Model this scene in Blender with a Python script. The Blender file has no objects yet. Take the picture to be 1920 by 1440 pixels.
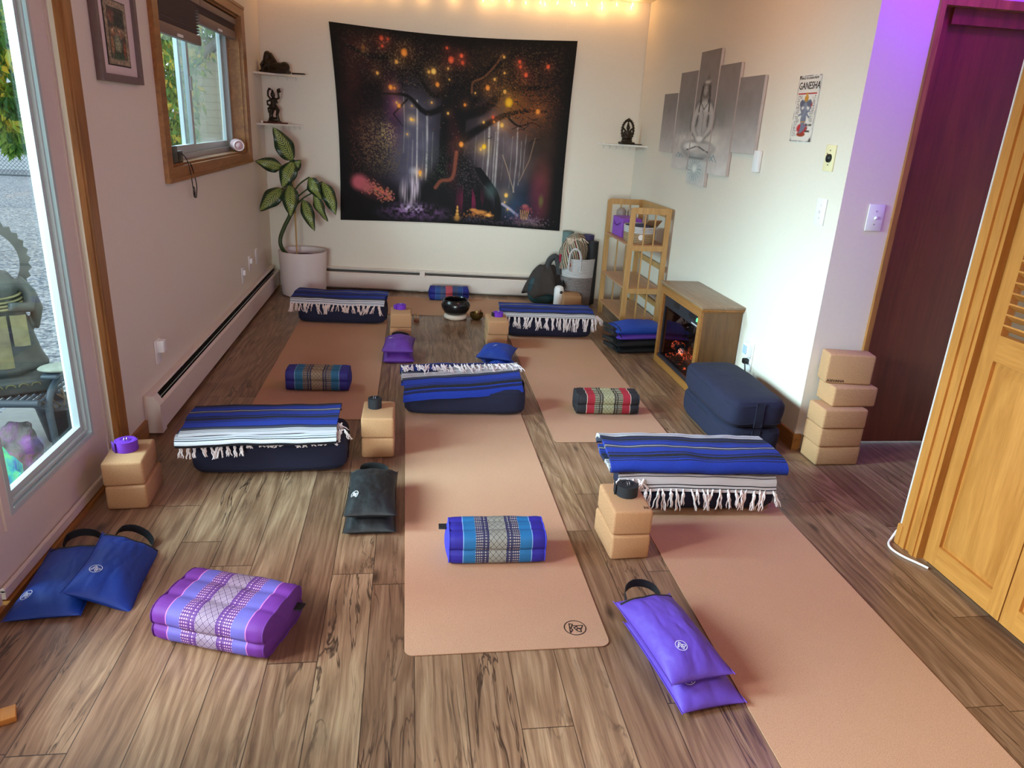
import bpy, bmesh, math, random
import numpy as np
from mathutils import Vector, Matrix, noise
PI = math.pi
SC = bpy.context.scene
COL = SC.collection

# ------------------------------------------------------------------ camera
cam_d = bpy.data.cameras.new('camera')
cam = bpy.data.objects.new('camera', cam_d)
COL.objects.link(cam)
cam_d.sensor_fit = 'HORIZONTAL'; cam_d.sensor_width = 36.0
cam_d.lens = 1357.734 / 1920 * 36
cam_d.clip_start = 0.05; cam_d.clip_end = 300
Rw = ((0.990086, -0.130056, 0.053059), (0.005800, -0.339564, -0.940565), (0.140343, 0.931548, -0.335443))
m = Matrix(((Rw[0][0], -Rw[1][0], -Rw[2][0], 0.0),
            (Rw[0][1], -Rw[1][1], -Rw[2][1], 0.0),
            (Rw[0][2], -Rw[1][2], -Rw[2][2], 1.5),
            (0, 0, 0, 1)))
cam.matrix_world = m
SC.camera = cam
# ------------------------------------------------------------------ exposure
SC.view_settings.view_transform = 'Standard'
SC.view_settings.look = 'None'
SC.view_settings.exposure = 0.0
SC.view_settings.gamma = 1.0
SC.view_settings.use_curve_mapping = False
SC.cycles.use_denoising = True
SC.cycles.max_bounces = 10
SC.cycles.diffuse_bounces = 5
SC.cycles.transparent_max_bounces = 12
SC.cycles.sample_clamp_indirect = 6
# ------------------------------------------------------------------ sky
world = bpy.data.worlds.new('sky'); SC.world = world; world.use_nodes = True
wt = world.node_tree; wt.nodes.clear()
wo = wt.nodes.new('ShaderNodeOutputWorld'); wb = wt.nodes.new('ShaderNodeBackground')
wb.inputs['Color'].default_value = (0.80, 0.92, 1.0, 1); wb.inputs['Strength'].default_value = 1.9
wt.links.new(wb.outputs[0], wo.inputs[0])

def light(name, kind, loc, rot=(0, 0, 0), energy=10, color=(1, 1, 1), size=0.1, sizey=None, spread=None):
    d = bpy.data.lights.new(name, kind); d.energy = energy; d.color = color
    if kind == 'AREA':
        d.size = size
        if sizey: d.shape = 'RECTANGLE'; d.size_y = sizey
        if spread: d.spread = spread
    elif kind == 'POINT':
        d.shadow_soft_size = size
    elif kind == 'SUN':
        d.angle = size
    o = bpy.data.objects.new(name, d); o.location = loc; o.rotation_euler = rot; COL.objects.link(o)
    return o

# daylight coming in through the glazed door and the far window, with added fill lamps
dl = light('daylight_garden_door', 'AREA', (-3.3, 2.0, 2.30), (0, 0, 0), 165, (0.58, 0.93, 1.0), 1.7, 1.2, math.radians(75))
dl.rotation_euler = Vector((1.0, 0.16, -0.27)).to_track_quat('-Z', 'Z').to_euler()
dn = light('near_door_fill', 'AREA', (-3.0, 0.5, 2.25), (0, 0, 0), 102, (0.94, 0.96, 1.0), 1.5, 1.1, math.radians(80))  # front fill added for mats and closet, aimed through the unseen near doors
dn.rotation_euler = Vector((1.0, 0.12, -0.38)).to_track_quat('-Z', 'Z').to_euler()
dw = light('daylight_side_window', 'AREA', (-2.7, 4.9, 2.60), (0, 0, 0), 118, (0.58, 0.93, 1.0), 1.9, 0.9, math.radians(80))
dw.rotation_euler = Vector((1.0, 0.05, -0.40)).to_track_quat('-Z', 'Z').to_euler()
dr = light('rear_cool_fill', 'AREA', (-0.7, -1.60, 1.25), (0, 0, 0), 12, (0.80, 0.98, 1.0), 1.1, 0.8, math.radians(37))  # unseen cool fill added behind the camera to brighten the back wall
dr.rotation_euler = Vector((0.16, 1.0, -0.06)).to_track_quat('-Z', 'Z').to_euler()
light('rear_pink_fill', 'AREA', (0.6, -1.45, 1.75), (math.radians(62), 0, 0), 14, (1.0, 0.70, 0.60), 1.8, 1.1)  # unseen pinkish fill added behind the camera for walls and front floor
# unseen warm fills added overhead, one mid-room and one behind the camera
light('warm_fill', 'POINT', (1.1, 3.9, 2.36), (0, 0, 0), 9, (1.0, 0.50, 0.24), 0.12)
light('warm_fill', 'POINT', (0.2, -0.4, 2.30), (0, 0, 0), 17, (1.0, 0.68, 0.48), 0.15)
# violet led lamp high in the alcove
light('violet_led_lamp', 'POINT', (2.30, 2.75, 2.42), (0, 0, 0), 24, (0.20, 0.0, 1.0), 0.05)

# ================================================================== helpers
def S(r, g=None, b=None):
    """sRGB 0-255 -> linear"""
    if g is None: r, g, b = r
    f = lambda c: (c / 255) / 12.92 if c <= 10 else (((c / 255) + 0.055) / 1.055) ** 2.4
    return (f(r), f(g), f(b), 1.0)

class NT:
    def __init__(s, name):
        s.m = bpy.data.materials.new(name); s.m.use_nodes = True
        s.t = s.m.node_tree; s.t.nodes.clear()
        s.out = s.t.nodes.new('ShaderNodeOutputMaterial')
    def n(s, typ, props=None, **ins):
        nd = s.t.nodes.new('ShaderNode' + typ)
        for k, v in (props or {}).items(): setattr(nd, k, v)
        for k, v in ins.items():
            k = k.replace('_', ' ')
            sock = nd.inputs[int(k[1:])] if (k[0] == 'i' and k[1:].isdigit()) else nd.inputs[k]
            s.set(sock, v)
        return nd
    def set(s, sock, v):
        if isinstance(v, bpy.types.NodeSocket): s.t.links.new(v, sock)
        elif isinstance(v, bpy.types.Node): s.t.links.new(v.outputs[0], sock)
        else:
            if sock.type == 'RGBA' and len(v) == 3: v = (*v, 1)
            sock.default_value = v
    def math(s, op, a, b=0.0, c=0.0):
        return s.n('Math', {'operation': op}, i0=a, i1=b, i2=c).outputs[0]
    def mix(s, f, a, b, mode='MIX'):
        nd = s.t.nodes.new('ShaderNodeMix'); nd.data_type = 'RGBA'; nd.blend_type = mode
        s.set(nd.inputs[0], f); s.set(nd.inputs[6], a); s.set(nd.inputs[7], b)
        return nd.outputs[2]
    def ramp(s, f, stops, interp='LINEAR'):
        nd = s.t.nodes.new('ShaderNodeValToRGB'); cr = nd.color_ramp; cr.interpolation = interp
        while len(cr.elements) < len(stops): cr.elements.new(0.5)
        for e, (p, c) in zip(cr.elements, stops):
            e.position = p; e.color = c if len(c) == 4 else (*c, 1)
        s.set(nd.inputs[0], f)
        return nd.outputs[0]
    def bsdf(s, color, rough=0.5, bump=None, bstr=0.3, bdist=0.01, **kw):
        b = s.n('BsdfPrincipled', None, Base_Color=color, Roughness=rough, **kw)
        if bump is not None:
            bn = s.n('Bump', None, Strength=bstr, Distance=bdist, Height=bump)
            s.t.links.new(bn.outputs[0], b.inputs['Normal'])
        s.t.links.new(b.outputs[0], s.out.inputs[0])
        return s.m
    def coord(s, which='Object'):
        return s.n('TexCoord').outputs[which]
    def sep(s, v):
        return s.n('SeparateXYZ', None, Vector=v).outputs
    def noise(s, v, scale, detail=3, rough=0.5, dist=0.0, out='Fac'):
        return s.n('TexNoise', None, Vector=v, Scale=scale, Detail=detail, Roughness=rough, Distortion=dist).outputs[out]
    def mapv(s, v, scale=(1, 1, 1), rot=(0, 0, 0), loc=(0, 0, 0)):
        return s.n('Mapping', None, Vector=v, Scale=scale, Rotation=rot, Location=loc).outputs[0]

def plain(name, col, rough=0.5, var=0.06, scale=40, bstr=0.1, metallic=0.0, **kw):
    q = NT(name); v = q.coord()
    nz = q.noise(v, scale, 3)
    c2 = tuple(min(1, x * (1 - var * 2)) for x in col[:3]) + (1,)
    c1 = tuple(min(1, x * (1 + var)) for x in col[:3]) + (1,)
    return q.bsdf(q.mix(nz, c2, c1), rough, nz, bstr, 0.004, Metallic=metallic, **kw)

def emit(name, col, strength):
    q = NT(name); e = q.n('Emission', None, Color=col, Strength=strength)
    q.t.links.new(e.outputs[0], q.out.inputs[0]); return q.m

def wood(name, dark, light_, axis='Y', scale=1.0, rough=0.45):
    q = NT(name); v = q.coord()
    st = {'X': (1.2, 14, 14), 'Y': (14, 1.2, 14), 'Z': (14, 14, 1.2)}[axis]
    v2 = q.mapv(v, tuple(k * scale for k in st))
    n1 = q.noise(v2, 1.6, 4, 0.6, 1.4)
    w = q.n('TexWave', {'wave_type': 'BANDS', 'bands_direction': {'X': 'Y', 'Y': 'X', 'Z': 'X'}[axis]}, Vector=q.mapv(v2, (0.45, 0.45, 0.45)), Scale=0.55, Distortion=9.0, Detail=3, Detail_Scale=0.6).outputs['Fac']
    n2 = q.noise(q.mapv(v, tuple(k * scale * 9 for k in st)), 1.5, 2)
    f = q.math('ADD', q.math('MULTIPLY', n1, 0.70), q.math('ADD', q.math('MULTIPLY', w, 0.07), q.math('MULTIPLY', n2, 0.23)))
    c = q.ramp(f, [(0.25, dark), (0.75, light_)])
    return q.bsdf(c, rough, n2, 0.08, 0.003)

def fabric(name, col, var=0.1, rough=0.85, weave=900, fold=9, **kw):
    q = NT(name); v = q.coord()
    nz = q.noise(v, fold, 4, 0.6); fine = q.noise(v, weave, 1)
    c = q.mix(nz, tuple(x * (1 - var) for x in col[:3]) + (1,), tuple(min(1, x * (1 + var)) for x in col[:3]) + (1,))
    h = q.math('ADD', q.math('MULTIPLY', nz, 1.0), q.math('MULTIPLY', fine, 0.06))
    return q.bsdf(c, rough, h, 0.35, 0.012, **kw)

# ------------------------------------------------------------------ mesh builder
class MB:
    def __init__(s):
        s.v = []; s.f = []; s.uv = {}
    def add(s, vs, fs, M=None, uv=None):
        o = len(s.v)
        for i, p in enumerate(vs):
            p = Vector(p)
            s.v.append(tuple(M @ p) if M is not None else tuple(p))
            if uv: s.uv[o + i] = uv[i]
        s.f += [tuple(i + o for i in f) for f in fs]
        return s
    def box(s, c, d, M=None):
        x, y, z = (k / 2 for k in d); cx, cy, cz = c
        vs = [(cx + a * x, cy + b * y, cz + e * z) for a in (-1, 1) for b in (-1, 1) for e in (-1, 1)]
        return s.add(vs, [(0, 1, 3, 2), (4, 6, 7, 5), (0, 4, 5, 1), (2, 3, 7, 6), (0, 2, 6, 4), (1, 5, 7, 3)], M)
    def b2(s, x0, x1, y0, y1, z0, z1, M=None):
        return s.box(((x0 + x1) / 2, (y0 + y1) / 2, (z0 + z1) / 2), (x1 - x0, y1 - y0, z1 - z0), M)
    def rbox(s, c, d, r, seg=3, M=None, bulge=0.0):
        """box with rounded edges: a cube sphere pushed out to the corners"""
        n = seg * 2 + 2
        hx, hy, hz = (k / 2 for k in d)
        def samples(h):
            a = [-h + r - r * math.cos(i / seg * PI / 2) if False else -h + r * (1 - math.cos(i / seg * PI / 2)) * 1.0 for i in range(seg + 1)]
            return a
        # parametric: directions on each face using per-axis lists
        def lst(h):
            left = [(-(h - r), -math.sin(PI / 4 - PI / 4 * 0)) for _ in range(0)]
            return left
        bm = bmesh.new()
        bmesh.ops.create_cube(bm, size=1)
        for v in bm.verts: v.co = Vector((v.co.x * d[0], v.co.y * d[1], v.co.z * d[2]))
        if bulge:
            bmesh.ops.subdivide_edges(bm, edges=bm.edges[:], cuts=5, use_grid_fill=True)
            for v in bm.verts:
                fx = 1 - (v.co.x / hx) ** 2; fy = 1 - (v.co.y / hy) ** 2; fz = 1 - (v.co.z / hz) ** 2
                if abs(abs(v.co.z) - hz) < 1e-5: v.co.z += math.copysign(bulge * fx * fy, v.co.z)
            es = [e for e in bm.edges if len(e.link_faces) == 2 and e.calc_face_angle(0) > 1.0]
        else: es = bm.edges[:]
        bmesh.ops.bevel(bm, geom=es, offset=r, segments=seg, profile=0.5, affect='EDGES', clamp_overlap=True)
        bm.verts.index_update()
        vs = [(v.co.x + c[0], v.co.y + c[1], v.co.z + c[2]) for v in bm.verts]
        fs = [tuple(v.index for v in f.verts) for f in bm.faces]
        bm.free()
        return s.add(vs, fs, M)
    def tube(s, pts, r, seg=8, M=None, closed=False, cap=True, flat=1.0):
        pts = [Vector(p) for p in pts]; n = len(pts)
        rs = r if isinstance(r, (list, tuple)) else [r] * n
        vs = []; up = None
        for i, p in enumerate(pts):
            if closed: t = pts[(i + 1) % n] - pts[i - 1]
            else: t = pts[min(i + 1, n - 1)] - pts[max(i - 1, 0)]
            if t.length < 1e-9: t = Vector((0, 0, 1))
            t.normalize()
            if up is None:
                up = Vector((0, 0, 1)) if abs(t.z) < 0.9 else Vector((1, 0, 0))
            a = t.cross(up)
            if a.length < 1e-6: a = t.cross(Vector((0, 1, 0)))
            a.normalize(); b = a.cross(t); up = b
            for k in range(seg):
                w = 2 * PI * k / seg
                vs.append(p + a * math.cos(w) * rs[i] + b * math.sin(w) * rs[i] * flat)
        fs = []
        for i in range(n if closed else n - 1):
            j = (i + 1) % n
            for k in range(seg):
                l = (k + 1) % seg
                fs.append((i * seg + k, i * seg + l, j * seg + l, j * seg + k))
        if cap and not closed:
            fs.append(tuple(range(seg))[::-1]); fs.append(tuple((n - 1) * seg + k for k in range(seg)))
        return s.add(vs, fs, M)
    def lathe(s, prof, c=(0, 0, 0), seg=24, M=None, sx=1.0, sy=1.0):
        vs = []; n = len(prof)
        for (r, z) in prof:
            for k in range(seg):
                w = 2 * PI * k / seg
                vs.append((c[0] + r * sx * math.cos(w), c[1] + r * sy * math.sin(w), c[2] + z))
        fs = []
        for i in range(n - 1):
            for k in range(seg):
                l = (k + 1) % seg
                fs.append((i * seg + k, i * seg + l, (i + 1) * seg + l, (i + 1) * seg + k))
        if prof[0][0] > 1e-5: fs.append(tuple(range(seg))[::-1])
        if prof[-1][0] > 1e-5: fs.append(tuple((n - 1) * seg + k for k in range(seg)))
        return s.add(vs, fs, M)
    def ball(s, c, r, seg=12, M=None):
        r = r if isinstance(r, (tuple, list)) else (r, r, r)
        vs = []; fs = []; h = seg // 2
        for i in range(h + 1):
            t = PI * i / h
            for k in range(seg):
                w = 2 * PI * k / seg
                vs.append((c[0] + r[0] * math.sin(t) * math.cos(w), c[1] + r[1] * math.sin(t) * math.sin(w), c[2] + r[2] * math.cos(t)))
        for i in range(h):
            for k in range(seg):
                l = (k + 1) % seg
                fs.append((i * seg + k, (i + 1) * seg + k, (i + 1) * seg + l, i * seg + l))
        return s.add(vs, fs, M)
    def grid(s, nu, nv, fn, M=None, closeu=False, uvf=None):
        vs = []; uv = [] if uvf else None
        for j in range(nv + 1):
            for i in range(nu + (0 if closeu else 1)):
                u = i / nu; v = j / nv
                vs.append(fn(u, v))
                if uvf: uv.append(uvf(u, v))
        w = nu if closeu else nu + 1
        fs = []
        for j in range(nv):
            for i in range(nu):
                a = j * w + i; b = j * w + (i + 1) % w
                fs.append((a, b, b + w, a + w))
        return s.add(vs, fs, M, uv)
    def prism(s, poly, z0, z1, M=None):
        n = len(poly)
        vs = [(x, y, z0) for x, y in poly] + [(x, y, z1) for x, y in poly]
        fs = [tuple(range(n))[::-1], tuple(range(n, 2 * n))] + [(i, (i + 1) % n, n + (i + 1) % n, n + i) for i in range(n)]
        return s.add(vs, fs, M)
    def mesh(s, name, smooth=True, merge=False):
        me = bpy.data.meshes.new(name); me.from_pydata(s.v, [], s.f)
        if s.uv:
            ul = me.uv_layers.new(name='UVMap')
            idx = np.zeros(len(me.loops), dtype=np.int32); me.loops.foreach_get('vertex_index', idx)
            arr = np.zeros((len(s.v), 2), dtype=np.float32)
            for k, w in s.uv.items(): arr[k] = w
            ul.data.foreach_set('uv', arr[idx].ravel())
        bm = bmesh.new(); bm.from_mesh(me)
        if merge: bmesh.ops.remove_doubles(bm, verts=bm.verts, dist=1e-5)
        bmesh.ops.recalc_face_normals(bm, faces=bm.faces)
        bm.to_mesh(me); bm.free()
        if smooth:
            me.polygons.foreach_set('use_smooth', [True] * len(me.polygons))
            me.set_sharp_from_angle(angle=math.radians(38))
        return me
    def build(s, name, mat, parent=None, loc=(0, 0, 0), rot=(0, 0, 0), smooth=True, merge=False):
        o = bpy.data.objects.new(name, s.mesh(name, smooth, merge))
        COL.objects.link(o); o.location = loc; o.rotation_euler = rot
        if parent: o.parent = parent
        if mat: o.data.materials.append(mat)
        return o

def thing(name, label, cat, loc=(0, 0, 0), rz=0.0, group=None, rot=None):
    o = bpy.data.objects.new(name, None); COL.objects.link(o)
    o.empty_display_size = 0.05
    o.location = loc; o.rotation_euler = rot or (0, 0, rz)
    tag(o, label, cat, group); return o
def tag(o, label, cat, group=None):
    o['label'] = label; o['category'] = cat
    if group: o['group'] = group
    return o
def struct(o, label=None):
    o['kind'] = 'structure'
    if label: o['label'] = label
    return o
def dup(root, loc, rz, label=None, group=None, rot=None):
    r = root.copy(); COL.objects.link(r); r.location = loc; r.rotation_euler = rot or (0, 0, rz)
    if label: r['label'] = label
    if group: r['group'] = group
    for ch in root.children:
        c = ch.copy(); COL.objects.link(c); c.parent = r
        for g in ch.children:
            d = g.copy(); COL.objects.link(d); d.parent = c
    return r
def mod(o, typ, **kw):
    md = o.modifiers.new(typ.lower(), typ)
    for k, v in kw.items(): setattr(md, k, v)
    return md
def text(name, body, size, mat, parent, loc, rot, depth=0.0006, sx=1.0, align='LEFT', bold=.012):
    c = bpy.data.curves.new(name, 'FONT'); c.body = body; c.size = size; c.extrude = depth; c.align_x = align
    c.offset = size * bold
    o = bpy.data.objects.new(name, c); COL.objects.link(o); o.location = loc; o.rotation_euler = rot; o.scale = (sx, 1, 1)
    c.resolution_u = 3
    dg = bpy.context.evaluated_depsgraph_get(); me = bpy.data.meshes.new_from_object(o.evaluated_get(dg))
    bpy.data.objects.remove(o); bpy.data.curves.remove(c); me.name = name
    o = bpy.data.objects.new(name, me); COL.objects.link(o); o.location = loc; o.rotation_euler = rot; o.scale = (sx, 1, 1)
    me.materials.clear(); me.materials.append(mat); o.parent = parent
    return o

YB = lambda x: 6.72 - 0.0963 * x       # back wall line
TB = -math.atan(0.0963)                # its turn

# ================================================================== materials
M = {}
M['wall'] = plain('cream_paint', S(226, 216, 202), 0.55, 0.02, 60, 0.04)
M['wall_white'] = plain('white_paint', S(225, 222, 212), 0.55, 0.02, 60, 0.04)
M['ceil'] = plain('ceiling_paint', S(228, 218, 200), 0.8, 0.02, 60, 0.05)
M['door_paint'] = plain('door_white_paint', S(214, 200, 194), 0.4, 0.02, 50, 0.03)
M['vinyl'] = plain('white_vinyl', S(178, 190, 192), 0.3, 0.02, 50, 0.02)
M['heater'] = plain('heater_enamel', S(222, 208, 200), 0.38, 0.02, 50, 0.02)
M['oak'] = wood('oak_trim', S(110, 66, 28), S(178, 120, 60), 'Z', 1.0, 0.4)
M['oak_y'] = wood('oak_trim_long', S(110, 66, 28), S(178, 120, 60), 'Y', 1.0, 0.4)
M['pine'] = wood('golden_pine', S(166, 104, 42), S(216, 152, 78), 'Z', 0.9, 0.35)
M['pine_y'] = wood('golden_pine_rail', S(166, 104, 42), S(216, 152, 78), 'Y', 0.9, 0.35)
M['redwood'] = wood('reddish_veneer', S(92, 44, 24), S(136, 72, 38), 'Z', 0.5, 0.4)
M['bamboo'] = wood('bamboo', S(172, 128, 76), S(208, 168, 110), 'Z', 1.2, 0.4)
M['bamboo_board'] = wood('bamboo_board', S(168, 118, 84), S(202, 152, 112), 'Y', 1.0, 0.4)
M['walnut'] = wood('brown_laminate', S(78, 50, 26), S(126, 86, 50), 'Z', 1.0, 0.38)
M['walnut_top'] = wood('brown_laminate_top', S(112, 88, 68), S(156, 128, 104), 'Y', 1.0, 0.35)
M['oak_edge'] = wood('honey_edge', S(122, 78, 34), S(168, 112, 56), 'Y', 1.0, 0.38)
M['black'] = plain('black_plastic', S(20, 20, 22), 0.35, 0.1, 60, 0.05)
M['black_slot'] = plain('black_slot', S(12, 11, 11), 0.6, 0.1, 60, 0.05)
M['white_plastic'] = plain('white_plastic', S(236, 234, 236), 0.35, 0.01, 60, 0.02)
M['cream_plastic'] = plain('cream_plastic', S(236, 224, 180), 0.35, 0.01, 60, 0.02)
M['steel'] = plain('steel', S(190, 190, 192), 0.3, 0.05, 60, 0.02, metallic=1.0)
M['navy'] = fabric('navy_cotton', S(18, 19, 46), 0.12, 0.9)
M['navy_seam'] = fabric('navy_piping', S(16, 17, 40), 0.1, 0.9)
M['bag_blue'] = fabric('royal_blue_canvas', S(8, 56, 150), 0.12, 0.55, fold=14)
M['bag_purple'] = fabric('violet_canvas', S(92, 60, 170), 0.1, 0.55, fold=14)
M['bag_plum'] = fabric('plum_canvas', S(92, 44, 142), 0.1, 0.6, fold=14)
M['bag_black'] = fabric('black_canvas', S(12, 13, 17), 0.2, 0.6, fold=14)
M['web_black'] = fabric('black_webbing', S(18, 18, 21), 0.2, 0.6)
M['strap_purple'] = fabric('purple_webbing', S(108, 44, 178), 0.1, 0.75)
M['strap_black'] = fabric('black_cotton_webbing', S(24, 26, 32), 0.2, 0.75)
M['pot'] = plain('matte_white_pot', S(222, 208, 206), 0.5, 0.02, 60, 0.03)
M['bronze'] = plain('dark_bronze', S(58, 46, 34), 0.4, 0.5, 90, 0.3, metallic=0.5)
M['bowl_black'] = plain('black_lacquer', S(26, 24, 26), 0.22, 0.3, 30, 0.05)
M['brass'] = plain('aged_brass', S(120, 96, 52), 0.35, 0.4, 60, 0.15, metallic=0.8)
M['felt'] = fabric('cream_felt', S(214, 196, 180), 0.1, 0.95)
M['logo_white'] = plain('white_print', S(235, 235, 240), 0.6, 0.01, 60, 0.0)
M['logo_black'] = plain('black_print', S(22, 20, 18), 0.6, 0.05, 60, 0.0)
M['wire'] = plain('white_cable', S(238, 238, 236), 0.4, 0.01, 60, 0.0)
M['charm'] = plain('gilt_charm', S(240, 228, 170), 0.3, 0.1, 60, 0.0, metallic=0.6)

def m_glass(name, alpha=0.06, tint=(0.97, 0.99, 1, 1)):
    q = NT(name)
    a = q.n('BsdfTransparent', None, Color=tint); g = q.n('BsdfGlossy', None, Color=(1, 1, 1, 1), Roughness=0.02)
    mx = q.n('MixShader', None, Fac=alpha); q.t.links.new(a.outputs[0], mx.inputs[1]); q.t.links.new(g.outputs[0], mx.inputs[2])
    q.t.links.new(mx.outputs[0], q.out.inputs[0]); return q.m
M['glass'] = m_glass('window_glass')
M['dark_glass'] = m_glass('smoked_glass', 0.10, (0.55, 0.55, 0.58, 1))
def m_screen():
    q = NT('insect_screen'); a = q.n('BsdfTransparent', None, Color=(1, 1, 1, 1)); g = q.n('BsdfDiffuse', None, Color=S(190, 190, 186))
    mx = q.n('MixShader', None, Fac=0.32); q.t.links.new(a.outputs[0], mx.inputs[1]); q.t.links.new(g.outputs[0], mx.inputs[2])
    q.t.links.new(mx.outputs[0], q.out.inputs[0]); return q.m
M['screen'] = m_screen()

def m_floor():
    q = NT('rustic_plank_floor'); v = q.coord(); s = q.sep(v)
    px = q.math('DIVIDE', q.math('ADD', s[0], 0.121), 0.1405)
    ix = q.math('FLOOR', px); fx = q.math('FRACT', px)
    rnd = q.n('TexWhiteNoise', {'noise_dimensions': '1D'}, W=ix).outputs['Value']
    py = q.math('ADD', q.math('DIVIDE', s[1], 1.22), q.math('MULTIPLY', rnd, 7.3))
    iy = q.math('FLOOR', py); fy = q.math('FRACT', py)
    seed = q.n('TexWhiteNoise', {'noise_dimensions': '2D'}, Vector=q.n('CombineXYZ', None, X=ix, Y=iy)).outputs
    off = q.n('VectorMath', {'operation': 'MULTIPLY'}, i0=seed['Color'], i1=(9.0, 9.0, 9.0)).outputs[0]
    pv = q.n('VectorMath', {'operation': 'ADD'}, i0=v, i1=off).outputs[0]
    warp = q.noise(q.mapv(pv, (2.6, 0.9, 1)), 2.0, 3, 0.5)
    wv = q.n('VectorMath', {'operation': 'ADD'}, i0=pv, i1=q.n('CombineXYZ', None, X=q.math('MULTIPLY', warp, 0.055), Y=0.0)).outputs[0]
    grain = q.noise(q.mapv(wv, (70, 2.2, 1)), 1.4, 5, 0.68)
    fine = q.noise(q.mapv(wv, (220, 9, 1)), 1.0, 2)
    vein = q.noise(q.mapv(wv, (13, 1.3, 1)), 1.0, 4, 0.6, 1.2)
    vv = q.math('ABSOLUTE', q.math('SUBTRACT', vein, 0.5))
    veinm = q.ramp(vv, [(0.0, (1, 1, 1)), (0.008, (0.75,) * 3), (0.024, (0, 0, 0))])
    vmask = q.ramp(q.noise(q.mapv(pv, (2.6, 0.9, 1)), 1.6, 3), [(0.48, (0, 0, 0)), (0.66, (1, 1, 1))])
    knot = q.n('TexVoronoi', None, Vector=q.mapv(wv, (5.0, 1.8, 1)), Scale=1.0, Randomness=1.0).outputs['Distance']
    rings = q.math('ADD', q.math('MULTIPLY', q.math('SINE', q.math('MULTIPLY', q.noise(q.mapv(wv, (4.5, 0.55, 1)), 1.0, 1, 0.4), 95.0)), 0.5), 0.5)
    kmask = q.ramp(knot, [(0.03, (1, 1, 1)), (0.10, (0, 0, 0))])
    blot = q.ramp(q.noise(q.mapv(pv, (6, 1.7, 1)), 1.4, 4, 0.6), [(0.56, (0, 0, 0)), (0.72, (1, 1, 1))])
    base = q.ramp(q.math('ADD', q.math('MULTIPLY', grain, 0.80), q.math('MULTIPLY', rings, 0.14)),
                  [(0.20, S(92, 66, 50)), (0.45, S(146, 115, 92)), (0.74, S(192, 162, 134))])
    tone = q.ramp(seed['Value'], [(0.0, S(205, 190, 182)), (0.5, S(240, 228, 218)), (1.0, S(255, 250, 240))])
    c = q.mix(1.0, base, tone, 'MULTIPLY')
    c = q.mix(q.math('MULTIPLY', fine, 0.35), c, S(96, 66, 46))
    c = q.mix(q.math('MULTIPLY', blot, 0.5), c, S(78, 52, 38))
    c = q.mix(q.math('MULTIPLY', veinm, q.math('MULTIPLY', vmask, 0.95)), c, S(44, 28, 22))
    c = q.mix(q.math('MULTIPLY', kmask, 0.85), c, S(40, 26, 20))
    ex = q.math('MINIMUM', fx, q.math('SUBTRACT', 1.0, fx))
    ey = q.math('MINIMUM', fy, q.math('SUBTRACT', 1.0, fy))
    seam = q.math('MAXIMUM', q.math('LESS_THAN', ex, 0.009), q.math('LESS_THAN', ey, 0.0013))
    c = q.mix(q.math('MULTIPLY', seam, 0.85), c, S(34, 22, 16))
    h = q.math('SUBTRACT', q.math('MULTIPLY', grain, 0.5), q.math('ADD', q.math('MULTIPLY', seam, 1.0), q.math('MULTIPLY', veinm, 0.2)))
    rough = q.ramp(fine, [(0.3, (0.30,) * 3), (0.7, (0.42,) * 3)])
    return q.bsdf(c, rough, h, 0.12, 0.004)
M['floor'] = m_floor()

def m_cork(name, a, b, dark):
    q = NT(name); v = q.coord()
    n1 = q.noise(v, 420, 2, 0.6); n2 = q.noise(v, 9, 2)
    c = q.ramp(n1, [(0.3, a), (0.55, b)])
    sp = q.ramp(q.n('TexVoronoi', None, Vector=v, Scale=160).outputs['Distance'], [(0.05, (1, 1, 1)), (0.12, (0, 0, 0))])
    c = q.mix(q.math('MULTIPLY', sp, 0.25), c, dark)
    c = q.mix(q.math('MULTIPLY', n2, 0.18), c, a)
    return q.bsdf(c, 0.85, n1, 0.25, 0.002)
M['cork'] = m_cork('cork_block', S(152, 108, 74), S(190, 145, 104), S(120, 78, 50))
M['mat'] = m_cork('cork_mat', S(158, 112, 86), S(190, 144, 114), S(128, 86, 62))

def m_vcol(name, rough=0.9, var=0.0, attr='Col', bump=True):
    q = NT(name); a = q.n('Attribute', {'attribute_name': attr}).outputs['Color']
    nz = q.noise(q.coord(), 500, 1)
    return q.bsdf(a, rough, nz if bump else None, 0.15, 0.001)

def m_leafy(name, dk, cr):
    """broad leaf: cream feathering along a pale midrib (uv: u across, v along)"""
    q = NT(name); s = q.sep(q.coord('UV'))
    u = q.math('ABSOLUTE', q.math('SUBTRACT', s[0], 0.5)); v = s[1]
    ph = q.math('ADD', q.math('MULTIPLY', q.math('SUBTRACT', v, q.math('MULTIPLY', u, 0.55)), 88.0), q.math('MULTIPLY', q.noise(q.coord('UV'), 9, 2), 5.0))
    st = q.math('ADD', q.math('MULTIPLY', q.math('SINE', ph), 0.5), 0.5)
    lim = q.ramp(u, [(0.0, (1, 1, 1)), (0.20, (0.9,) * 3), (0.36, (0.25,) * 3), (0.44, (0, 0, 0))])
    nz = q.noise(q.mapv(q.coord('UV'), (20, 40, 1)), 1.0, 3)
    f = q.math('MULTIPLY', q.math('MULTIPLY', st, lim), q.math('ADD', nz, 0.45))
    f = q.ramp(f, [(0.34, (0, 0, 0)), (0.58, (1, 1, 1))])
    c = q.mix(f, dk, cr)
    c = q.mix(q.math('LESS_THAN', u, 0.012), c, S(40, 70, 30))
    return q.bsdf(c, 0.35, st, 0.15, 0.003)
M['leaf'] = m_leafy('variegated_leaf', S(26, 50, 28), S(170, 184, 96))
M['stem'] = plain('plant_stem', S(56, 70, 32), 0.5, 0.2, 30, 0.2)
M['soil'] = plain('potting_soil', S(44, 34, 28), 0.95, 0.4, 80, 0.8)

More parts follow.
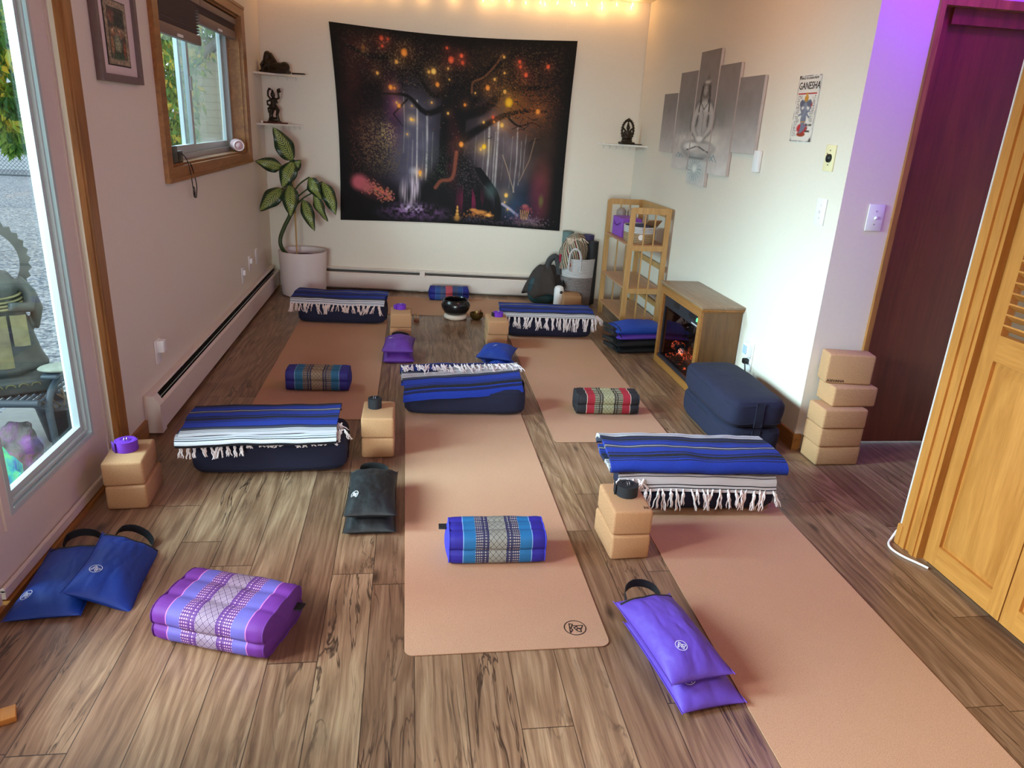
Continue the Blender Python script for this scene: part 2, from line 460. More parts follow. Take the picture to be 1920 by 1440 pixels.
def m_thai(name, endc, band, line, bg, fg, cbg, cfg):
    """woven cushion cover: u = metres from the middle along the length, v = metres around"""
    q = NT(name); s = q.sep(q.coord('UV'))
    au = q.math('ABSOLUTE', s[0]); v = s[1]
    nz = q.noise(q.coord(), 14, 3)
    p1 = q.math('GREATER_THAN', q.math('SINE', q.math('MULTIPLY', v, 620.0)), 0.0)
    p2 = q.math('GREATER_THAN', q.math('SINE', q.math('MULTIPLY', au, 900.0)), -0.2)
    weave = q.math('MULTIPLY', p1, p2)
    col = q.mix(weave, bg, fg)
    # woven middle: lozenges
    du = q.math('PINGPONG', q.math('ADD', s[0], 10.0), 0.0104); dv = q.math('PINGPONG', v, 0.0125)
    dd = q.math('ADD', q.math('DIVIDE', du, 0.0104), q.math('DIVIDE', dv, 0.0125))
    loz = q.ramp(q.math('PINGPONG', dd, 1.0), [(0.0, cfg), (0.16, cbg), (0.42, cfg), (0.56, cbg), (0.84, cfg)], 'CONSTANT')
    col = q.mix(q.math('LESS_THAN', au, 0.031), col, loz)
    rail = q.math('COMPARE', au, 0.035, 0.003); rail2 = q.math('COMPARE', au, 0.050, 0.0018)
    col = q.mix(rail, col, bg); col = q.mix(rail2, col, bg)
    col = q.mix(q.math('GREATER_THAN', au, 0.079), col, band)
    col = q.mix(q.math('COMPARE', au, 0.1235, 0.0016), col, line)
    col = q.mix(q.math('GREATER_THAN', au, 0.125), col, endc)
    col = q.mix(q.math('MULTIPLY', nz, 0.25), col, tuple(k * 0.6 for k in endc[:3]) + (1,))
    return q.bsdf(col, 0.7, q.math('ADD', nz, q.math('MULTIPLY', weave, 0.05)), 0.35, 0.008)
M['thai_purple'] = m_thai('violet_woven_cover', S(104, 36, 138), S(98, 92, 176), S(206, 120, 190), S(84, 40, 116), S(206, 160, 190), S(168, 148, 166), S(92, 72, 98))
M['thai_blue'] = m_thai('turquoise_woven_cover', S(30, 22, 138), S(10, 100, 152), S(120, 160, 210), S(22, 26, 62), S(180, 172, 158), S(160, 158, 142), S(66, 66, 58))
M['thai_teal'] = m_thai('teal_woven_cover', S(34, 26, 110), S(18, 88, 120), S(120, 150, 170), S(30, 30, 54), S(190, 164, 120), S(170, 140, 98), S(54, 40, 50))
M['thai_red'] = m_thai('crimson_woven_cover', S(26, 24, 30), S(156, 22, 42), S(210, 190, 170), S(40, 34, 32), S(206, 198, 160), S(188, 182, 140), S(80, 76, 54))
M['thai_back'] = m_thai('blue_and_coral_woven_cover', S(20, 28, 128), S(30, 74, 140), S(90, 120, 180), S(40, 62, 110), S(110, 110, 120), S(214, 84, 84), S(150, 60, 80))
M['thai_purple_end'] = fabric('violet_cotton', S(94, 36, 128), 0.1, 0.7)
M['thai_blue_end'] = fabric('cobalt_cotton', S(52, 56, 196), 0.1, 0.7)

def m_serape():
    q = NT('serape_wool'); s = q.sep(q.coord('UV'))
    v = q.math('MODULO', s[1], 0.40)
    f = q.math('DIVIDE', v, 0.40)
    W = S(190, 186, 192); K = S(16, 17, 26); B = S(15, 46, 146); D = S(11, 20, 66); G = S(58, 60, 74)
    st = []
    seq = [(0.000, W), (0.012, K), (0.016, W), (0.026, K), (0.030, W), (0.060, K), (0.063, W), (0.074, K), (0.078, W), (0.086, K), (0.090, G), (0.106, D),
           (0.118, B), (0.165, K), (0.170, B), (0.180, K), (0.186, B), (0.192, K), (0.212, B), (0.218, D), (0.232, B), (0.270, G), (0.285, W), (0.290, K), (0.298, B), (0.330, K), (0.336, B), (0.345, K), (0.365, D), (0.385, K)]
    c = q.ramp(f, [(p / 0.40, col) for p, col in seq], 'CONSTANT')
    v3 = q.coord()
    nz = q.noise(q.mapv(v3, (1, 1, 1)), 330, 2, 0.7)
    sp = q.ramp(nz, [(0.62, (0, 0, 0)), (0.70, (1, 1, 1))])
    c = q.mix(q.math('MULTIPLY', sp, 0.13), c, S(150, 160, 190))
    rib = q.math('SINE', q.math('MULTIPLY', s[1], 1900.0))
    h = q.math('ADD', nz, q.math('MULTIPLY', rib, 0.25))
    return q.bsdf(c, 0.95, h, 0.5, 0.003)
M['serape'] = m_serape()
M['fringe'] = fabric('cream_wool_fringe', S(226, 214, 216), 0.06, 0.95)
M['fringe_tan'] = fabric('tan_wool_fringe', S(222, 198, 190), 0.06, 0.95)

# ================================================================== the room
CZ = 2.52
b = MB(); b.b2(-1.45, 3.45, -1.75, 6.95, -0.06, 0.0)
struct(b.build('floor', M['floor'], smooth=False))
b = MB(); b.b2(-1.45, 3.45, -1.75, 7.0, CZ, CZ + 0.08)
struct(b.build('ceiling', M['ceil'], smooth=False))
# left wall with the glazed door opening and the window opening
b = MB()
X0, X1 = -1.41, -1.25
DO0, DO1, DT = 0.33, 3.03, 2.08
WY0, WY1, WZ0, WZ1 = 4.14, 6.05, 1.20, 2.14
b.b2(X0, X1, -1.75, DO0, 0, CZ); b.b2(X0, X1, DO0, DO1, DT, CZ); b.b2(X0, X1, DO1, WY0, 0, CZ)
b.b2(X0, X1, WY0, WY1, 0, WZ0); b.b2(X0, X1, WY0, WY1, WZ1, CZ); b.b2(X0, X1, WY1, 6.98, 0, CZ)
struct(b.build('wall_left', M['wall'], smooth=False, merge=False))
# back wall, slightly turned
b = MB(); b.prism([(-1.25, YB(-1.25)), (2.10, YB(2.10)), (2.10, YB(2.10) + .14), (-1.25, YB(-1.25) + .14)], 0, CZ)
struct(b.build('wall_back', M['wall'], smooth=False))
b = MB(); b.b2(1.97, 2.10, 3.20, YB(2.04), 0, CZ)
struct(b.build('wall_right', M['wall'], smooth=False))
b = MB(); b.b2(2.1001, 2.235, 3.20, 3.33, 0, CZ); b.b2(2.235, 3.30, 3.20, 3.33, 2.12, CZ)
struct(b.build('wall_alcove', M['wall'], smooth=False))
b = MB(); b.b2(3.30, 3.42, 2.20, 3.33, 0, CZ)
struct(b.build('wall_alcove_side', M['wall_white'], smooth=False))
b = MB(); b.b2(1.985, 3.30, 2.20, 2.295, 0, CZ); b.b2(1.985, 2.08, 0.55, 2.20, 2.10, CZ); b.b2(1.985, 2.08, -1.75, 0.55, 0, CZ)
struct(b.build('wall_closet', M['wall_white'], smooth=False))
b = MB(); b.b2(-1.45, 3.45, -1.89, -1.75, 0, CZ)
struct(b.build('wall_front', M['wall'], smooth=False))
b = MB(); b.b2(2.70, 2.76, 0.3, 2.2, 0, CZ)
struct(b.build('wall_closet_back', M['wall_white'], smooth=False))

# baseboards
b = MB(); b.b2(-1.25, -1.237, 3.13, 3.39, 0, 0.085); struct(b.build('baseboard_left', M['oak_y']))
b = MB(); b.b2(1.957, 1.97, 3.20, 6.5, 0, 0.085); b.b2(1.957, 2.0, 3.187, 3.20, 0, 0.085)
struct(b.build('baseboard_right', M['oak_y']))
# ------------------------------------------------ glazed door
TR = MB(); TR.b2(-1.25, -1.228, 3.03, 3.135, 0, 2.16); TR.b2(-1.228, -1.222, 3.045, 3.12, 0, 2.16); TR.b2(-1.25, -1.228, 0.33, 3.03, 2.08, 2.16)
struct(TR.build('trim_1', M['oak']))
def glazed_door(name, y0, y1, gy0, gy1):
    d = thing(name, None or 'pale painted door', 'door'); del d['label']; del d['category']; d['kind'] = 'structure'
    xa, xb = -1.315, -1.262
    gz0, gz1 = 0.245, 1.98
    b = MB(); b.b2(xa, xb, y0, gy0, 0.015, 2.07); b.b2(xa, xb, gy1, y1, 0.015, 2.07)
    b.b2(xa, xb, gy0, gy1, 0.015, gz0); b.b2(xa, xb, gy0, gy1, gz1, 2.07)
    # raised bead around the light and the grooves beside it
    for (p, q_) in ((gy0 - .035, gy0), (gy1, gy1 + .035)): b.b2(xb, xb + .008, p, q_, gz0 - .035, gz1 + .035)
    b.b2(xb, xb + .008, gy0, gy1, gz0 - .035, gz0); b.b2(xb, xb + .008, gy0, gy1, gz1, gz1 + .035)
    b.b2(xb, xb + .005, y1 - .035, y1 - .028, 0.02, 2.06); b.b2(xb, xb + .005, y1 - .022, y1 - .012, 0.02, 2.06)
    b.build('door_panel', M['door_paint'], d)
    g = MB()
    for k, (w0, w1, xo) in enumerate(((0, .018, .010), (.026, .036, .002), (.036, .058, -.012))):
        for (p, q_) in ((gy0 + w0, gy0 + w1), (gy1 - w1, gy1 - w0)): g.b2(xa + .018, xb + xo, p, q_, gz0 + w0, gz1 - w0)
        g.b2(xa + .018, xb + xo, gy0 + w1, gy1 - w1, gz0 + w0, gz0 + w1); g.b2(xa + .018, xb + xo, gy0 + w1, gy1 - w1, gz1 - w1, gz1 - w0)
    g.build('glazing_frame', M['vinyl'], d)
    p = MB(); p.b2(-1.294, -1.288, gy0 + .05, gy1 - .05, gz0 + .05, gz1 - .05); p.build('glass_pane', M['glass'], d)
    s = MB(); s.b2(xb, xb + .016, y0, y1, 0.02, 0.05); s.tube([(xb + .010, y0, .052), (xb + .010, y1, .052)], .008, 8)
    s.build('door_sweep', M['door_paint'], d)
    return d
glazed_door('door_1', 2.09, 3.02, 2.215, 2.86)
glazed_door('door_2', 1.13, 2.07, 1.26, 1.92)
glazed_door('door_5', 0.34, 1.11, 0.47, 0.96)
b = MB(); b.b2(-1.40, -1.235, 0.33, 3.03, 0.0, 0.014); struct(b.build('trim_2', M['oak_y']))

# ------------------------------------------------ window with wooden casing
w = thing('window_1', 'x', 'x'); del w['label']; del w['category']; w['kind'] = 'structure'
b = MB(); cw = .10
oy0, oy1, oz0, oz1 = WY0 - .085, WY1 + .115, WZ0 - .075, WZ1 + .075
for (a0, a1, c0, c1) in ((oy0, WY0, oz0, oz1), (WY1, oy1, oz0, oz1), (WY0, WY1, oz0, WZ0), (WY0, WY1, WZ1, oz1)):
    b.b2(-1.25, -1.226, a0, a1, c0, c1)
b.b2(-1.226, -1.220, oy0 + .01, oy1 - .01, oz0, oz0 + .02); b.b2(-1.226, -1.220, oy0 + .01, oy1 - .01, oz1 - .02, oz1)
b.build('window_casing', M['oak_y'], w)
b = MB(); th = .012
b.b2(-1.40, -1.25, WY0, WY1, WZ0, WZ0 + th); b.b2(-1.40, -1.25, WY0, WY1, WZ1 - th, WZ1)
b.b2(-1.40, -1.25, WY0, WY0 + th, WZ0 + th, WZ1 - th); b.b2(-1.40, -1.25, WY1 - th, WY1, WZ0 + th, WZ1 - th)
b.build('window_reveal', M['oak_y'], w)
b = MB(); fx0, fx1 = -1.395, -1.335
def rect_frame(b, x0, x1, y0, y1, z0, z1, t):
    b.b2(x0, x1, y0, y0 + t, z0, z1); b.b2(x0, x1, y1 - t, y1, z0, z1); b.b2(x0, x1, y0 + t, y1 - t, z0, z0 + t); b.b2(x0, x1, y0 + t, y1 - t, z1 - t, z1)
rect_frame(b, fx0, fx1, WY0 + th, WY1 - th, WZ0 + th, WZ1 - th, .03)
b.build('window_frame', M['vinyl'], w)
b = MB(); rect_frame(b, -1.362, -1.338, WY0 + .045, 5.02, WZ0 + .043, WZ1 - .043, .045); b.b2(-1.338, -1.326, 4.985, 5.01, 1.60, 1.68)
b.build('sliding_sash', M['vinyl'], w)
b = MB(); rect_frame(b, -1.388, -1.366, 4.90, WY1 - .045, WZ0 + .043, WZ1 - .043, .04)
b.build('fixed_sash', M['vinyl'], w)
b = MB(); b.b2(-1.352, -1.348, WY0 + .09, 4.975, WZ0 + .088, WZ1 - .088); b.build('glass_pane', M['glass'], w)
b = MB(); b.b2(-1.379, -1.375, 4.94, WY1 - .085, WZ0 + .083, WZ1 - .083); b.build('glass_pane', M['glass'], w)
b = MB(); b.b2(-1.394, -1.392, 4.94, WY1 - .085, WZ0 + .083, WZ1 - .083); b.build('insect_screen', M['screen'], w)

# pleated shades
M['shade'] = fabric('taupe_shade', S(132, 112, 104), 0.05, 0.9)
M['shade_rail'] = plain('taupe_rail', S(128, 106, 98), 0.5, 0.04)
def shade(y0, y1, zb, label):
    t = thing('pleated_shade', label, 'window shade', (-1.285, (y0 + y1) / 2, WZ1 - .02), 0, 'pleated shades in the window')
    L = (y1 - y0) / 2; top = -.045; bot = zb - (WZ1 - .02) + .05
    n = max(3, int(round((top - bot) / .016)))
    prof = []
    for i in range(n + 1):
        z = top + (bot - top) * i / n
        prof.append((.018, z));
        if i < n: prof.append((-.004, z - (top - bot) / n / 2))
    b = MB()
    for a in (-1, 1): pass
    vs = []; fs = []
    for (x, z) in prof: vs += [(x, -L, z), (x, L, z), (x - .022, -L, z), (x - .022, L, z)]
    k = len(prof)
    for i in range(k - 1):
        o = i * 4; fs += [(o, o + 1, o + 5, o + 4), (o + 2, o + 6, o + 7, o + 3), (o, o + 4, o + 6, o + 2), (o + 1, o + 3, o + 7, o + 5)]
    b.add(vs, fs); b.build('pleats', M['shade'], t, smooth=False)
    b = MB(); b.rbox((.004, 0, -.022), (.05, 2 * L, .042), .004, 2); b.build('head_rail', M['shade_rail'], t)
    b = MB(); b.rbox((.002, 0, bot - .026), (.034, 2 * L, .055), .004, 2); b.build('bottom_rail', M['shade_rail'], t)
    b = MB(); b.rbox((.022, 0, bot - .040), (.012, .09, .014), .003, 2); b.build('pull_tab', M['white_plastic'], t)
shade(WY0 + .02, 5.06, 1.86, 'wide grey-brown pleated shade lowered over the nearer window pane')
shade(5.07, WY1 - .02, 1.985, 'grey-brown pleated shade drawn up above the farther window pane')

# ------------------------------------------------ brown door in the alcove
b = MB(); b.b2(2.235, 2.262, 3.185, 3.33, 0, 2.12); b.b2(2.262, 3.30, 3.185, 3.33, 2.085, 2.12)
struct(b.build('trim_3', M['oak']))
d = thing('door_3', 'x', 'x'); del d['label']; del d['category']; d['kind'] = 'structure'
b = MB(); b.b2(2.262, 2.33, 3.245, 3.29, 0.0, 2.085); b.build('door_jamb', M['redwood'], d)
b = MB(); b.b2(2.33, 3.299, 3.26, 3.30, 0.012, 2.06); b.build('door_panel', M['redwood'], d)
b = MB(); b.b2(2.33, 3.299, 3.225, 3.262, 2.02, 2.085); b.build('head_jamb', M['redwood'], d)

# ------------------------------------------------ closet: casing and louvred folding doors
b = MB()
b.b2(1.955, 1.985, 2.190, 2.30, 0, 2.14); b.b2(1.948, 1.955, 2.205, 2.225, 0, 2.14); b.b2(1.945, 1.955, 2.255, 2.295, 0, 2.14)
b.b2(1.985, 2.03, 2.165, 2.20, 0, 2.14); b.rbox((1.962, 2.297, .045), (.045, .03, .09), .006, 2)
b.b2(1.955, 1.985, 0.5, 2.19, 2.05, 2.14)
struct(b.build('trim_4', M['pine']))
def bifold(name, y0, y1, xs):
    d = thing(name, 'x', 'x'); del d['label']; del d['category']; d['kind'] = 'structure'
    x = xs; t = .03; st = .055
    b = MB(); b.b2(x, x + t, y0, y0 + st, .02, 2.03); b.b2(x, x + t, y1 - st, y1, .02, 2.03)
    b.build('stile', M['pine'], d)
    b = MB()
    for z0, z1 in ((.02, .105), (.835, .925), (1.95, 2.03)): b.b2(x, x + t, y0 + st, y1 - st, z0, z1)
    b.build('rail', M['pine_y'], d)
    b = MB(); b.b2(x + .014, x + .024, y0 + st, y1 - st, .105, .835)
    cy = (y0 + y1) / 2; hw = (y1 - y0) / 2 - st
    b.grid(1, 1, lambda u, v: (0, 0, 0)) if False else None
    o = [(x + .014, cy - hw + .004, .109), (x + .014, cy + hw - .004, .109), (x + .014, cy + hw - .004, .831), (x + .014, cy - hw + .004, .831),
         (x + .003, cy - hw + .035, .145), (x + .003, cy + hw - .035, .145), (x + .003, cy + hw - .035, .795), (x + .003, cy - hw + .035, .795)]
    b.add(o, [(0, 1, 5, 4), (1, 2, 6, 5), (2, 3, 7, 6), (3, 0, 4, 7), (4, 5, 6, 7)])
    b.build('raised_panel', M['pine'], d)
    b = MB(); z = .95
    while z < 1.93:
        Mx = Matrix.Translation((x + t / 2, cy, z)) @ Matrix.Rotation(math.radians(35), 4, 'Y')
        b.box((0, 0, 0), (.040, 2 * hw, .006), Mx); z += .036
    b.build('louvres', M['pine_y'], d)
    return d
bifold('door_4', 1.785, 2.160, 1.962)
bifold('door_6', 1.400, 1.780, 1.962)
bifold('door_7', 1.015, 1.395, 1.962)

# ------------------------------------------------ baseboard heaters
def heater(name, label, L, loc, rz, joints=(), endcap=True):
    """runs along local +y from 0 to L, wall at local x=0, room at +x"""
    t = thing(name, label, 'heater', loc, rz, 'baseboard heaters')
    prof_back = [(0, .012), (.006, .012), (.006, .196), (.038, .196), (.046, .190), (.046, .186), (.036, .190), (.002, .190)]
    b = MB(); b.b2(0, .006, 0, L, .015, .200); b.b2(.006, .030, 0, L, .192, .200)
    Mx = Matrix.Translation((.033, L / 2, .193)) @ Matrix.Rotation(math.radians(35), 4, 'Y'); b.box((0, 0, 0), (.010, L, .003), Mx)
    b.build('back_plate', M['heater'], t)
    b = MB(); b.b2(.064, .070, 0, L, .024, .150)
    Mx = Matrix.Translation((.061, L / 2, .155)) @ Matrix.Rotation(math.radians(-50), 4, 'Y'); b.box((0, 0, 0), (.004, L, .016), Mx)
    b.build('front_panel', M['heater'], t)
    b = MB(); b.b2(.008, .060, 0.01, L - .01, .03, .13); b.b2(.028, .034, .01, L - .01, .150, .176); b.build('dark_fins', M['black_slot'], t)
    b = MB(); b.tube([(.047, .02, .168), (.047, L - .02, .168)], .003, 6); b.build('damper_rod', M['steel'], t)
    cap = [(0, .015), (.074, .015), (.074, .158), (.048, .202), (0, .202)]
    b = MB()
    for y in ((0,) if endcap else ()):
        n = len(cap); vs = [(x, y - .004, z) for x, z in cap] + [(x, y + .055, z) for x, z in cap]
        b.add(vs, [tuple(range(n))[::-1], tuple(range(n, 2 * n))] + [(i, (i + 1) % n, n + (i + 1) % n, n + i) for i in range(n)])
    for y in joints:
        n = len(cap); vs = [(x * 1.0, y, z - .001) for x, z in cap] + [(x, y + .045, z - .001) for x, z in cap]
        b.add(vs, [tuple(range(n))[::-1], tuple(range(n, 2 * n))] + [(i, (i + 1) % n, n + (i + 1) % n, n + i) for i in range(n)])
    if b.v: b.build('end_cap', M['heater'], t, smooth=False)
    return t
heater('baseboard_heater', 'long white baseboard heater along the left wall under the window', 3.34, (-1.249, 3.40, 0), 0)
xh = -.93
hx = -1.10
heater('baseboard_heater', 'white baseboard heater along the back wall under the forest tapestry', 2.24, (hx, YB(hx) - .001, 0), TB - PI / 2, joints=(1.20,), endcap=False)

# ================================================================== yoga mats
def logo(name, mat, parent, loc, rot, r, ring=True, h=.0006):
    """round maker's mark: a ring round an angular monogram"""
    b = MB(); w = r * .085
    if ring:
        n = 32
        vs = []
        for k in range(n):
            a = 2 * PI * k / n
            for rr in (r - w, r): vs.append((rr * math.cos(a), rr * math.sin(a), h))
        b.add(vs, [(2 * k, 2 * k + 1, (2 * k + 3) % (2 * n), (2 * k + 2) % (2 * n)) for k in range(n)])
    strokes = [[(-.10, .72), (-.78, -.30), (-.36, -.12), (-.36, .22)], [(-.10, .72), (.10, .48)], [(.10, .48), (-.30, .18)], [(.0, .30), (.78, -.12), (.42, -.38), (.12, -.18)],
               [(-.10, .05), (.22, .05), (.22, -.1)], [(-.10, .05), (-.10, -.45), (.1, -.72), (.3, -.45), (.12, -.18), (-.1, -.30)]]
    for st in strokes:
        for (p, q_) in zip(st[:-1], st[1:]):
            p = Vector((p[0] * r, p[1] * r, h)); q2 = Vector((q_[0] * r, q_[1] * r, h)); dd = (q2 - p).normalized(); nn = Vector((-dd.y, dd.x, 0)) * w * .55
            p = p - dd * w * .3; q2 = q2 + dd * w * .3
            b.add([p - nn, q2 - nn, q2 + nn, p + nn], [(0, 1, 2, 3)])
    return b.build(name, mat, parent, loc, rot, smooth=False)

def rrect(w, l, r, n=6):
    pts = []
    for (cx, cy, a0) in ((w / 2 - r, l / 2 - r, 0), (-w / 2 + r, l / 2 - r, 90), (-w / 2 + r, -l / 2 + r, 180), (w / 2 - r, -l / 2 + r, 270)):
        for i in range(n + 1):
            a = math.radians(a0 + 90 * i / n); pts.append((cx + r * math.cos(a), cy + r * math.sin(a)))
    return pts
M['rubber'] = plain('black_rubber', S(28, 25, 24), 0.8, 0.1, 60, 0.1)
def mat_(label, cx, cy, w, l, rz=0, mark=None):
    t = thing('yoga_mat', label, 'yoga mat', (cx, cy, 0), rz, 'cork yoga mats')
    b = MB(); b.prism(rrect(w, l, .03), .0015, .0045); b.build('cork_surface', M['mat'], t, smooth=False)
    b = MB(); b.prism(rrect(w - .001, l - .001, .03), .0, .0015); b.build('rubber_backing', M['rubber'], t, smooth=False)
    if mark: logo('printed_mark', M['logo_black'], t, (mark[0], mark[1], .0046), (0, 0, mark[3]), mark[2])
    return t
mat_('long cork mat in the centre, carrying the turquoise cushion at its near end', .300, 2.785, .632, 2.03, .006, (.222, -.925, .036, .5))
mat_('cork mat under the crimson cushion, its near corner marked with a round black emblem', 1.050, 4.31, .628, 2.04, -.004, (.235, -.945, .034, .5))
mat_('cork mat running out of the lower right corner beside the violet sandbags', 1.262, 1.72, .635, 2.06, -.004)
mat_('shaded cork mat under the teal cushion near the left heater', -.510, 4.62, .665, 2.05, -.004)
mat_('cork mat laid crosswise behind the black singing bowl', .42, 6.12, 1.98, .635, TB * .35)

# ================================================================== cork blocks
BW, BL, BH = .150, .228, .1003
_bm = MB(); _bm.rbox((0, 0, BH / 2), (BW, BL, BH - .0006), .011, 3); block_mesh = _bm.mesh('cork_block')
block_mesh.materials.append(M['cork'])
def block(label, x, y, z, rz=0, group='cork yoga blocks', mark=None):
    o = bpy.data.objects.new('cork_block', block_mesh); COL.objects.link(o)
    o.location = (x, y, z); o.rotation_euler = (0, 0, rz); tag(o, label, 'yoga block', group)
    return o
def lying(o, rot, z):
    o.rotation_euler = rot; o.location.z = z
r_ = math.radians
block('lower cork block of the pair by the glazed door', -1.098, 2.795, 0.0, r_(3))
block('upper cork block by the glazed door, carrying a coiled purple strap', -1.108, 2.800, .1005, r_(6))
block('lower cork block of the pair right of the near left bolster', -.144, 3.243, 0, r_(0))
_o = block('upper cork block right of the near left bolster, topped by a tall black strap coil', -.144, 3.243, .1005, r_(-.5))
block('lower cork block of the pair in front of the near right bolster', .812, 2.352, 0, r_(2))
_c = block('upper cork block in front of the near right bolster, stamped with a small black emblem', .815, 2.357, .1005, r_(0))
logo('printed_mark', M['logo_black'], _c, (.052, -.088, BH + .0002), (0, 0, .5), .015, ring=False)
block('lower cork block of the far left pair, behind the plum sandbags', -.066, 5.17, 0, r_(0))
block('upper cork block of the far left pair with a loose-ended purple strap', -.063, 5.168, .1005, r_(1))
block('lower cork block of the pair beside the far right bolster', .618, 5.03, 0, r_(-2))
block('upper cork block beside the far right bolster with a small purple strap roll', .620, 5.02, .1005, r_(0))
tw = [('bottom cork block of the tall stack by the brown door', 2.097, 3.075, 0, 90), ('second cork block up in the tall stack by the brown door', 2.089, 3.07, .1005, 90.5),
      ('middle cork block of the tall stack by the brown door', 2.085, 3.062, .201, 90), ('cork block just under the topmost one of the tall stack', 2.135, 3.098, .3015, 90)]
for (l, x, y, z, a) in tw: block(l, x, y, z, r_(a))
_t = block('topmost cork block of the tall stack, stood on edge with black lettering', 2.118, 3.118, .402, 0)
_t.rotation_euler = (r_(90), 0, r_(-9) + 0); 
# stand on its long edge: width -> height
_t.rotation_euler = Matrix.Rotation(r_(-9), 3, 'Z').to_euler()
_m = Matrix.Rotation(r_(-9), 3, 'Z') @ Matrix(((0, 1, 0), (0, 0, 1), (1, 0, 0)))
_t.rotation_euler = _m.to_euler(); _t.location = Vector((2.118, 3.118, .4022 + BW / 2)) - _m @ Vector((0, 0, BH / 2))
_tx = text('printed_lettering', 'ASIVANA', .017, M['logo_black'], _t, (0, 0, 0), (0, 0, 0), .0003, 1.25)
# lettering on the face that looks into the room (local -z face after standing)
_f = _m @ Vector((0, 0, -1))
_s = 1 if _f.y < 0 else -1
zloc = -.0004 if _s == 1 else BH + .0002
_mm = Matrix(((0, 1, 0), (1, 0, 0), (0, 0, -1))).to_4x4() if _s == 1 else Matrix(((0, -1, 0), (1, 0, 0), (0, 0, 1))).to_4x4()
_tx.matrix_local = Matrix.Translation((-BW / 2 + .010, -BL / 2 + .008 if _s == 1 else BL / 2 - .008, zloc)) @ _mm @ Matrix.Diagonal((1.25, 1, 1, 1))
# brown box by the basket
M['kraft'] = plain('brown_cork_box', S(172, 126, 88), 0.8, 0.06, 200, 0.1)
b = MB(); b.rbox((0, 0, .075), (.15, .20, .15), .006, 2)
tag(b.build('cork_block', M['kraft'], None, (1.395, 6.085, 0), (0, 0, r_(-3))), 'brown cork block standing on end in front of the rope basket', 'yoga block')

# ================================================================== straps
def strap(label, loc, r, h, mat, turns=6, rz=0, tail=None, tailmat=None, rot=None):
    t = thing('strap_coil', label, 'yoga strap', loc, rz, 'rolled yoga straps', rot)
    b = MB(); n = turns * 22; th = r / turns * .82
    pts = []
    for i in range(n + 1):
        a = i / 22 * 2 * PI; rr = .006 + (r - .006) * (i / n); pts.append((rr * math.cos(a), rr * math.sin(a)))
    vs = []; fs = []
    for i, (x, y) in enumerate(pts):
        l = math.hypot(x, y); nx, ny = x / l * th / 2, y / l * th / 2; dz = .0012 * math.sin(i * .35)
        vs += [(x - nx, y - ny, 0), (x + nx, y + ny, 0), (x + nx, y + ny, h + dz), (x - nx, y - ny, h + dz)]
    for i in range(n):
        o = i * 4
        for k in range(4): fs.append((o + k, o + (k + 1) % 4, o + 4 + (k + 1) % 4, o + 4 + k))
    fs += [(0, 3, 2, 1), (n * 4, n * 4 + 1, n * 4 + 2, n * 4 + 3)]
    b.add(vs, fs); b.build('webbing', mat, t)
    b = MB()
    for dx in (-.004, .005):
        pts = [(dx + .001 * math.cos(a), .010 * math.cos(a), h - .002 + .012 * math.sin(a)) for a in [2 * PI * k / 14 for k in range(14)]]
        b.tube(pts, .0014, 6, closed=True)
    b.build('d_ring', M['steel'], t)
    if tail:
        b = MB(); b.rbox((-r - .004, .0 + .004, h * .5), (.005, .034, h * .96), .0015, 2, Matrix.Rotation(tail, 4, 'Z')); b.build('strap_end', tailmat or mat, t)
    return t
ZB = .2012
strap('coiled purple strap on the blocks by the glazed door', (-1.118, 2.81, ZB), .041, .042, M['strap_purple'], 7, .4, .25, M['bag_plum'])
strap('tall coiled black strap on the blocks right of the near left bolster', (-.163, 3.268, ZB), .031, .048, M['strap_black'], 6, 0)
strap('wide coiled black strap on the emblem-stamped block', (.822, 2.376, ZB), .041, .042, M['strap_black'], 7, .2, -.35)
strap('purple strap with its end trailing, on the far left blocks', (-.068, 5.215, ZB), .038, .032, M['strap_purple'], 6, .2, .3)
strap('small purple strap roll on the blocks beside the far right bolster', (.630, 5.055, ZB), .036, .030, M['strap_purple'], 6, .2, .2, M['web_black'])

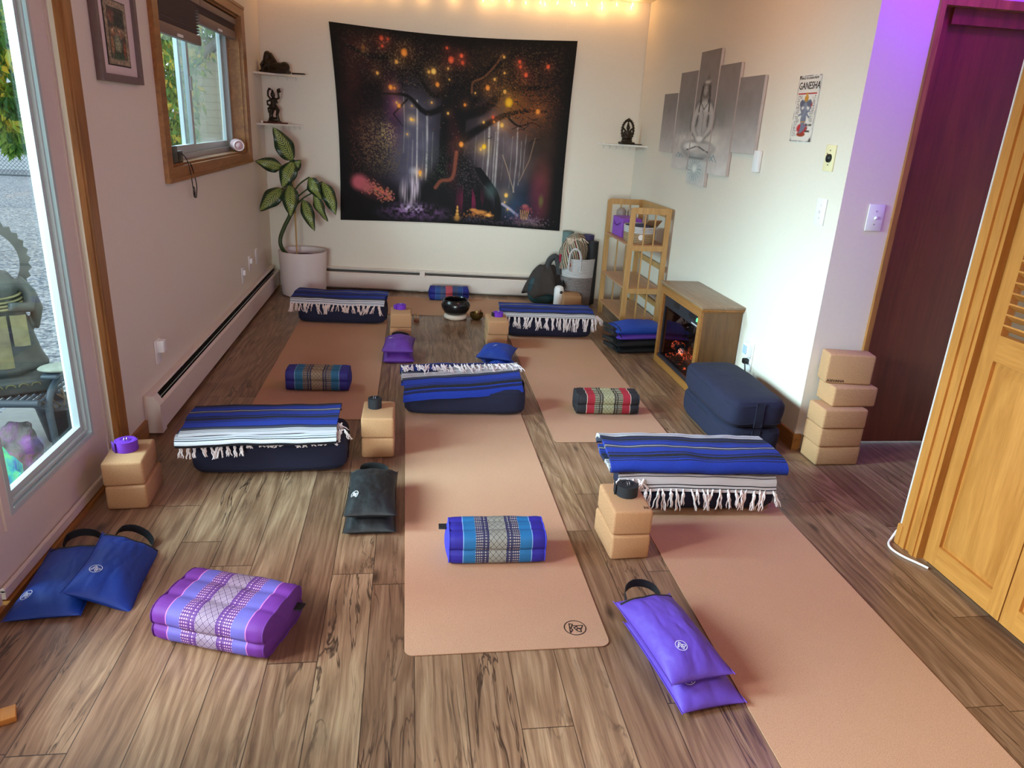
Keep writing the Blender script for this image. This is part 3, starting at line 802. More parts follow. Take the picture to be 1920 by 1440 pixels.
# ================================================================== bolsters
def bolster(label, loc, rz, group=None, L=.65, W=.30, H=.155, hx=1, handle=True):
    t = thing('bolster', label, 'bolster', loc, rz, group or 'navy bolsters')
    r = .045
    b = MB()
    NU, NV = 72, 28
    def fn(u, v):
        # u goes round, v bottom to top
        a = 2 * PI * u; c, s_ = math.cos(a), math.sin(a); e = 7.0
        rr = 1 / ((abs(c) ** e + abs(s_) ** e) ** (1 / e))
        vv = v * 2 - 1
        av = abs(vv)
        if av < .5: k = 1.0 - .018 * (1 - abs(av - .25) / .25) * 0; z = vv * 2 * (H / 2 - r * .55)
        else:
            ph = (av - .5) / .5
            k = None; z = None
        if av >= .5:
            ph = (av - .5) / .5
            if ph < .35:
                w = ph / .35 * PI / 2; inset = r * (1 - math.cos(w)) ; zz = (H / 2 - r * .55) + r * .55 * math.sin(w)
                kx = 1 - inset / (L / 2); ky = 1 - inset / (W / 2)
            else:
                w = 1 - (ph - .35) / .65; kx = (1 - r / (L / 2)) * w; ky = (1 - r / (W / 2)) * w
                zz = H / 2 + .010 * (1 - w ** 2) * (1 if vv > 0 else .0)
            z = math.copysign(zz, vv)
        else:
            kx = ky = 1.0
            bul = .006 * (1 - (z / (H / 2)) ** 2); kx += bul / (L / 2); ky += bul / (W / 2)
        x = rr * c * L / 2 * kx; y = rr * s_ * W / 2 * ky
        wob = noise.noise(Vector((x * 7, y * 7, z * 9 + L * 5 + loc[0]))) * .006
        return (x + wob * (abs(x) > L * .3), y + wob, H / 2 + z + (wob * .8 if z > 0 else 0))
    b.grid(NU, NV, fn, closeu=True)
    b.build('cushion_body', M['navy'], t, merge=True)
    for z in (.030, H - .030):
        b = MB(); pts = []
        for i in range(60):
            a = 2 * PI * i / 60; c, s_ = math.cos(a), math.sin(a); rr = 1 / ((abs(c) ** 7 + abs(s_) ** 7) ** (1 / 7))
            pts.append((rr * c * (L / 2 + .002), rr * s_ * (W / 2 + .002), z + .0015 * math.sin(i)))
        b.tube(pts, .0028, 6, closed=True); b.build('piping', M['navy_seam'], t)
    if handle:
        for sx in ((hx,) if hx else (-1, 1)):
            b = MB()
            for w in (-.020, .020): b.tube([(sx * (L / 2 + .004), w, .012), (sx * (L / 2 + .007), w, H / 2), (sx * (L / 2 + .004), w, H - .012)], .003, 6)
            b.grid(1, 6, lambda u, v: (sx * (L / 2 + .004 + .006 * math.sin(PI * v)), -.020 + .04 * u, .010 + (H - .02) * v))
            b.build('carry_strap', M['navy_seam'], t)
    return t
bolster('navy bolster at the near left, half covered by a white-edged blanket', (-.610, 3.125, 0), r_(2), H=.158)
bolster('navy bolster at the far end of the centre mat', (.305, 3.79, .0047), r_(-1.5), W=.31, H=.16)
bolster('navy bolster beside the potted plant under a fringed blanket', (-.510, 5.64, .0047), r_(-2.5), H=.16)
bolster('navy bolster at the far right with long fringe hanging over its front', (1.045, 5.34, .0047), r_(-1), H=.155)
bolster('dark navy bolster at the near right under a bright blue blanket', (1.235, 2.725, .0047), r_(-2), H=.16)
bolster('lower of the two stacked navy bolsters against the right wall', (1.712, 3.445, .0), r_(-90.5), 'stacked navy bolsters', H=.150)
bolster('upper of the two stacked navy bolsters against the right wall', (1.700, 3.425, .151), r_(-90), 'stacked navy bolsters', H=.150)

# ================================================================== serape blankets
def smooth_path(pts, step=.006):
    """Catmull-Rom resampling"""
    P = [Vector(p) for p in pts]; P = [P[0] * 2 - P[1]] + P + [P[-1] * 2 - P[-2]]
    out = []
    for i in range(1, len(P) - 2):
        a, b_, c, d_ = P[i - 1:i + 3]; n = max(2, int((c - b_).length / step))
        for k in range(n):
            t = k / n
            out.append(.5 * ((2 * b_) + (c - a) * t + (2 * a - 5 * b_ + 4 * c - d_) * t * t + (3 * b_ - a - 3 * c + d_) * t ** 3))
    out.append(P[-2]); return out
def ribbon(b, path, x0, x1, th, seed, skew=0.0, vof=0.0, wav=.004, taper=0.0, skewz=0.0):
    pts = smooth_path([(0, y, z) for y, z in path])
    arc = [0]
    for p, q_ in zip(pts[:-1], pts[1:]): arc.append(arc[-1] + (q_ - p).length)
    n = len(pts); NX = 44
    nor = []
    for i in range(n):
        t = (pts[min(i + 1, n - 1)] - pts[max(i - 1, 0)]).normalized(); nor.append(Vector((0, -t.z, t.y)))
    def P(i, u, side):
        x = x0 + (x1 - x0) * u
        p = pts[i]; q_ = p + nor[i] * side * th / 2
        nz = noise.noise(Vector((x * 5 + seed, p.y * 6, seed * 3.1))); n2 = noise.noise(Vector((x * 13, p.y * 11 + seed, p.z * 20)))
        return (x + .016 * noise.noise(Vector((p.y * 7, p.z * 9 + u * 2, seed))) + taper * p.y, q_.y + skew * (u - .5) + wav * nz * 1.5, q_.z + wav * (1.5 * nz + .8 * n2) + skewz * (u - .5))
    vs = []; uv = []
    w = NX + 1
    for side in (1, -1):
        for i in range(n):
            for k in range(w):
                vs.append(P(i, k / NX, side)); uv.append((k / NX, arc[i] + vof))
    fs = []
    o2 = n * w
    for i in range(n - 1):
        for k in range(NX):
            a = i * w + k
            fs.append((a, a + 1, a + w + 1, a + w)); fs.append((o2 + a, o2 + a + w, o2 + a + w + 1, o2 + a + 1))
        for k in (0, NX):
            a = i * w + k; fs.append((a, a + w, o2 + a + w, o2 + a))
    for i in (0, n - 1):
        for k in range(NX):
            a = i * w + k; fs.append((a, a + 1, o2 + a + 1, o2 + a))
    b.add(vs, fs, None, uv)
    return pts
def fringe(b, x0, x1, edge, length, seed, n=26, out=(-.012, -1.0), surf=None, spread=.012, skew=0.0, skewz=0.0):
    """tassels of knotted yarn; edge=(y,z) start, hang down (or lie along surf path)"""
    rd = random.Random(seed)
    for i in range(n):
        u = (i + .5 + rd.uniform(-.3, .3)) / n; x = x0 + (x1 - x0) * u
        L = length * rd.uniform(.75, 1.15); lean = rd.uniform(-1, 1) * spread * 2.2
        for k in range(4):
            ph = rd.uniform(0, 6.28); sp = rd.uniform(-1, 1) * spread
            pts = []; rs = []
            for j in range(8):
                t = j / 7
                sx = x + lean * t + sp * t * (1.0 if t > .3 else t / .3) + .0022 * math.cos(ph + j * 1.9)
                if surf:
                    yy, zz = surf(t * L); y = edge[0] + yy; z = edge[1] + zz + .0035 * (k % 3) + .003 * math.sin(ph + j)
                else:
                    y = edge[0] - .010 * math.sin(min(1, t * 2.2) * PI / 2) - .006 * math.sin(ph) * t; z = edge[1] - L * (t ** 1.15)
                y += .0018 * math.sin(ph + j * 1.9) + skew * (u - .5); z += skewz * (u - .5)
                pts.append((sx, y, z)); rs.append(.0026 if j not in (2,) else .0042)
            rs[-1] = .0014
            b.tube(pts, rs, 5)
def blanket(label, loc, rz, ribs, frs, fm='fringe'):
    t = thing('blanket', label, 'blanket', loc, rz, 'folded striped blankets')
    for a in ribs:
        b = MB(); ribbon(b, **a); b.build('folded_cloth', M['serape'], t)
    for k, a in enumerate(frs):
        b = MB(); fringe(b, **a); o = b.build('fringe', M[fm], t); o['kind'] = 'stuff'
    return t
# near left: white band folded over at the front, blue behind
blanket('blue and white striped blanket on the near left bolster, its broad white fold in front', (-.630, 3.115, .166), r_(3.5),
    [dict(path=[(.13, .006), (-.06, .006), (-.17, .004), (-.205, .006), (-.218, .018), (-.205, .031), (-.14, .031), (.0, .034), (.15, .030)], x0=-.345, x1=.300, th=.011, seed=1.0, vof=.045, wav=.003),
     dict(path=[(-.170, .044), (-.10, .047), (.0, .050), (.12, .048), (.165, .040), (.175, .028), (.15, .016)], x0=-.335, x1=.315, th=.009, seed=2.2, vof=.05, wav=.003)],
    [dict(x0=-.33, x1=-.08, edge=(-.186, .004), length=.055, seed=3, n=11), dict(x0=-.08, x1=.30, edge=(-.180, .006), length=.022, seed=5, n=14),
     dict(x0=.30, x1=.345, edge=(-.12, .030), length=.055, seed=6, n=4, spread=.02), dict(x0=.30, x1=.33, edge=(-.06, .035), length=.035, seed=7, n=3, spread=.02)])
# centre: fringe flopped over the top
def surfM(s): return (-s * .92, -.004 * s / .1 + .004 - .9 * max(0, s - .085))
blanket('blue striped blanket on the centre mat bolster, fringe lying across its top', (.285, 3.79, .168), r_(2.5),
    [dict(path=[(.00, .034), (.08, .036), (.145, .032), (.165, .020), (.15, .006), (.05, .004), (-.10, .004)], x0=-.33, x1=.325, th=.010, seed=4.1, vof=.10, wav=.004),
     dict(path=[(.055, .044), (-.02, .034), (-.09, .022), (-.145, .010), (-.168, -.016), (-.174, -.046)], x0=-.325, x1=.325, th=.009, seed=5.3, vof=.0, wav=.004, skew=.05, skewz=.030)],
    [dict(x0=-.335, x1=.320, edge=(.060, .050), length=.085, seed=11, n=34, surf=surfM, spread=.016, skew=.02)])
# far left
blanket('dark blue blanket with tan fringe on the bolster beside the plant', (-.525, 5.65, .168), r_(-5),
    [dict(path=[(-.158, -.016), (-.150, .012), (-.125, .024), (-.05, .030), (.06, .034), (.15, .030), (.168, .018), (.15, .006), (.0, .004), (-.10, .004)], x0=-.355, x1=.345, th=.009, seed=6.1, vof=.046, wav=.005)],
    [dict(x0=-.36, x1=.33, edge=(-.160, -.006), length=.075, seed=21, n=30, spread=.016)], 'fringe_tan')
# far right
blanket('blue blanket with a long white fringe on the far right bolster', (1.055, 5.33, .163), r_(-4),
    [dict(path=[(-.170, .004), (-.150, .024), (-.10, .032), (.0, .036), (.10, .036), (.150, .030), (.165, .018), (.15, .006), (.0, .004), (-.10, .004)], x0=-.375, x1=.335, th=.009, seed=8.1, vof=.055, wav=.004)],
    [dict(x0=-.365, x1=.345, edge=(-.160, .018), length=.105, seed=31, n=30, spread=.015), dict(x0=.34, x1=.36, edge=(-.12, .02), length=.07, seed=33, n=3, spread=.03)])
# near right
blanket('bright blue striped blanket rolled thick on the near right bolster, white fringe below', (1.195, 2.714, .168), r_(-3),
    [dict(path=[(-.163, -.060), (-.158, -.030), (-.152, -.006), (-.12, .008), (.0, .006), (.13, .004)], x0=-.335, x1=.335, th=.008, seed=9.1, vof=.0, wav=.004),
     dict(path=[(.12, .018), (-.05, .020), (-.125, .020), (-.152, .028), (-.162, .044), (-.145, .062), (-.09, .070), (.0, .072), (.10, .068), (.150, .058), (.168, .040), (.15, .022)], x0=-.375, x1=.375, th=.015, seed=10.4, vof=.24, wav=.005)],
    [dict(x0=-.32, x1=.335, edge=(-.164, -.046), length=.085, seed=41, n=24, spread=.016), dict(x0=-.34, x1=-.22, edge=(-.160, -.004), length=.05, seed=43, n=5, spread=.02)])

# ================================================================== woven block cushions
def cushion(label, loc, rz, mat, endmat, L=.345, W=.155, H=.125, tagside=None, taprot=0, tlobes=3, group='woven block cushions'):
    t = thing('block_cushion', label, 'cushion', loc, rz, group)
    N = 96
    def sec(a):
        c, s_ = math.cos(a), math.sin(a); e = 4.6
        rr = 1 / ((abs(c) ** e + abs(s_) ** e) ** (1 / e)); y = rr * c; z = rr * s_
        return y, z
    pts = []
    for k in range(N):
        y, z = sec(2 * PI * k / N)
        # tufted rolls: grooves in the top/bottom and along the middle of the sides
        g = 0
        if abs(z) > .8:
            for i in range(1, tlobes): g += math.exp(-((y - (-1 + 2 * i / tlobes)) / .10) ** 2)
        gs = math.exp(-(z / .13) ** 2) if abs(y) > .8 else 0
        pts.append((y * W / 2 - math.copysign(.009 * gs, y), z * H / 2 - math.copysign(.0065 * g, z), g + gs))
    arc = [0]
    for k in range(N): arc.append(arc[-1] + math.hypot(pts[(k + 1) % N][0] - pts[k][0], pts[(k + 1) % N][1] - pts[k][1]))
    NXs = 30
    b = MB(); vs = []; uv = []; fs = []
    for i in range(NXs + 1):
        u = i / NXs * 2 - 1; au = abs(u)
        k2 = 1 - .05 * max(0, (au - .86) / .14) ** 2 + .012 * math.cos(u * PI / 2)
        for k in range(N + 1):
            y, z, g = pts[k % N]
            x = u * L / 2; w = .0022 * noise.noise(Vector((x * 22 + loc[0] * 9, y * 30, z * 30)))
            vs.append((x, y * k2 + w, H / 2 + z * k2 + (w if z > 0 else 0))); uv.append((x * .345 / L, arc[k]))
    w_ = N + 1
    for i in range(NXs):
        for k in range(N): a = i * w_ + k; fs.append((a, a + 1, a + w_ + 1, a + w_))
    b.add(vs, fs, None, uv); b.build('woven_cover', mat, t)
    for sx in (-1, 1):
        b = MB()
        def fn(u, v):
            k = int(round(u * N)) % N; y, z, g = pts[k]; w = 1 - v
            return (sx * (L / 2 + .016 * math.sin(v * PI / 2)), y * .962 * w, H / 2 + z * .962 * w)
        b.grid(N, 6, fn, closeu=True)
        b.build('end_panel', endmat, t, merge=True)
        b = MB(); b.tube([(sx * (L / 2 + .0005), y * .965, H / 2 + z * .965) for y, z, g in pts[::2]], .0022, 5, closed=True)
        b.build('piping', endmat, t)
    if tagside:
        sx, yy, zz = tagside
        b = MB(); b.rbox((sx * (L / 2 + .020), yy, zz), (.034, .036, .004), .001, 1, None)
        b.build('loop_tab', M['web_black'], t)
    return t
cushion('violet woven block cushion on bare floor at the lower left', (-.540, 1.935, 0), r_(-19), M['thai_purple'], M['thai_purple_end'], .355, .245, .128, (1, .06, .075))
cushion('turquoise and cobalt woven block cushion on the centre mat', (.318, 2.296, .0047), r_(-1), M['thai_blue'], M['thai_blue_end'], .345, .165, .125, (-1, .03, .100))
M['thai_teal_end'] = fabric('indigo_cotton', S(34, 28, 112), 0.1, 0.7)
M['thai_red_end'] = fabric('charcoal_cotton', S(30, 28, 34), 0.1, 0.7)
M['thai_back_end'] = fabric('ultramarine_cotton', S(22, 30, 130), 0.1, 0.7)
cushion('teal and indigo woven block cushion on the shaded left mat', (-.520, 4.075, .0047), r_(-2), M['thai_teal'], M['thai_teal_end'], .345, .155, .125)
cushion('crimson and black woven block cushion on the mat by the electric fireplace', (1.100, 3.715, .0047), r_(-1.5), M['thai_red'], M['thai_red_end'], .345, .150, .120)
cushion('blue woven block cushion with coral middle on the crosswise mat', (.345, 6.385, .005), r_(-1), M['thai_back'], M['thai_back_end'], .335, .135, .115)

# ================================================================== sandbags
def sandbag(label, loc, rz, mat, L=.36, W=.215, H=.075, handle=True, tilt=(0, 0), seed=0, logo_at=(-.6, -.62), lr=.017, zip_=True, group='sandbags', shrink=.06, hr=.62):
    t = thing('sandbag', label, 'sandbag', loc, rz, group, (tilt[0], tilt[1], rz))
    def surf(u, v, side):
        # u across (-1..1), v along (-1..1)
        e = max(0.0, 1 - abs(u) ** 2.4) ** .66 * max(0.0, 1 - abs(v) ** 3.0) ** .85
        px = u * W / 2 * (1 - shrink * (1 - v * v) * 1.0); py = v * L / 2 * (1 - shrink * .6 * (1 - u * u))
        nz = noise.noise(Vector((u * 1.6 + seed, v * 2.1, seed))) ; n2 = noise.noise(Vector((u * 6 + seed, v * 4, seed * 2)))
        edge = (abs(v) ** 3)
        wr = .14 * nz + .07 * n2 + edge * .16 * math.sin(u * 9 + seed) - .12 * max(0, .10 - abs(noise.noise(Vector((u * 2.2 + seed, v * 1.6, 5 + seed))))) * 8
        z = H * .5 + side * H * .5 * e * (1 + wr * (1 if side > 0 else .2))
        if side < 0: z = max(0.001 * 1, H * .5 - H * .85 * e ** .8) if e > 0 else H * .5
        z -= .26 * H * (1 - e) * (1 if side else 1)
        return (px, py, max(z, 0.0))
    b = MB(); n = 30
    for side in (1, -1): b.grid(n, n + 8, lambda u, v: surf(u * 2 - 1, v * 2 - 1, side))
    o = b.build('bag_body', mat, t, merge=True)
    mod(o, 'SUBSURF', levels=1, render_levels=1)
    # seam along both long sides
    b = MB()
    for sx in (-1, 1): b.tube([tuple(Vector(surf(sx, k / 12 * 2 - 1, 0)) + Vector((0, 0, .001))) for k in range(13)], .0016, 5)
    b.build('side_seam', mat, t)
    if zip_:
        b = MB(); b.tube([tuple(Vector(surf(-.92 + 1.84 * k / 14, .84, 1)) + Vector((0, 0, .0015))) for k in range(15)], .0045, 6, flat=.4)
        b.build('zipper', M['web_black'], t)
    if handle:
        b = MB(); pts = [(-W * .30, L / 2 * .93, .022), (-W * .27, L / 2 * .93 + .045 * hr, .030 + .02 * hr), (-W * .1, L / 2 * .93 + .075 * hr, .036 + .025 * hr), (W * .12, L / 2 * .93 + .072 * hr, .034 + .02 * hr), (W * .27, L / 2 * .93 + .04 * hr, .028 + .01 * hr), (W * .30, L / 2 * .93, .022)]
        sp = smooth_path(pts, .012); vs = []; fs = []
        for p in sp: vs += [(p.x, p.y, p.z - .014), (p.x, p.y, p.z + .014), (p.x, p.y + .003, p.z + .014), (p.x, p.y + .003, p.z - .014)]
        for i in range(len(sp) - 1):
            for k in range(4): a = i * 4; fs.append((a + k, a + (k + 1) % 4, a + 4 + (k + 1) % 4, a + 4 + k))
        b.add(vs, fs); b.build('handle', M['web_black'], t)
    if logo_at:
        u, v = logo_at; p = Vector(surf(u, v, 1)); du = Vector(surf(u + .05, v, 1)) - p; dv = Vector(surf(u, v + .05, 1)) - p
        nn = du.cross(dv).normalized(); X = du.normalized(); Y = nn.cross(X)
        mt = Matrix((X, Y, nn)).transposed().to_4x4(); mt.translation = p + nn * .0035
        lg = logo('printed_mark', M['logo_white'], t, (0, 0, 0), (0, 0, 0), lr, True, 0.0)
        lg.matrix_local = mt
    return t
sandbag('royal blue sandbag flat on the floor beside the glazed door', (-1.120, 2.195, 0), r_(5), M['bag_blue'], .41, .215, .062, True, seed=1.3, logo_at=(-.62, -.60), lr=.019)
sandbag('royal blue sandbag propped across another by the glazed door', (-.975, 2.215, .012), r_(2), M['bag_blue'], .385, .215, .085, True, (r_(-3), r_(25)), seed=4.4, logo_at=(-.50, -.52), lr=.019, shrink=.10)
sandbag('lower of the two black sandbags left of the centre mat', (-.150, 2.625, 0), r_(1), M['bag_black'], .375, .200, .075, False, seed=2.1, logo_at=(-.60, -.62))
sandbag('upper of the two black sandbags left of the centre mat', (-.146, 2.640, .062), r_(0), M['bag_black'], .375, .200, .080, True, (0, 0), seed=7.7, logo_at=(-.62, -.50), hr=.3)
sandbag('lower violet sandbag beside the near right mat', (.812, 1.680, .0), r_(8), M['bag_purple'], .40, .200, .075, False, seed=3.7, logo_at=(-.45, -.62), lr=.018)
sandbag('upper violet sandbag with black handle beside the near right mat', (.782, 1.712, .062), r_(9.5), M['bag_purple'], .385, .200, .080, True, (0, 0), seed=5.9, logo_at=(-.30, -.55), lr=.018)
sandbag('lower plum sandbag in front of the far left blocks', (-.075, 4.70, 0), r_(2), M['bag_plum'], .33, .205, .075, False, seed=6.6, logo_at=None)
sandbag('upper plum sandbag in front of the far left blocks', (-.070, 4.715, .062), r_(-3), M['bag_plum'], .33, .205, .075, True, (0, 0), seed=8.6, logo_at=(-.55, -.1), lr=.014, hr=.3)
sandbag('lower small blue sandbag behind the centre bolster', (.585, 4.56, 0), r_(12), M['bag_blue'], .33, .200, .070, False, seed=9.2, logo_at=None)
sandbag('upper small blue sandbag behind the centre bolster', (.580, 4.60, .050), r_(-17), M['bag_blue'], .30, .235, .072, False, (0, 0), seed=1.9, logo_at=(-.1, -.1), lr=.014, zip_=False)
for (l, mt, x, y, z, a, hh) in (('black sandbag at the bottom of the pile by the bamboo shelf', 'bag_black', 1.665, 4.955, 0, 96, .065),
                              ('second black sandbag of the pile by the bamboo shelf', 'bag_black', 1.650, 4.945, .052, 99, .060),
                              ('violet sandbag squeezed between blue and black ones by the bamboo shelf', 'bag_purple', 1.660, 4.965, .100, 98, .050),
                              ('blue sandbag on top of the pile by the bamboo shelf', 'bag_blue', 1.655, 4.970, .136, 97, .075)):
    sandbag(l, (x, y, z), r_(a), M[mt], .43, .26, hh, True, (0, 0), seed=z * 30 + 2, logo_at=None, hr=.8)

# ================================================================== painted cloths and prints (colour per vertex)
def srgb_lin(a):
    return np.where(a <= 0.04045, a / 12.92, ((a + 0.055) / 1.055) ** 2.4)
class Paint:
    """a small painter over a w x h field, u to the right and v down, both 0..1"""
    def __init__(s, w, h, base, seed=0):
        s.w, s.h = w, h; s.a = np.zeros((h, w, 3)); s.a[:] = np.array(base) / 255
        s.U, s.V = np.meshgrid(np.linspace(0, 1, w), np.linspace(0, 1, h)); s.asp = h / w
        s.r = np.random.RandomState(seed)
    def noise(s, fx, fy, oct_=4):
        out = np.zeros((s.h, s.w)); amp = 1; tot = 0
        for o in range(oct_):
            gx, gy = int(fx * 2 ** o) + 2, int(fy * 2 ** o) + 2
            g = s.r.rand(gy + 1, gx + 1); x = s.U * (gx - 1); y = s.V * (gy - 1); xi = x.astype(int); yi = y.astype(int); fx_ = x - xi; fy_ = y - yi
            fx_ = fx_ * fx_ * (3 - 2 * fx_); fy_ = fy_ * fy_ * (3 - 2 * fy_)
            out += amp * ((g[yi, xi] * (1 - fx_) + g[yi, xi + 1] * fx_) * (1 - fy_) + (g[yi + 1, xi] * (1 - fx_) + g[yi + 1, xi + 1] * fx_) * fy_)
            tot += amp; amp *= .55
        return out / tot
    def over(s, mask, col):
        mask = np.clip(mask, 0, 1)[..., None]; s.a = s.a * (1 - mask) + np.array(col) / 255 * mask
    def addc(s, mask, col):
        s.a += np.clip(mask, 0, 9)[..., None] * np.array(col) / 255
    def ell(s, u, v, ru, rv, soft=.2, rot=0):
        dx = s.U - u; dy = (s.V - v); c, k = math.cos(rot), math.sin(rot)
        X = dx * c + dy * s.asp * k; Y = -dx * k + dy * s.asp * c
        d = np.sqrt((X / ru) ** 2 + (Y / (rv * s.asp)) ** 2)
        return np.clip((1 + soft - d) / (2 * soft + 1e-6), 0, 1)
    def line(s, pts, w, soft=.4):
        m_ = np.zeros((s.h, s.w))
        if not isinstance(w, (list, tuple)): w = [w] * len(pts)
        if len(pts) > 3:
            A = [Vector((*p, k)) for p, k in zip(pts, w)]; A = [A[0] * 2 - A[1]] + A + [A[-1] * 2 - A[-2]]; o_ = []
            for i in range(1, len(A) - 2):
                for k in range(4):
                    t = k / 4; a, b_, c, d_ = A[i - 1:i + 3]
                    o_.append(.5 * ((2 * b_) + (c - a) * t + (2 * a - 5 * b_ + 4 * c - d_) * t * t + (3 * b_ - a - 3 * c + d_) * t ** 3))
            o_.append(A[-2]); pts = [(v.x, v.y) for v in o_]; w = [abs(v.z) + 1e-5 for v in o_]
        for (p, q_, wa, wb_) in zip(pts[:-1], pts[1:], w[:-1], w[1:]):
            ax, ay, bx, by = p[0], p[1] * s.asp, q_[0], q_[1] * s.asp
            x0 = max(0, int((min(ax, bx) - .05) * s.w)); x1 = min(s.w, int((max(ax, bx) + .05) * s.w) + 1)
            px = s.U[:, x0:x1]; py = s.V[:, x0:x1] * s.asp
            L = (bx - ax) ** 2 + (by - ay) ** 2 + 1e-12; t = np.clip(((px - ax) * (bx - ax) + (py - ay) * (by - ay)) / L, 0, 1)
            d = np.hypot(px - ax - t * (bx - ax), py - ay - t * (by - ay)); ww = wa + (wb_ - wa) * t
            m_[:, x0:x1] = np.maximum(m_[:, x0:x1], np.clip((ww * (1 + soft) - d) / (2 * soft * ww + 1e-6), 0, 1))
        return m_
    def glow(s, u, v, r, col, k=1.0):
        d2 = ((s.U - u) ** 2 + ((s.V - v) * s.asp) ** 2) / r ** 2
        s.addc(np.exp(-d2) * k, col)
def painted_grid(P, name, pos, mat, parent=None, back=None, win=(0, 1, 0, 1), nx=None, ny=None):
    """mesh grid coloured from P; pos(u,v) gives the point"""
    nx = nx or P.w - 1; ny = ny or P.h - 1
    u0, u1, v0, v1 = win
    vs = []; 
    for j in range(ny + 1):
        for i in range(nx + 1): vs.append(pos(i / nx, j / ny))
    w = nx + 1
    fs = [(j * w + i, (j + 1) * w + i, (j + 1) * w + i + 1, j * w + i + 1) for j in range(ny) for i in range(nx)]
    me = bpy.data.meshes.new(name); me.from_pydata(vs, [], fs)
    ca = me.color_attributes.new('Col', 'FLOAT_COLOR', 'POINT')
    jj = np.clip(((v0 + (v1 - v0) * np.arange(ny + 1) / ny) * (P.h - 1)).round().astype(int), 0, P.h - 1)
    ii = np.clip(((u0 + (u1 - u0) * np.arange(nx + 1) / nx) * (P.w - 1)).round().astype(int), 0, P.w - 1)
    c = srgb_lin(np.clip(P.a[np.ix_(jj, ii)], 0, 1)); rgba = np.ones((ny + 1, nx + 1, 4)); rgba[..., :3] = c
    ca.data.foreach_set('color', rgba.astype(np.float32).ravel())
    me.polygons.foreach_set('use_smooth', [True] * len(me.polygons))
    o = bpy.data.objects.new(name, me); COL.objects.link(o); me.materials.append(mat)
    if parent: o.parent = parent
    return o
M['print'] = m_vcol('printed_cloth', 0.9)
M['print_flat'] = m_vcol('printed_surface', 0.75, bump=False)
M['print_gloss'] = m_vcol('printed_enamel', 0.4, bump=False)

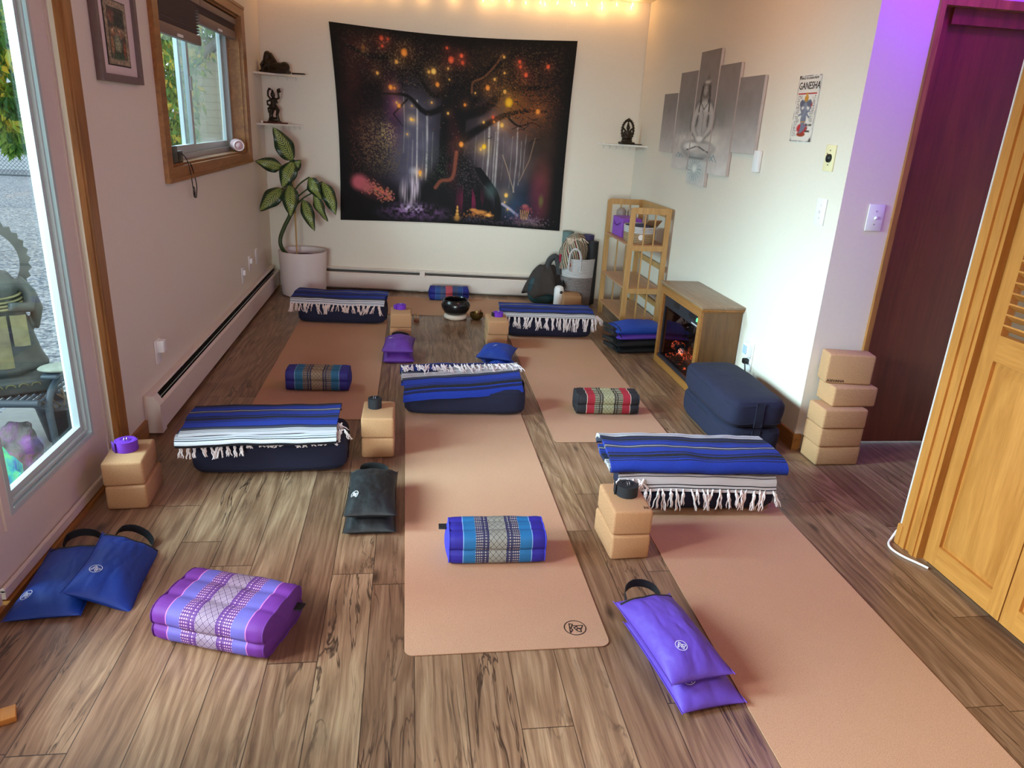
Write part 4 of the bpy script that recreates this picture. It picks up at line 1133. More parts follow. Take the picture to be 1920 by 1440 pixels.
# ---- forest tapestry
def paint_forest():
    P = Paint(440, 350, (16, 9, 14), 7)
    n1 = P.noise(6, 5); n2 = P.noise(30, 24); n3 = P.noise(90, 70, 2); n4 = P.noise(14, 3)
    P.over(P.ell(.10, .25, .10, .30, .7) * .7 * n1 * 1.5, (66, 26, 22))
    # misty clearings
    P.over(P.ell(.335, .55, .10, .24, .55), (84, 82, 96)); P.over(P.ell(.30, .60, .14, .22, .7) * .5, (92, 84, 110))
    P.over(P.ell(.69, .56, .13, .22, .55), (98, 84, 94)); P.over(P.ell(.76, .62, .10, .20, .7) * .5, (118, 100, 100))
    P.over(P.ell(.80, .36, .09, .10, .7) * .7, (108, 58, 28)); P.over(P.ell(.90, .48, .07, .18, .8) * .6, (82, 56, 38))
    P.over(P.ell(.66, .17, .12, .10, .8) * .5, (70, 48, 30)); P.over(P.ell(.24, .40, .03, .14, .8) * .8, (84, 40, 80))
    P.over(P.ell(.79, .88, .07, .10, .8) * .8, (40, 62, 92)); P.over(P.ell(.905, .78, .04, .14, .6) * .85, (104, 50, 48)); P.over(P.ell(.885, .84, .03, .10, .8) * .6, (96, 34, 66))
    P.a *= (0.55 + .9 * n1)[..., None]
    # birch trunks
    for (u, v0, v1, w, c) in ((.343, .34, .78, .0035, 200), (.385, .42, .76, .0042, 190), (.322, .55, .80, .0025, 150), (.285, .30, .62, .002, 140), (.365, .5, .76, .0015, 120), (.30, .45, .72, .0015, 110), (.41, .5, .72, .002, 120),
                         (.655, .42, .78, .004, 190), (.695, .42, .80, .0042, 200), (.685, .48, .80, .003, 170), (.635, .45, .72, .0018, 130), (.78, .45, .80, .0028, 180), (.76, .5, .78, .0016, 140), (.67, .5, .76, .0015, 130), (.80, .52, .76, .0016, 150), (.72, .5, .74, .0014, 120), (.82, .48, .7, .0014, 150), (.60, .5, .66, .002, 110)):
        m_ = P.line([(u, v0), (u + .004 * math.sin(u * 90), (v0 + v1) / 2), (u - .004, v1)], w) * np.clip(.45 + n2 * 1.1 - .2, 0, 1)
        P.over(m_ * .85, (c, c * .96, c * .95))
    P.over(P.line([(.78, .80), (.74, .66), (.72, .60)], .0015) * .8, (190, 160, 130)); P.over(P.line([(.80, .74), (.84, .62), (.86, .5)], .0012) * .8, (180, 150, 120))
    # great trunk and boughs
    D = (13, 8, 12)
    tr = P.line([(.50, .10), (.50, .40), (.49, .62), (.49, .80)], [.075, .070, .070, .105]); P.over(tr, D)
    P.over(P.line([(.49, .70), (.36, .86), (.30, .98)], [.06, .03, .01]), D); P.over(P.line([(.52, .70), (.63, .84), (.70, .97)], [.07, .04, .015]), D)
    boughs = [([(.50, .22), (.40, .20), (.30, .14), (.16, .14), (.06, .10)], .022), ([(.47, .36), (.38, .40), (.30, .32), (.20, .32)], .014), ([(.46, .30), (.40, .30), (.34, .20), (.24, .20)], .012),
              ([(.54, .26), (.62, .18), (.70, .10), (.80, .06)], .026), ([(.54, .40), (.63, .36), (.72, .26), (.84, .24), (.94, .22)], .022), ([(.55, .52), (.62, .46), (.70, .40), (.80, .36), (.90, .36)], .018),
              ([(.56, .36), (.60, .30), (.58, .24), (.66, .16), (.74, .06)], .012), ([(.72, .38), (.78, .44), (.84, .42), (.88, .44)], .005), ([(.30, .34), (.24, .42), (.28, .48)], .004), ([(.50, .10), (.44, .04)], .04), ([(.52, .10), (.58, .02)], .04)]
    for pts, w in boughs: P.over(P.line(pts, [w * (1 - .75 * i / (len(pts) - 1)) for i in range(len(pts))]), D)
    P.over(P.line([(.575, .28), (.58, .225), (.62, .20), (.66, .15), (.70, .08)], .004) * .9, (120, 74, 50))
    rd = random.Random(4)
    for i in range(120):
        u, v = rd.choice([(.24, .24), (.34, .18), (.80, .40), (.72, .34), (.62, .12), (.20, .12), (.84, .30)]); u += rd.gauss(0, .07); v += rd.gauss(0, .06)
        a = rd.uniform(0, 6.3); L = rd.uniform(.02, .06); P.over(P.line([(u, v), (u + L * math.cos(a) * .6, v + L * math.sin(a) * .5), (u + L * math.cos(a + .5), v + L * math.sin(a + .5))], .0013), D)
    # leaf speckle in the crown and bushes
    def speck(mask, col, thr, k=1.0):
        sp = (P.noise(230, 190, 1) > thr + .03).astype(float); P.over(sp * mask * k * .72, col)
    speck(P.ell(.22, .10, .20, .12, .6), (104, 88, 66), .70); speck(P.ell(.30, .20, .22, .14, .6), (76, 66, 54), .70); speck(P.ell(.80, .12, .20, .13, .6), (92, 72, 46), .68)
    speck(P.ell(.80, .34, .14, .14, .6), (130, 62, 24), .62); speck(P.ell(.74, .22, .20, .12, .7), (112, 70, 36), .70); speck(P.ell(.50, .16, .14, .12, .7), (70, 52, 36), .74)
    speck(P.ell(.17, .58, .08, .14, .5), (136, 110, 74), .58); speck(P.ell(.21, .53, .035, .06, .5), (190, 162, 104), .55); speck(P.ell(.22, .66, .06, .08, .6), (100, 84, 60), .6)
    speck(P.ell(.46, .68, .08, .10, .6), (62, 74, 54), .62); speck(P.ell(.56, .70, .07, .14, .6), (84, 70, 74), .64); speck(P.ell(.10, .62, .06, .2, .6), (100, 60, 48), .68)
    P.over(P.ell(.50, .60, .022, .16, .9) * n2, (84, 20, 32)); P.over(P.line([(.515, .60), (.50, .74), (.45, .76), (.425, .80)], .008) * .8, (146, 76, 54))
    P.over(P.ell(.58, .86, .05, .06, .7) * (P.noise(60, 4, 2) > .55), (118, 24, 62))
    # dark water's edge, fall and pool
    P.over(P.ell(.12, .90, .22, .10, .5), (10, 6, 12))
    fall = P.ell(.310, .835, .040, .085, .35) * np.clip(P.noise(110, 5, 3) * 2.4 - .75, 0, 1); P.over(fall, (226, 204, 216))
    P.over(P.ell(.332, .80, .018, .06, .4) * np.clip(P.noise(140, 5, 2) * 2.2 - .7, 0, 1), (210, 190, 206)); P.over(P.ell(.33, .715, .02, .02, .6) * .8, (170, 166, 180))
    pool = P.ell(.33, .955, .13, .055, .5) * np.clip(n3 * 2.2 - .5, 0, 1); P.over(pool, (128, 88, 142)); P.over(P.ell(.32, .92, .05, .02, .6) * np.clip(n3 * 2 - .5, 0, 1), (206, 184, 214))
    P.over(P.ell(.13, .815, .095, .055, .25, .45), (54, 26, 32))
    for i in range(260):
        t = rd.random(); u = .075 + .16 * t + rd.gauss(0, .006); v = .79 + .075 * t + rd.gauss(0, .018) * (1.2 - abs(t - .5)); r = rd.uniform(.002, .0045)
        P.over(P.ell(u, v, r, r / P.asp, .5) * .9, (rd.randint(150, 222), rd.randint(84, 120), rd.randint(70, 96)))
    P.over(P.ell(.085, .79, .036, .040, .4), (190, 92, 104)); P.over(P.ell(.118, .815, .028, .03, .5) * .8, (180, 92, 96))
    # right cascade of roots
    for k in range(7):
        P.over(P.line([(.60 + .004 * k, .68), (.64 + .006 * k, .76), (.69 + .003 * k, .82), (.70 + .004 * k, .90), (.69 + .005 * k, .96)], .0035), (12, 10, 14))
    P.over(P.ell(.675, .80, .025, .04, .6) * .7, (70, 92, 92))
    P.over(P.line([(.73, .87), (.77, .90), (.80, .93)], .006) * .9, (150, 146, 176))
    for (cu, cv, su, sv, n, c) in ((.62, .945, .06, .018, 90, (206, 124, 60)), (.60, .97, .08, .015, 120, (96, 84, 110)), (.86, .955, .055, .022, 240, (166, 126, 150)), (.835, .90, .03, .02, 80, (150, 70, 84)), (.80, .955, .03, .03, 120, (130, 90, 120)), (.86, .975, .06, .012, 120, (190, 150, 160)), (.72, .98, .06, .01, 60, (120, 90, 120))):
        for i in range(n):
            u = cu + rd.gauss(0, su * .6); v = cv + rd.gauss(0, sv * .6); r = rd.uniform(.0016, .0036); k = rd.uniform(.45, 1.05)
            P.over(P.ell(u, v, r, r / P.asp, .6) * .85, tuple(min(255, x * k) for x in c))
    for (u, v, ru, rv) in ((.63, .925, .030, .012), (.67, .94, .02, .01), (.60, .915, .018, .009)): P.over(P.ell(u, v, ru, rv, .4) * .9, (216, 138, 66))
    P.over(P.ell(.835, .875, .014, .012, .4), (160, 82, 88)); P.over(P.ell(.845, .89, .012, .012, .4), (140, 60, 70)); P.over(P.ell(.905, .84, .01, .03, .6), (104, 92, 54))
    for k in range(5): P.over(P.line([(.82 + .006 * k, .95), (.815 + .009 * k, .90)], .0012), (214, 156, 88))
    # golden spire
    for k, (v, r) in enumerate(((.905, .004), (.925, .006), (.945, .008), (.962, .012), (.975, .010))): P.over(P.ell(.527, v, r, .010, .4), (226, 160, 78))
    P.over(P.ell(.527, .968, .016, .012, .9) * .5, (255, 170, 80))
    # floating lanterns
    L = [(.206, .045, .010, 'r'), (.232, .047, .006, 'r'), (.207, .085, .006, 'r'), (.295, .105, .015, 'o'), (.262, .155, .008, 'y'), (.415, .185, .012, 'y'), (.395, .190, .007, 'y'), (.180, .22, .007, 'y'),
         (.430, .250, .010, 'o'), (.232, .285, .010, 'o'), (.248, .287, .006, 'o'), (.487, .120, .014, 'r'), (.530, .095, .009, 'r'), (.535, .130, .008, 'r'), (.470, .062, .006, 'r'), (.475, .165, .005, 'y'), (.770, .110, .007, 'r'), (.775, .135, .007, 'r'),
         (.800, .175, .010, 'r'), (.890, .130, .009, 'r'), (.642, .250, .011, 'o'), (.670, .205, .006, 'y'), (.735, .320, .019, 'Y'), (.715, .265, .008, 'y'), (.862, .360, .011, 'o'), (.710, .440, .010, 'y'), (.265, .375, .009, 'o'), (.255, .36, .005, 'y'),
         (.405, .345, .005, 'y'), (.547, .345, .007, 'o'), (.535, .555, .012, 'o'), (.636, .560, .011, 'Y'), (.622, .575, .007, 'y'), (.355, .720, .008, 'o'), (.355, .735, .006, 'y'), (.315, .440, .007, 'y'), (.325, .443, .006, 'y'), (.475, .395, .006, 'y'), (.298, .520, .004, 'y'),
         (.745, .82, .010, 'y'), (.74, .86, .004, 'y'), (.755, .90, .004, 'y'), (.705, .09, .006, 'y'), (.71, .17, .005, 'y'), (.67, .40, .007, 'r'), (.675, .425, .005, 'o'), (.63, .43, .006, 'y'), (.13, .10, .008, 'd'), (.127, .12, .006, 'd'), (.32, .37, .004, 'y'), (.48, .22, .004, 'y'), (.67, .94, .004, 'y'), (.59, .28, .004, 'y')]
    CL = {'r': (224, 84, 50), 'o': (240, 140, 50), 'y': (240, 178, 84), 'Y': (236, 172, 30), 'd': (120, 84, 44)}
    for (u, v, r, k) in L:
        c = CL[k]; P.glow(u, v, r * 3.2, c, .22)
        P.over(P.ell(u, v, r * .85, r * 1.02 / P.asp, .28), c)
        if r > .008: P.over(P.ell(u, v + r * .2, r * .4, r * .5 / P.asp, .5) * .6, tuple(min(255, x + 40) for x in c))
    for i in range(90):
        u = rd.choice([rd.gauss(.36, .1), rd.gauss(.74, .1)]); v = rd.gauss(.30, .14); P.over(P.ell(u, v, .0016, .0018, .6) * .8, rd.choice([(214, 150, 90), (190, 100, 60), (170, 160, 120)]))
    e = np.minimum(np.minimum(P.U, 1 - P.U), np.minimum(P.V, 1 - P.V)); P.a *= (.35 + .65 * np.clip(e / .06, 0, 1))[..., None]
    return P
TL, TRr, BR, BLc = (-.675, 2.229), (1.385, 2.199), (1.350, .619), (-.620, .622)
tp = thing('tapestry', 'large dark forest tapestry with glowing orange lanterns pinned to the back wall', 'tapestry', (0, YB(0), 0), TB)
def tpos(u, v):
    x = (TL[0] * (1 - u) + TRr[0] * u) * (1 - v) + (BLc[0] * (1 - u) + BR[0] * u) * v
    z = (TL[1] * (1 - u) + TRr[1] * u) * (1 - v) + (BLc[1] * (1 - u) + BR[1] * u) * v
    z -= .035 * math.sin(PI * u) * (1 - v) ** 1 * (1 - .0 * v) ; z += .018 * math.sin(PI * u) * v
    x += .030 * math.sin(PI * v) * (1 - u) - .012 * math.sin(PI * v) * u
    y = -.012 - .006 * math.sin(PI * v) - .005 * noise.noise(Vector((x * 4, z * 3, 0)))
    return (x / math.cos(TB) , y, z)
painted_grid(paint_forest(), 'printed_cloth', tpos, M['print'], tp)

# ---- five-piece canvas of a seated stone figure, on the right wall
def paint_statue():
    P = Paint(300, 300, (136, 128, 127), 11)
    n = P.noise(5, 5); n2 = P.noise(22, 16)
    g = np.clip((P.V - .40) / .45, 0, 1)
    P.over(g, (212, 204, 200)); P.over(np.clip((.50 - P.V) / .25, 0, 1) * .6, (138, 128, 126))
    sm = np.clip(P.ell(.34, .42, .16, .16, .7) * n * 2.2 - .35, 0, 1); P.over(sm * .8, (128, 126, 122))
    sm = np.clip(P.ell(.66, .46, .13, .16, .7) * n2 * 2.2 - .5, 0, 1); P.over(sm * .8, (122, 122, 118))
    P.over(np.clip(P.ell(.60, .66, .2, .12, .8) * n * 1.5 - .3, 0, 1), (214, 210, 200)); P.over(np.clip(P.ell(.36, .66, .16, .10, .8) * n2 * 1.6 - .4, 0, 1), (214, 208, 198))
    B = (190, 184, 180); K = (66, 60, 60); W = (228, 224, 220)
    # figure: dark contour first, then seat, crossed legs, torso, arms
    C_ = (112, 106, 106)
    P.over(P.ell(.48, .715, .168, .060, .2), C_); P.over(P.ell(.50, .45, .078, .10, .2), C_); P.over(P.ell(.50, .275, .046, .066, .2), (92, 84, 84))
    P.over(P.line([(.455, .39), (.408, .47), (.398, .56), (.46, .635)], [.036, .032, .027, .022]), C_); P.over(P.line([(.545, .39), (.597, .47), (.592, .56), (.52, .635)], [.036, .032, .027, .022]), C_)
    P.over(P.ell(.48, .76, .15, .055, .3), (150, 148, 148)); P.over(P.ell(.48, .715, .155, .05, .3), B); P.over(P.ell(.40, .705, .07, .03, .4), W); P.over(P.ell(.57, .705, .06, .03, .4), (198, 194, 190))
    P.over(P.line([(.36, .735), (.48, .70), (.60, .74)], .004), K)
    P.over(P.line([(.455, .40), (.415, .47), (.405, .56), (.46, .635)], [.028, .024, .020, .015]), B); P.over(P.line([(.545, .40), (.590, .47), (.585, .56), (.52, .635)], [.028, .024, .020, .015]), B)
    P.over(P.ell(.50, .43, .062, .075, .25), B); P.over(P.ell(.50, .53, .046, .10, .3), (178, 172, 170)); P.over(P.ell(.49, .645, .035, .022, .4), W)
    P.over(P.ell(.47, .41, .022, .02, .6) * .7, W); P.over(P.ell(.53, .42, .022, .02, .6) * .6, W)
    P.over(P.line([(.455, .36), (.45, .44)], .007) * .8, K); P.over(P.line([(.55, .36), (.553, .44)], .007) * .8, K)
    P.over(P.line([(.448, .47), (.437, .55)], .005) * .7, K); P.over(P.line([(.555, .47), (.556, .55)], .005) * .7, K)
    P.over(P.line([(.465, .37), (.50, .425), (.54, .37)], .0035), K); P.over(P.line([(.470, .37), (.50, .41), (.533, .37)], .002), W); P.over(P.line([(.46, .38), (.505, .47), (.505, .60)], .002) * .8, K)
    P.over(P.ell(.50, .275, .036, .055, .3), (112, 104, 102)); P.over(P.ell(.495, .285, .020, .036, .4), (168, 160, 156))
    P.over(P.line([(.465, .26), (.455, .33), (.46, .37)], .009) * .9, K); P.over(P.line([(.532, .26), (.545, .33), (.54, .37)], .009) * .9, K)
    P.over(P.ell(.505, .225, .030, .014, .3), B); P.over(P.line([(.48, .225), (.535, .225)], .003), K); P.over(P.ell(.510, .195, .018, .018, .4), (120, 110, 106)); P.over(P.ell(.512, .165, .009, .018, .4), (130, 120, 116))
    P.over(P.line([(.49, .272), (.50, .272)], .002), K); P.over(P.line([(.512, .272), (.52, .272)], .002), K); P.over(P.line([(.50, .30), (.515, .30)], .002), K)
    # carved pedestal and blue-grey hills
    P.over(P.ell(.48, .88, .10, .10, .35) * .9, (186, 196, 196)); 
    for k in range(16):
        a = k / 16 * 6.28; P.over(P.line([(.48 + .02 * math.cos(a), .88 + .02 * math.sin(a)), (.48 + .07 * math.cos(a + .3), .88 + .09 * math.sin(a + .3))], .0022) * .7, (120, 130, 132))
    P.over(P.ell(.48, .87, .025, .03, .5), (222, 226, 222)); P.over(P.line([(.40, .79), (.56, .79)], .006), (120, 122, 124))
    for (u, s_) in ((.27, 1), (.30, .7), (.63, .9), (.66, 1.1)): P.over(P.line([(u - .03, .80), (u, .80 - .04 * s_), (u + .03, .80)], .004) * .8, (110, 140, 148))
    P.a *= (.93 + .12 * n2)[..., None]
    return P
PS = paint_statue()
# (y_far, y_near, z_bottom, z_top) on the wall x = 1.97 ; picture u runs from far to near
cy0, cy1, cz0, cz1 = 5.83, 4.145, 1.178, 2.035
M['canvas_edge'] = plain('canvas_edge', S(196, 186, 184), 0.8, 0.03)
for (nm, ya, yb, za, zb) in (('leftmost and smallest-looking panel of the grey five-piece wall canvas', 5.83, 5.53, 1.372, 1.792), ('second panel from the left of the grey five-piece wall canvas', 5.505, 5.175, 1.270, 1.925), ('tall central panel of the wall canvas showing the stone figure', 5.155, 4.815, 1.182, 2.035),
                             ('second panel from the right of the grey five-piece wall canvas', 4.795, 4.485, 1.272, 1.930), ('rightmost panel of the grey five-piece wall canvas', 4.465, 4.145, 1.418, 1.842)):
    t = thing('canvas_panel', nm, 'canvas print', (1.969, (ya + yb) / 2, (za + zb) / 2), 0, 'five-piece canvas on the right wall')
    hy, hz = (ya - yb) / 2, (zb - za) / 2
    b = MB(); b.rbox((-.011, 0, 0), (.020, 2 * hy, 2 * hz), .003, 2); b.build('stretcher', M['canvas_edge'], t)
    u0 = (cy0 - ya) / (cy0 - cy1); u1 = (cy0 - yb) / (cy0 - cy1); v0 = (cz1 - zb) / (cz1 - cz0); v1 = (cz1 - za) / (cz1 - cz0)
    painted_grid(PS, 'printed_face', lambda u, v: (-.0216, hy - 2 * hy * u, hz - 2 * hz * v), M['print_flat'], t, win=(u0, u1, v0, v1), nx=60, ny=130)

# ---- enamel sign
def paint_sign():
    P = Paint(120, 200, (222, 214, 206), 3)
    n = P.noise(8, 12)
    P.over(np.clip(n * 2 - 1.25, 0, 1) * .4, (170, 150, 130))
    P.over(((P.V > .262) & (P.V < .285) & (P.U > .06) & (P.U < .94)).astype(float), (178, 40, 38))
    rd = random.Random(2)
    for (ua, ub) in ((.07, .30), (.72, .92)):
        v = .31
        while v < (.93 if ua < .5 else .70):
            w = rd.uniform(.5, 1.0); lo = ua if ua < .5 else ub - (ub - ua) * w; hi = ua + (ub - ua) * w if ua < .5 else ub
            P.over(((abs(P.V - v) < .005) & (P.U > lo) & (P.U < hi)).astype(float) * (P.noise(60, 2, 1) > .35), (60, 54, 54)); v += .024
    G = (112, 116, 134)
    P.over(P.ell(.50, .89, .20, .035, .15), (150, 62, 40)); P.over(P.ell(.50, .80, .24, .075, .2), (176, 40, 48)); P.over(P.ell(.50, .79, .10, .07, .25), G)
    P.over(P.line([(.42, .86), (.60, .80), (.66, .74)], .035), G); P.over(P.ell(.50, .66, .13, .085, .2), G); P.over(P.ell(.50, .56, .15, .07, .2), G)
    P.over(P.line([(.38, .55), (.30, .50), (.30, .44)], .03), G); P.over(P.line([(.62, .55), (.72, .53), (.74, .47)], .03), G); P.over(P.ell(.76, .44, .05, .03, .3), (170, 40, 46)); P.over(P.line([(.38, .58), (.26, .60)], .025), G); P.over(P.line([(.62, .58), (.74, .63)], .025), G)
    P.over(P.ell(.50, .42, .15, .06, .15), G); P.over(P.ell(.32, .42, .09, .055, .2), (90, 92, 110)); P.over(P.ell(.68, .42, .09, .055, .2), (90, 92, 110))
    P.over(P.line([(.50, .44), (.52, .52), (.48, .60), (.42, .62)], [.06, .045, .035, .025]), (128, 132, 148)); P.over(P.ell(.43, .41, .015, .008, .3), (20, 18, 22)); P.over(P.ell(.57, .41, .015, .008, .3), (20, 18, 22))
    P.over(P.ell(.50, .345, .09, .05, .2), (196, 138, 50)); P.over(P.ell(.50, .29, .045, .035, .2), (206, 150, 60)); P.over(P.line([(.40, .70), (.60, .70)], .012), (196, 140, 56)); P.over(P.ell(.38, .78, .05, .03, .3), (196, 46, 50))
    e = np.minimum(np.minimum(P.U, 1 - P.U) , np.minimum(P.V, 1 - P.V) * 1.7)
    P.over(np.clip((.022 - e) / .01, 0, 1) * np.clip(n * 3 - .9, 0, 1), (70, 52, 44))
    P.over((P.ell(0, 0, .09, .05, .3) + P.ell(1, 0, .09, .05, .3) + P.ell(0, 1, .08, .05, .3) + P.ell(1, 1, .10, .06, .3)) * np.clip(n * 3 - 1, 0, 1), (66, 50, 44))
    return P
t = thing('metal_sign', 'tall weathered enamel sign with a grey elephant-headed figure on the right wall', 'wall sign', (1.9685, 3.676, 1.659))
sg = (.106, .159)
b = MB(); b.prism(rrect(sg[0] * 2, sg[1] * 2, .012), -.0015, .0015, Matrix(((0, 0, 1, 0), (1, 0, 0, 0), (0, 1, 0, 0), (0, 0, 0, 1)))); b.build('sign_plate', M['white_plastic'], t, (-.002, 0, 0), smooth=False)
painted_grid(paint_sign(), 'sign_face', lambda u, v: (-.0042, sg[0] * .985 - 2 * sg[0] * .985 * u, sg[1] * .985 - 2 * sg[1] * .985 * v), M['print_gloss'], t)
RW = (PI / 2, 0, -PI / 2)     # text that reads on the right wall
text('lettering', 'GANESHA', .048, M['logo_black'], t, (-.005, .094, .092), RW, .0002, .94)
text('lettering', 'THINGS TO LEARN FROM', .0160, M['logo_black'], t, (-.005, .096, .138), RW, .0002, .98, bold=0)
text('lettering', 'AROUND\n   &\nBARING', .0150, M['logo_black'], t, (-.005, -.035, -.082), RW, .0002, .9)

# ---- framed print on the left wall
def paint_little():
    P = Paint(70, 110, (150, 134, 112), 5); n = P.noise(9, 14); n2 = P.noise(24, 36, 2)
    P.over(((P.U > .12) & (P.U < .88) & (P.V > .10) & (P.V < .90)).astype(float), (74, 74, 62))
    P.over(P.ell(.30, .24, .16, .10, .3), (132, 92, 78)); P.over(P.ell(.62, .30, .22, .14, .4) * .8, (50, 56, 50)); P.over(P.ell(.5, .47, .34, .07, .4) * np.clip(n * 2 - .3, 0, 1), (206, 164, 128))
    P.over(P.ell(.5, .53, .20, .05, .5), (190, 110, 80)); P.over(P.ell(.5, .63, .18, .14, .3), (112, 124, 104)); P.over(P.ell(.5, .62, .09, .09, .3), (140, 146, 116))
    for k in range(5): P.over(P.line([(.38, .66 + .03 * k), (.62, .66 + .03 * k)], .012) * .8, (170, 174, 128))
    P.over(P.ell(.5, .86, .34, .06, .4), (60, 82, 62)); P.over(P.ell(.24, .70, .07, .16, .4), (160, 120, 84)); P.over(P.ell(.80, .74, .06, .14, .4), (150, 84, 56))
    P.a *= (.6 + .75 * n2)[..., None]; return P
t = thing('picture_frame', 'small dark picture with wide white mat in a grey frame between door and window', 'picture', (-1.249, 3.576, 1.755))
hw, hh = .237, .165; hw = .235; hh = .165
zc = .19
b = MB(); fr = .030
for (y0, y1, z0, z1) in ((-hw, hw, -zc + .02, -zc + .02 + fr), (-hw, hw, zc - fr + .02, zc + .02), (-hw, -hw + fr, -zc + .02 + fr, zc - fr + .02), (hw - fr, hw, -zc + .02 + fr, zc - fr + .02)): b.b2(.0, .028, y0, y1, z0, z1)
M['grey_frame'] = plain('grey_wood_frame', S(112, 92, 92), 0.5, 0.12, 40, 0.1)
b.build('frame', M['grey_frame'], t, smooth=False)
b = MB(); b.b2(.001, .012, -hw + fr, hw - fr, -zc + .02 + fr, zc - fr + .02); b.build('white_mat', plain('mat_board', S(218, 200, 198), 0.8, 0.02), t, smooth=False)
b = MB(); b.b2(.012, .0145, -.128, .128, -.105, .150); b.build('inner_edge', M['black'], t, smooth=False)
painted_grid(paint_little(), 'printed_picture', lambda u, v: (.0152, -.122 + .244 * u, .145 - .245 * v), M['print_flat'], t)

# ================================================================== switches, sockets
def wallplate(name, label, cat, loc, rz, w=.072, h=.118, mat='white_plastic', kind='toggle', d=.006):
    """faces local +x"""
    t = thing(name, label, cat, loc, rz, 'wall plates')
    b = MB(); b.rbox((d / 2, 0, 0), (d, w, h), .002, 2); b.build('cover_plate', M[mat], t)
    if kind == 'toggle':
        b = MB(); Mx = Matrix.Translation((d + .004, 0, 0)) @ Matrix.Rotation(r_(-25), 4, 'Y'); b.rbox((0, 0, 0), (.018, .009, .012), .002, 2, Mx); b.build('toggle', M[mat], t)
        for z in (-.030, .030): b = MB(); b.lathe([(.003, 0), (.0028, .001), (0, .0015)], (0, 0, 0), 10, Matrix.Translation((d, 0, z)) @ Matrix.Rotation(PI / 2, 4, 'Y')); b.build('screw', M['steel'], t)
    if kind == 'phone':
        b = MB(); b.lathe([(.020, 0), (.019, .010), (.012, .014), (0, .015)], (0, 0, 0), 20, Matrix.Translation((d, .004, 0)) @ Matrix.Rotation(PI / 2, 4, 'Y')); b.build('round_jack', M['black'], t)
        for (y, z) in ((-.022, .020), (-.022, -.008), (.0, -.030), (.0, .035)): b = MB(); b.rbox((d + .0005, y, z), (.002, .006, .006), .0005, 1); b.build('contact_hole', M['black'], t)
    if kind == 'outlet':
        b = MB()
        for z in (-.024, .024): b.rbox((d + .001, 0, z), (.003, .034, .028), .006, 2)
        b.build('socket_face', M[mat], t)
    return t
wallplate('wall_switch', 'white toggle switch plate low on the right wall under the phone jack', 'light switch', (1.969, 3.355, 1.187), PI, .084, .125)
wallplate('phone_jack', 'cream wall plate with a round black jack on the right wall', 'wall plate', (1.969, 3.365, 1.435), PI, .086, .120, 'cream_plastic', 'phone')
wallplate('wall_switch', 'toggle switch plate on the violet-lit wall beside the brown door', 'light switch', (2.150, 3.199, 1.185), -PI / 2, .080, .122)
b = MB(); b.rbox((.010, 0, 0), (.020, .075, .118), .005, 2)
tag(b.build('wall_sensor', M['white_plastic'], None, (1.969, 4.105, 1.383), (0, 0, PI)), 'blank white sensor box on the wall under the rightmost canvas panel', 'sensor')
t = wallplate('wall_outlet', 'white outlet with plugged-in timer and black plug beside the fireplace', 'outlet', (1.969, 3.82, .305), PI, .086, .165, 'white_plastic', 'none')
b = MB(); b.rbox((.020, .0, .040), (.030, .068, .078), .004, 2); b.build('timer', M['white_plastic'], t)
b = MB(); b.rbox((.037, .0, .042), (.004, .045, .05), .001, 1); b.build('timer_face', plain('pale_blue_face', S(170, 190, 226), 0.3, 0.02), t)
b = MB(); b.rbox((.020, .0, -.028), (.034, .034, .030), .006, 2); b.tube([(.034, .02, -.028), (.05, .06, -.035), (.052, .085, -.09), (.045, .085, -.20), (.03, .11, -.285), (.03, .22, -.300)], .004, 8); b.build('black_plug', M['black'], t)
wallplate('wall_outlet', 'outlet with a white plug-in box on the left wall near the door trim', 'outlet', (-1.249, 3.66, .345), 0, .075, .120, 'white_plastic', 'none')
_o = bpy.context.scene.objects['wall_outlet.001']
b = MB(); b.rbox((.020, .012, .026), (.034, .05, .062), .005, 2); b.build('plug_in_box', M['white_plastic'], _o)
for (lb, y, z, pb) in (('leftmost small outlet of the three beside the plant, with plug', 5.62, .335, True), ('middle outlet of the three beside the plant, with small plug', 5.88, .375, True), ('rightmost blank white plate of the three beside the plant', 6.15, .385, False)):
    t = wallplate('wall_outlet', lb, 'outlet', (-1.249, y, z), 0, .075, .120, 'white_plastic', 'none')
    if pb: b = MB(); b.rbox((.014, .010, .018), (.022, .035, .04), .004, 2); b.build('plug_in_box', M['white_plastic'], t)

# ================================================================== things on the window sill
t = thing('speaker', 'small pink round-ended speaker on the window sill', 'speaker', (-1.272, 5.86, WZ0 + .012), r_(20))
b = MB(); Mx = Matrix.Translation((0, 0, .045)) @ Matrix.Rotation(PI / 2, 4, 'X')
b.lathe([(.0, -.088), (.030, -.088), (.041, -.078), (.044, -.05), (.044, .05), (.041, .078), (.030, .088), (0, .088)], (0, 0, 0), 28, Mx); b.build('body', plain('dusky_pink', S(176, 138, 142), 0.5, 0.03), t)
b = MB(); b.tube([(.034 * math.cos(a), -.088, .045 + .034 * math.sin(a)) for a in [2 * PI * k / 28 for k in range(28)]], .004, 8, closed=True); b.build('end_ring', plain('pale_pink', S(232, 214, 216), 0.4, 0.02), t)
b = MB(); b.lathe([(.024, 0), (.018, .004), (0, .006)], (0, 0, 0), 20, Matrix.Translation((0, -.088, .045)) @ Matrix.Rotation(PI / 2, 4, 'X')); b.build('diaphragm', plain('rose_cone', S(206, 170, 176), 0.3, 0.03), t)
t = thing('power_adapter', 'black box with dangling cord on the near end of the window sill', 'adapter', (-1.278, 4.30, WZ0 + .012), r_(4))
b = MB(); b.rbox((0, -.05, .045), (.052, .16, .09), .006, 2); b.rbox((.004, .09, .03), (.045, .12, .06), .005, 2); b.build('black_box', M['black'], t)
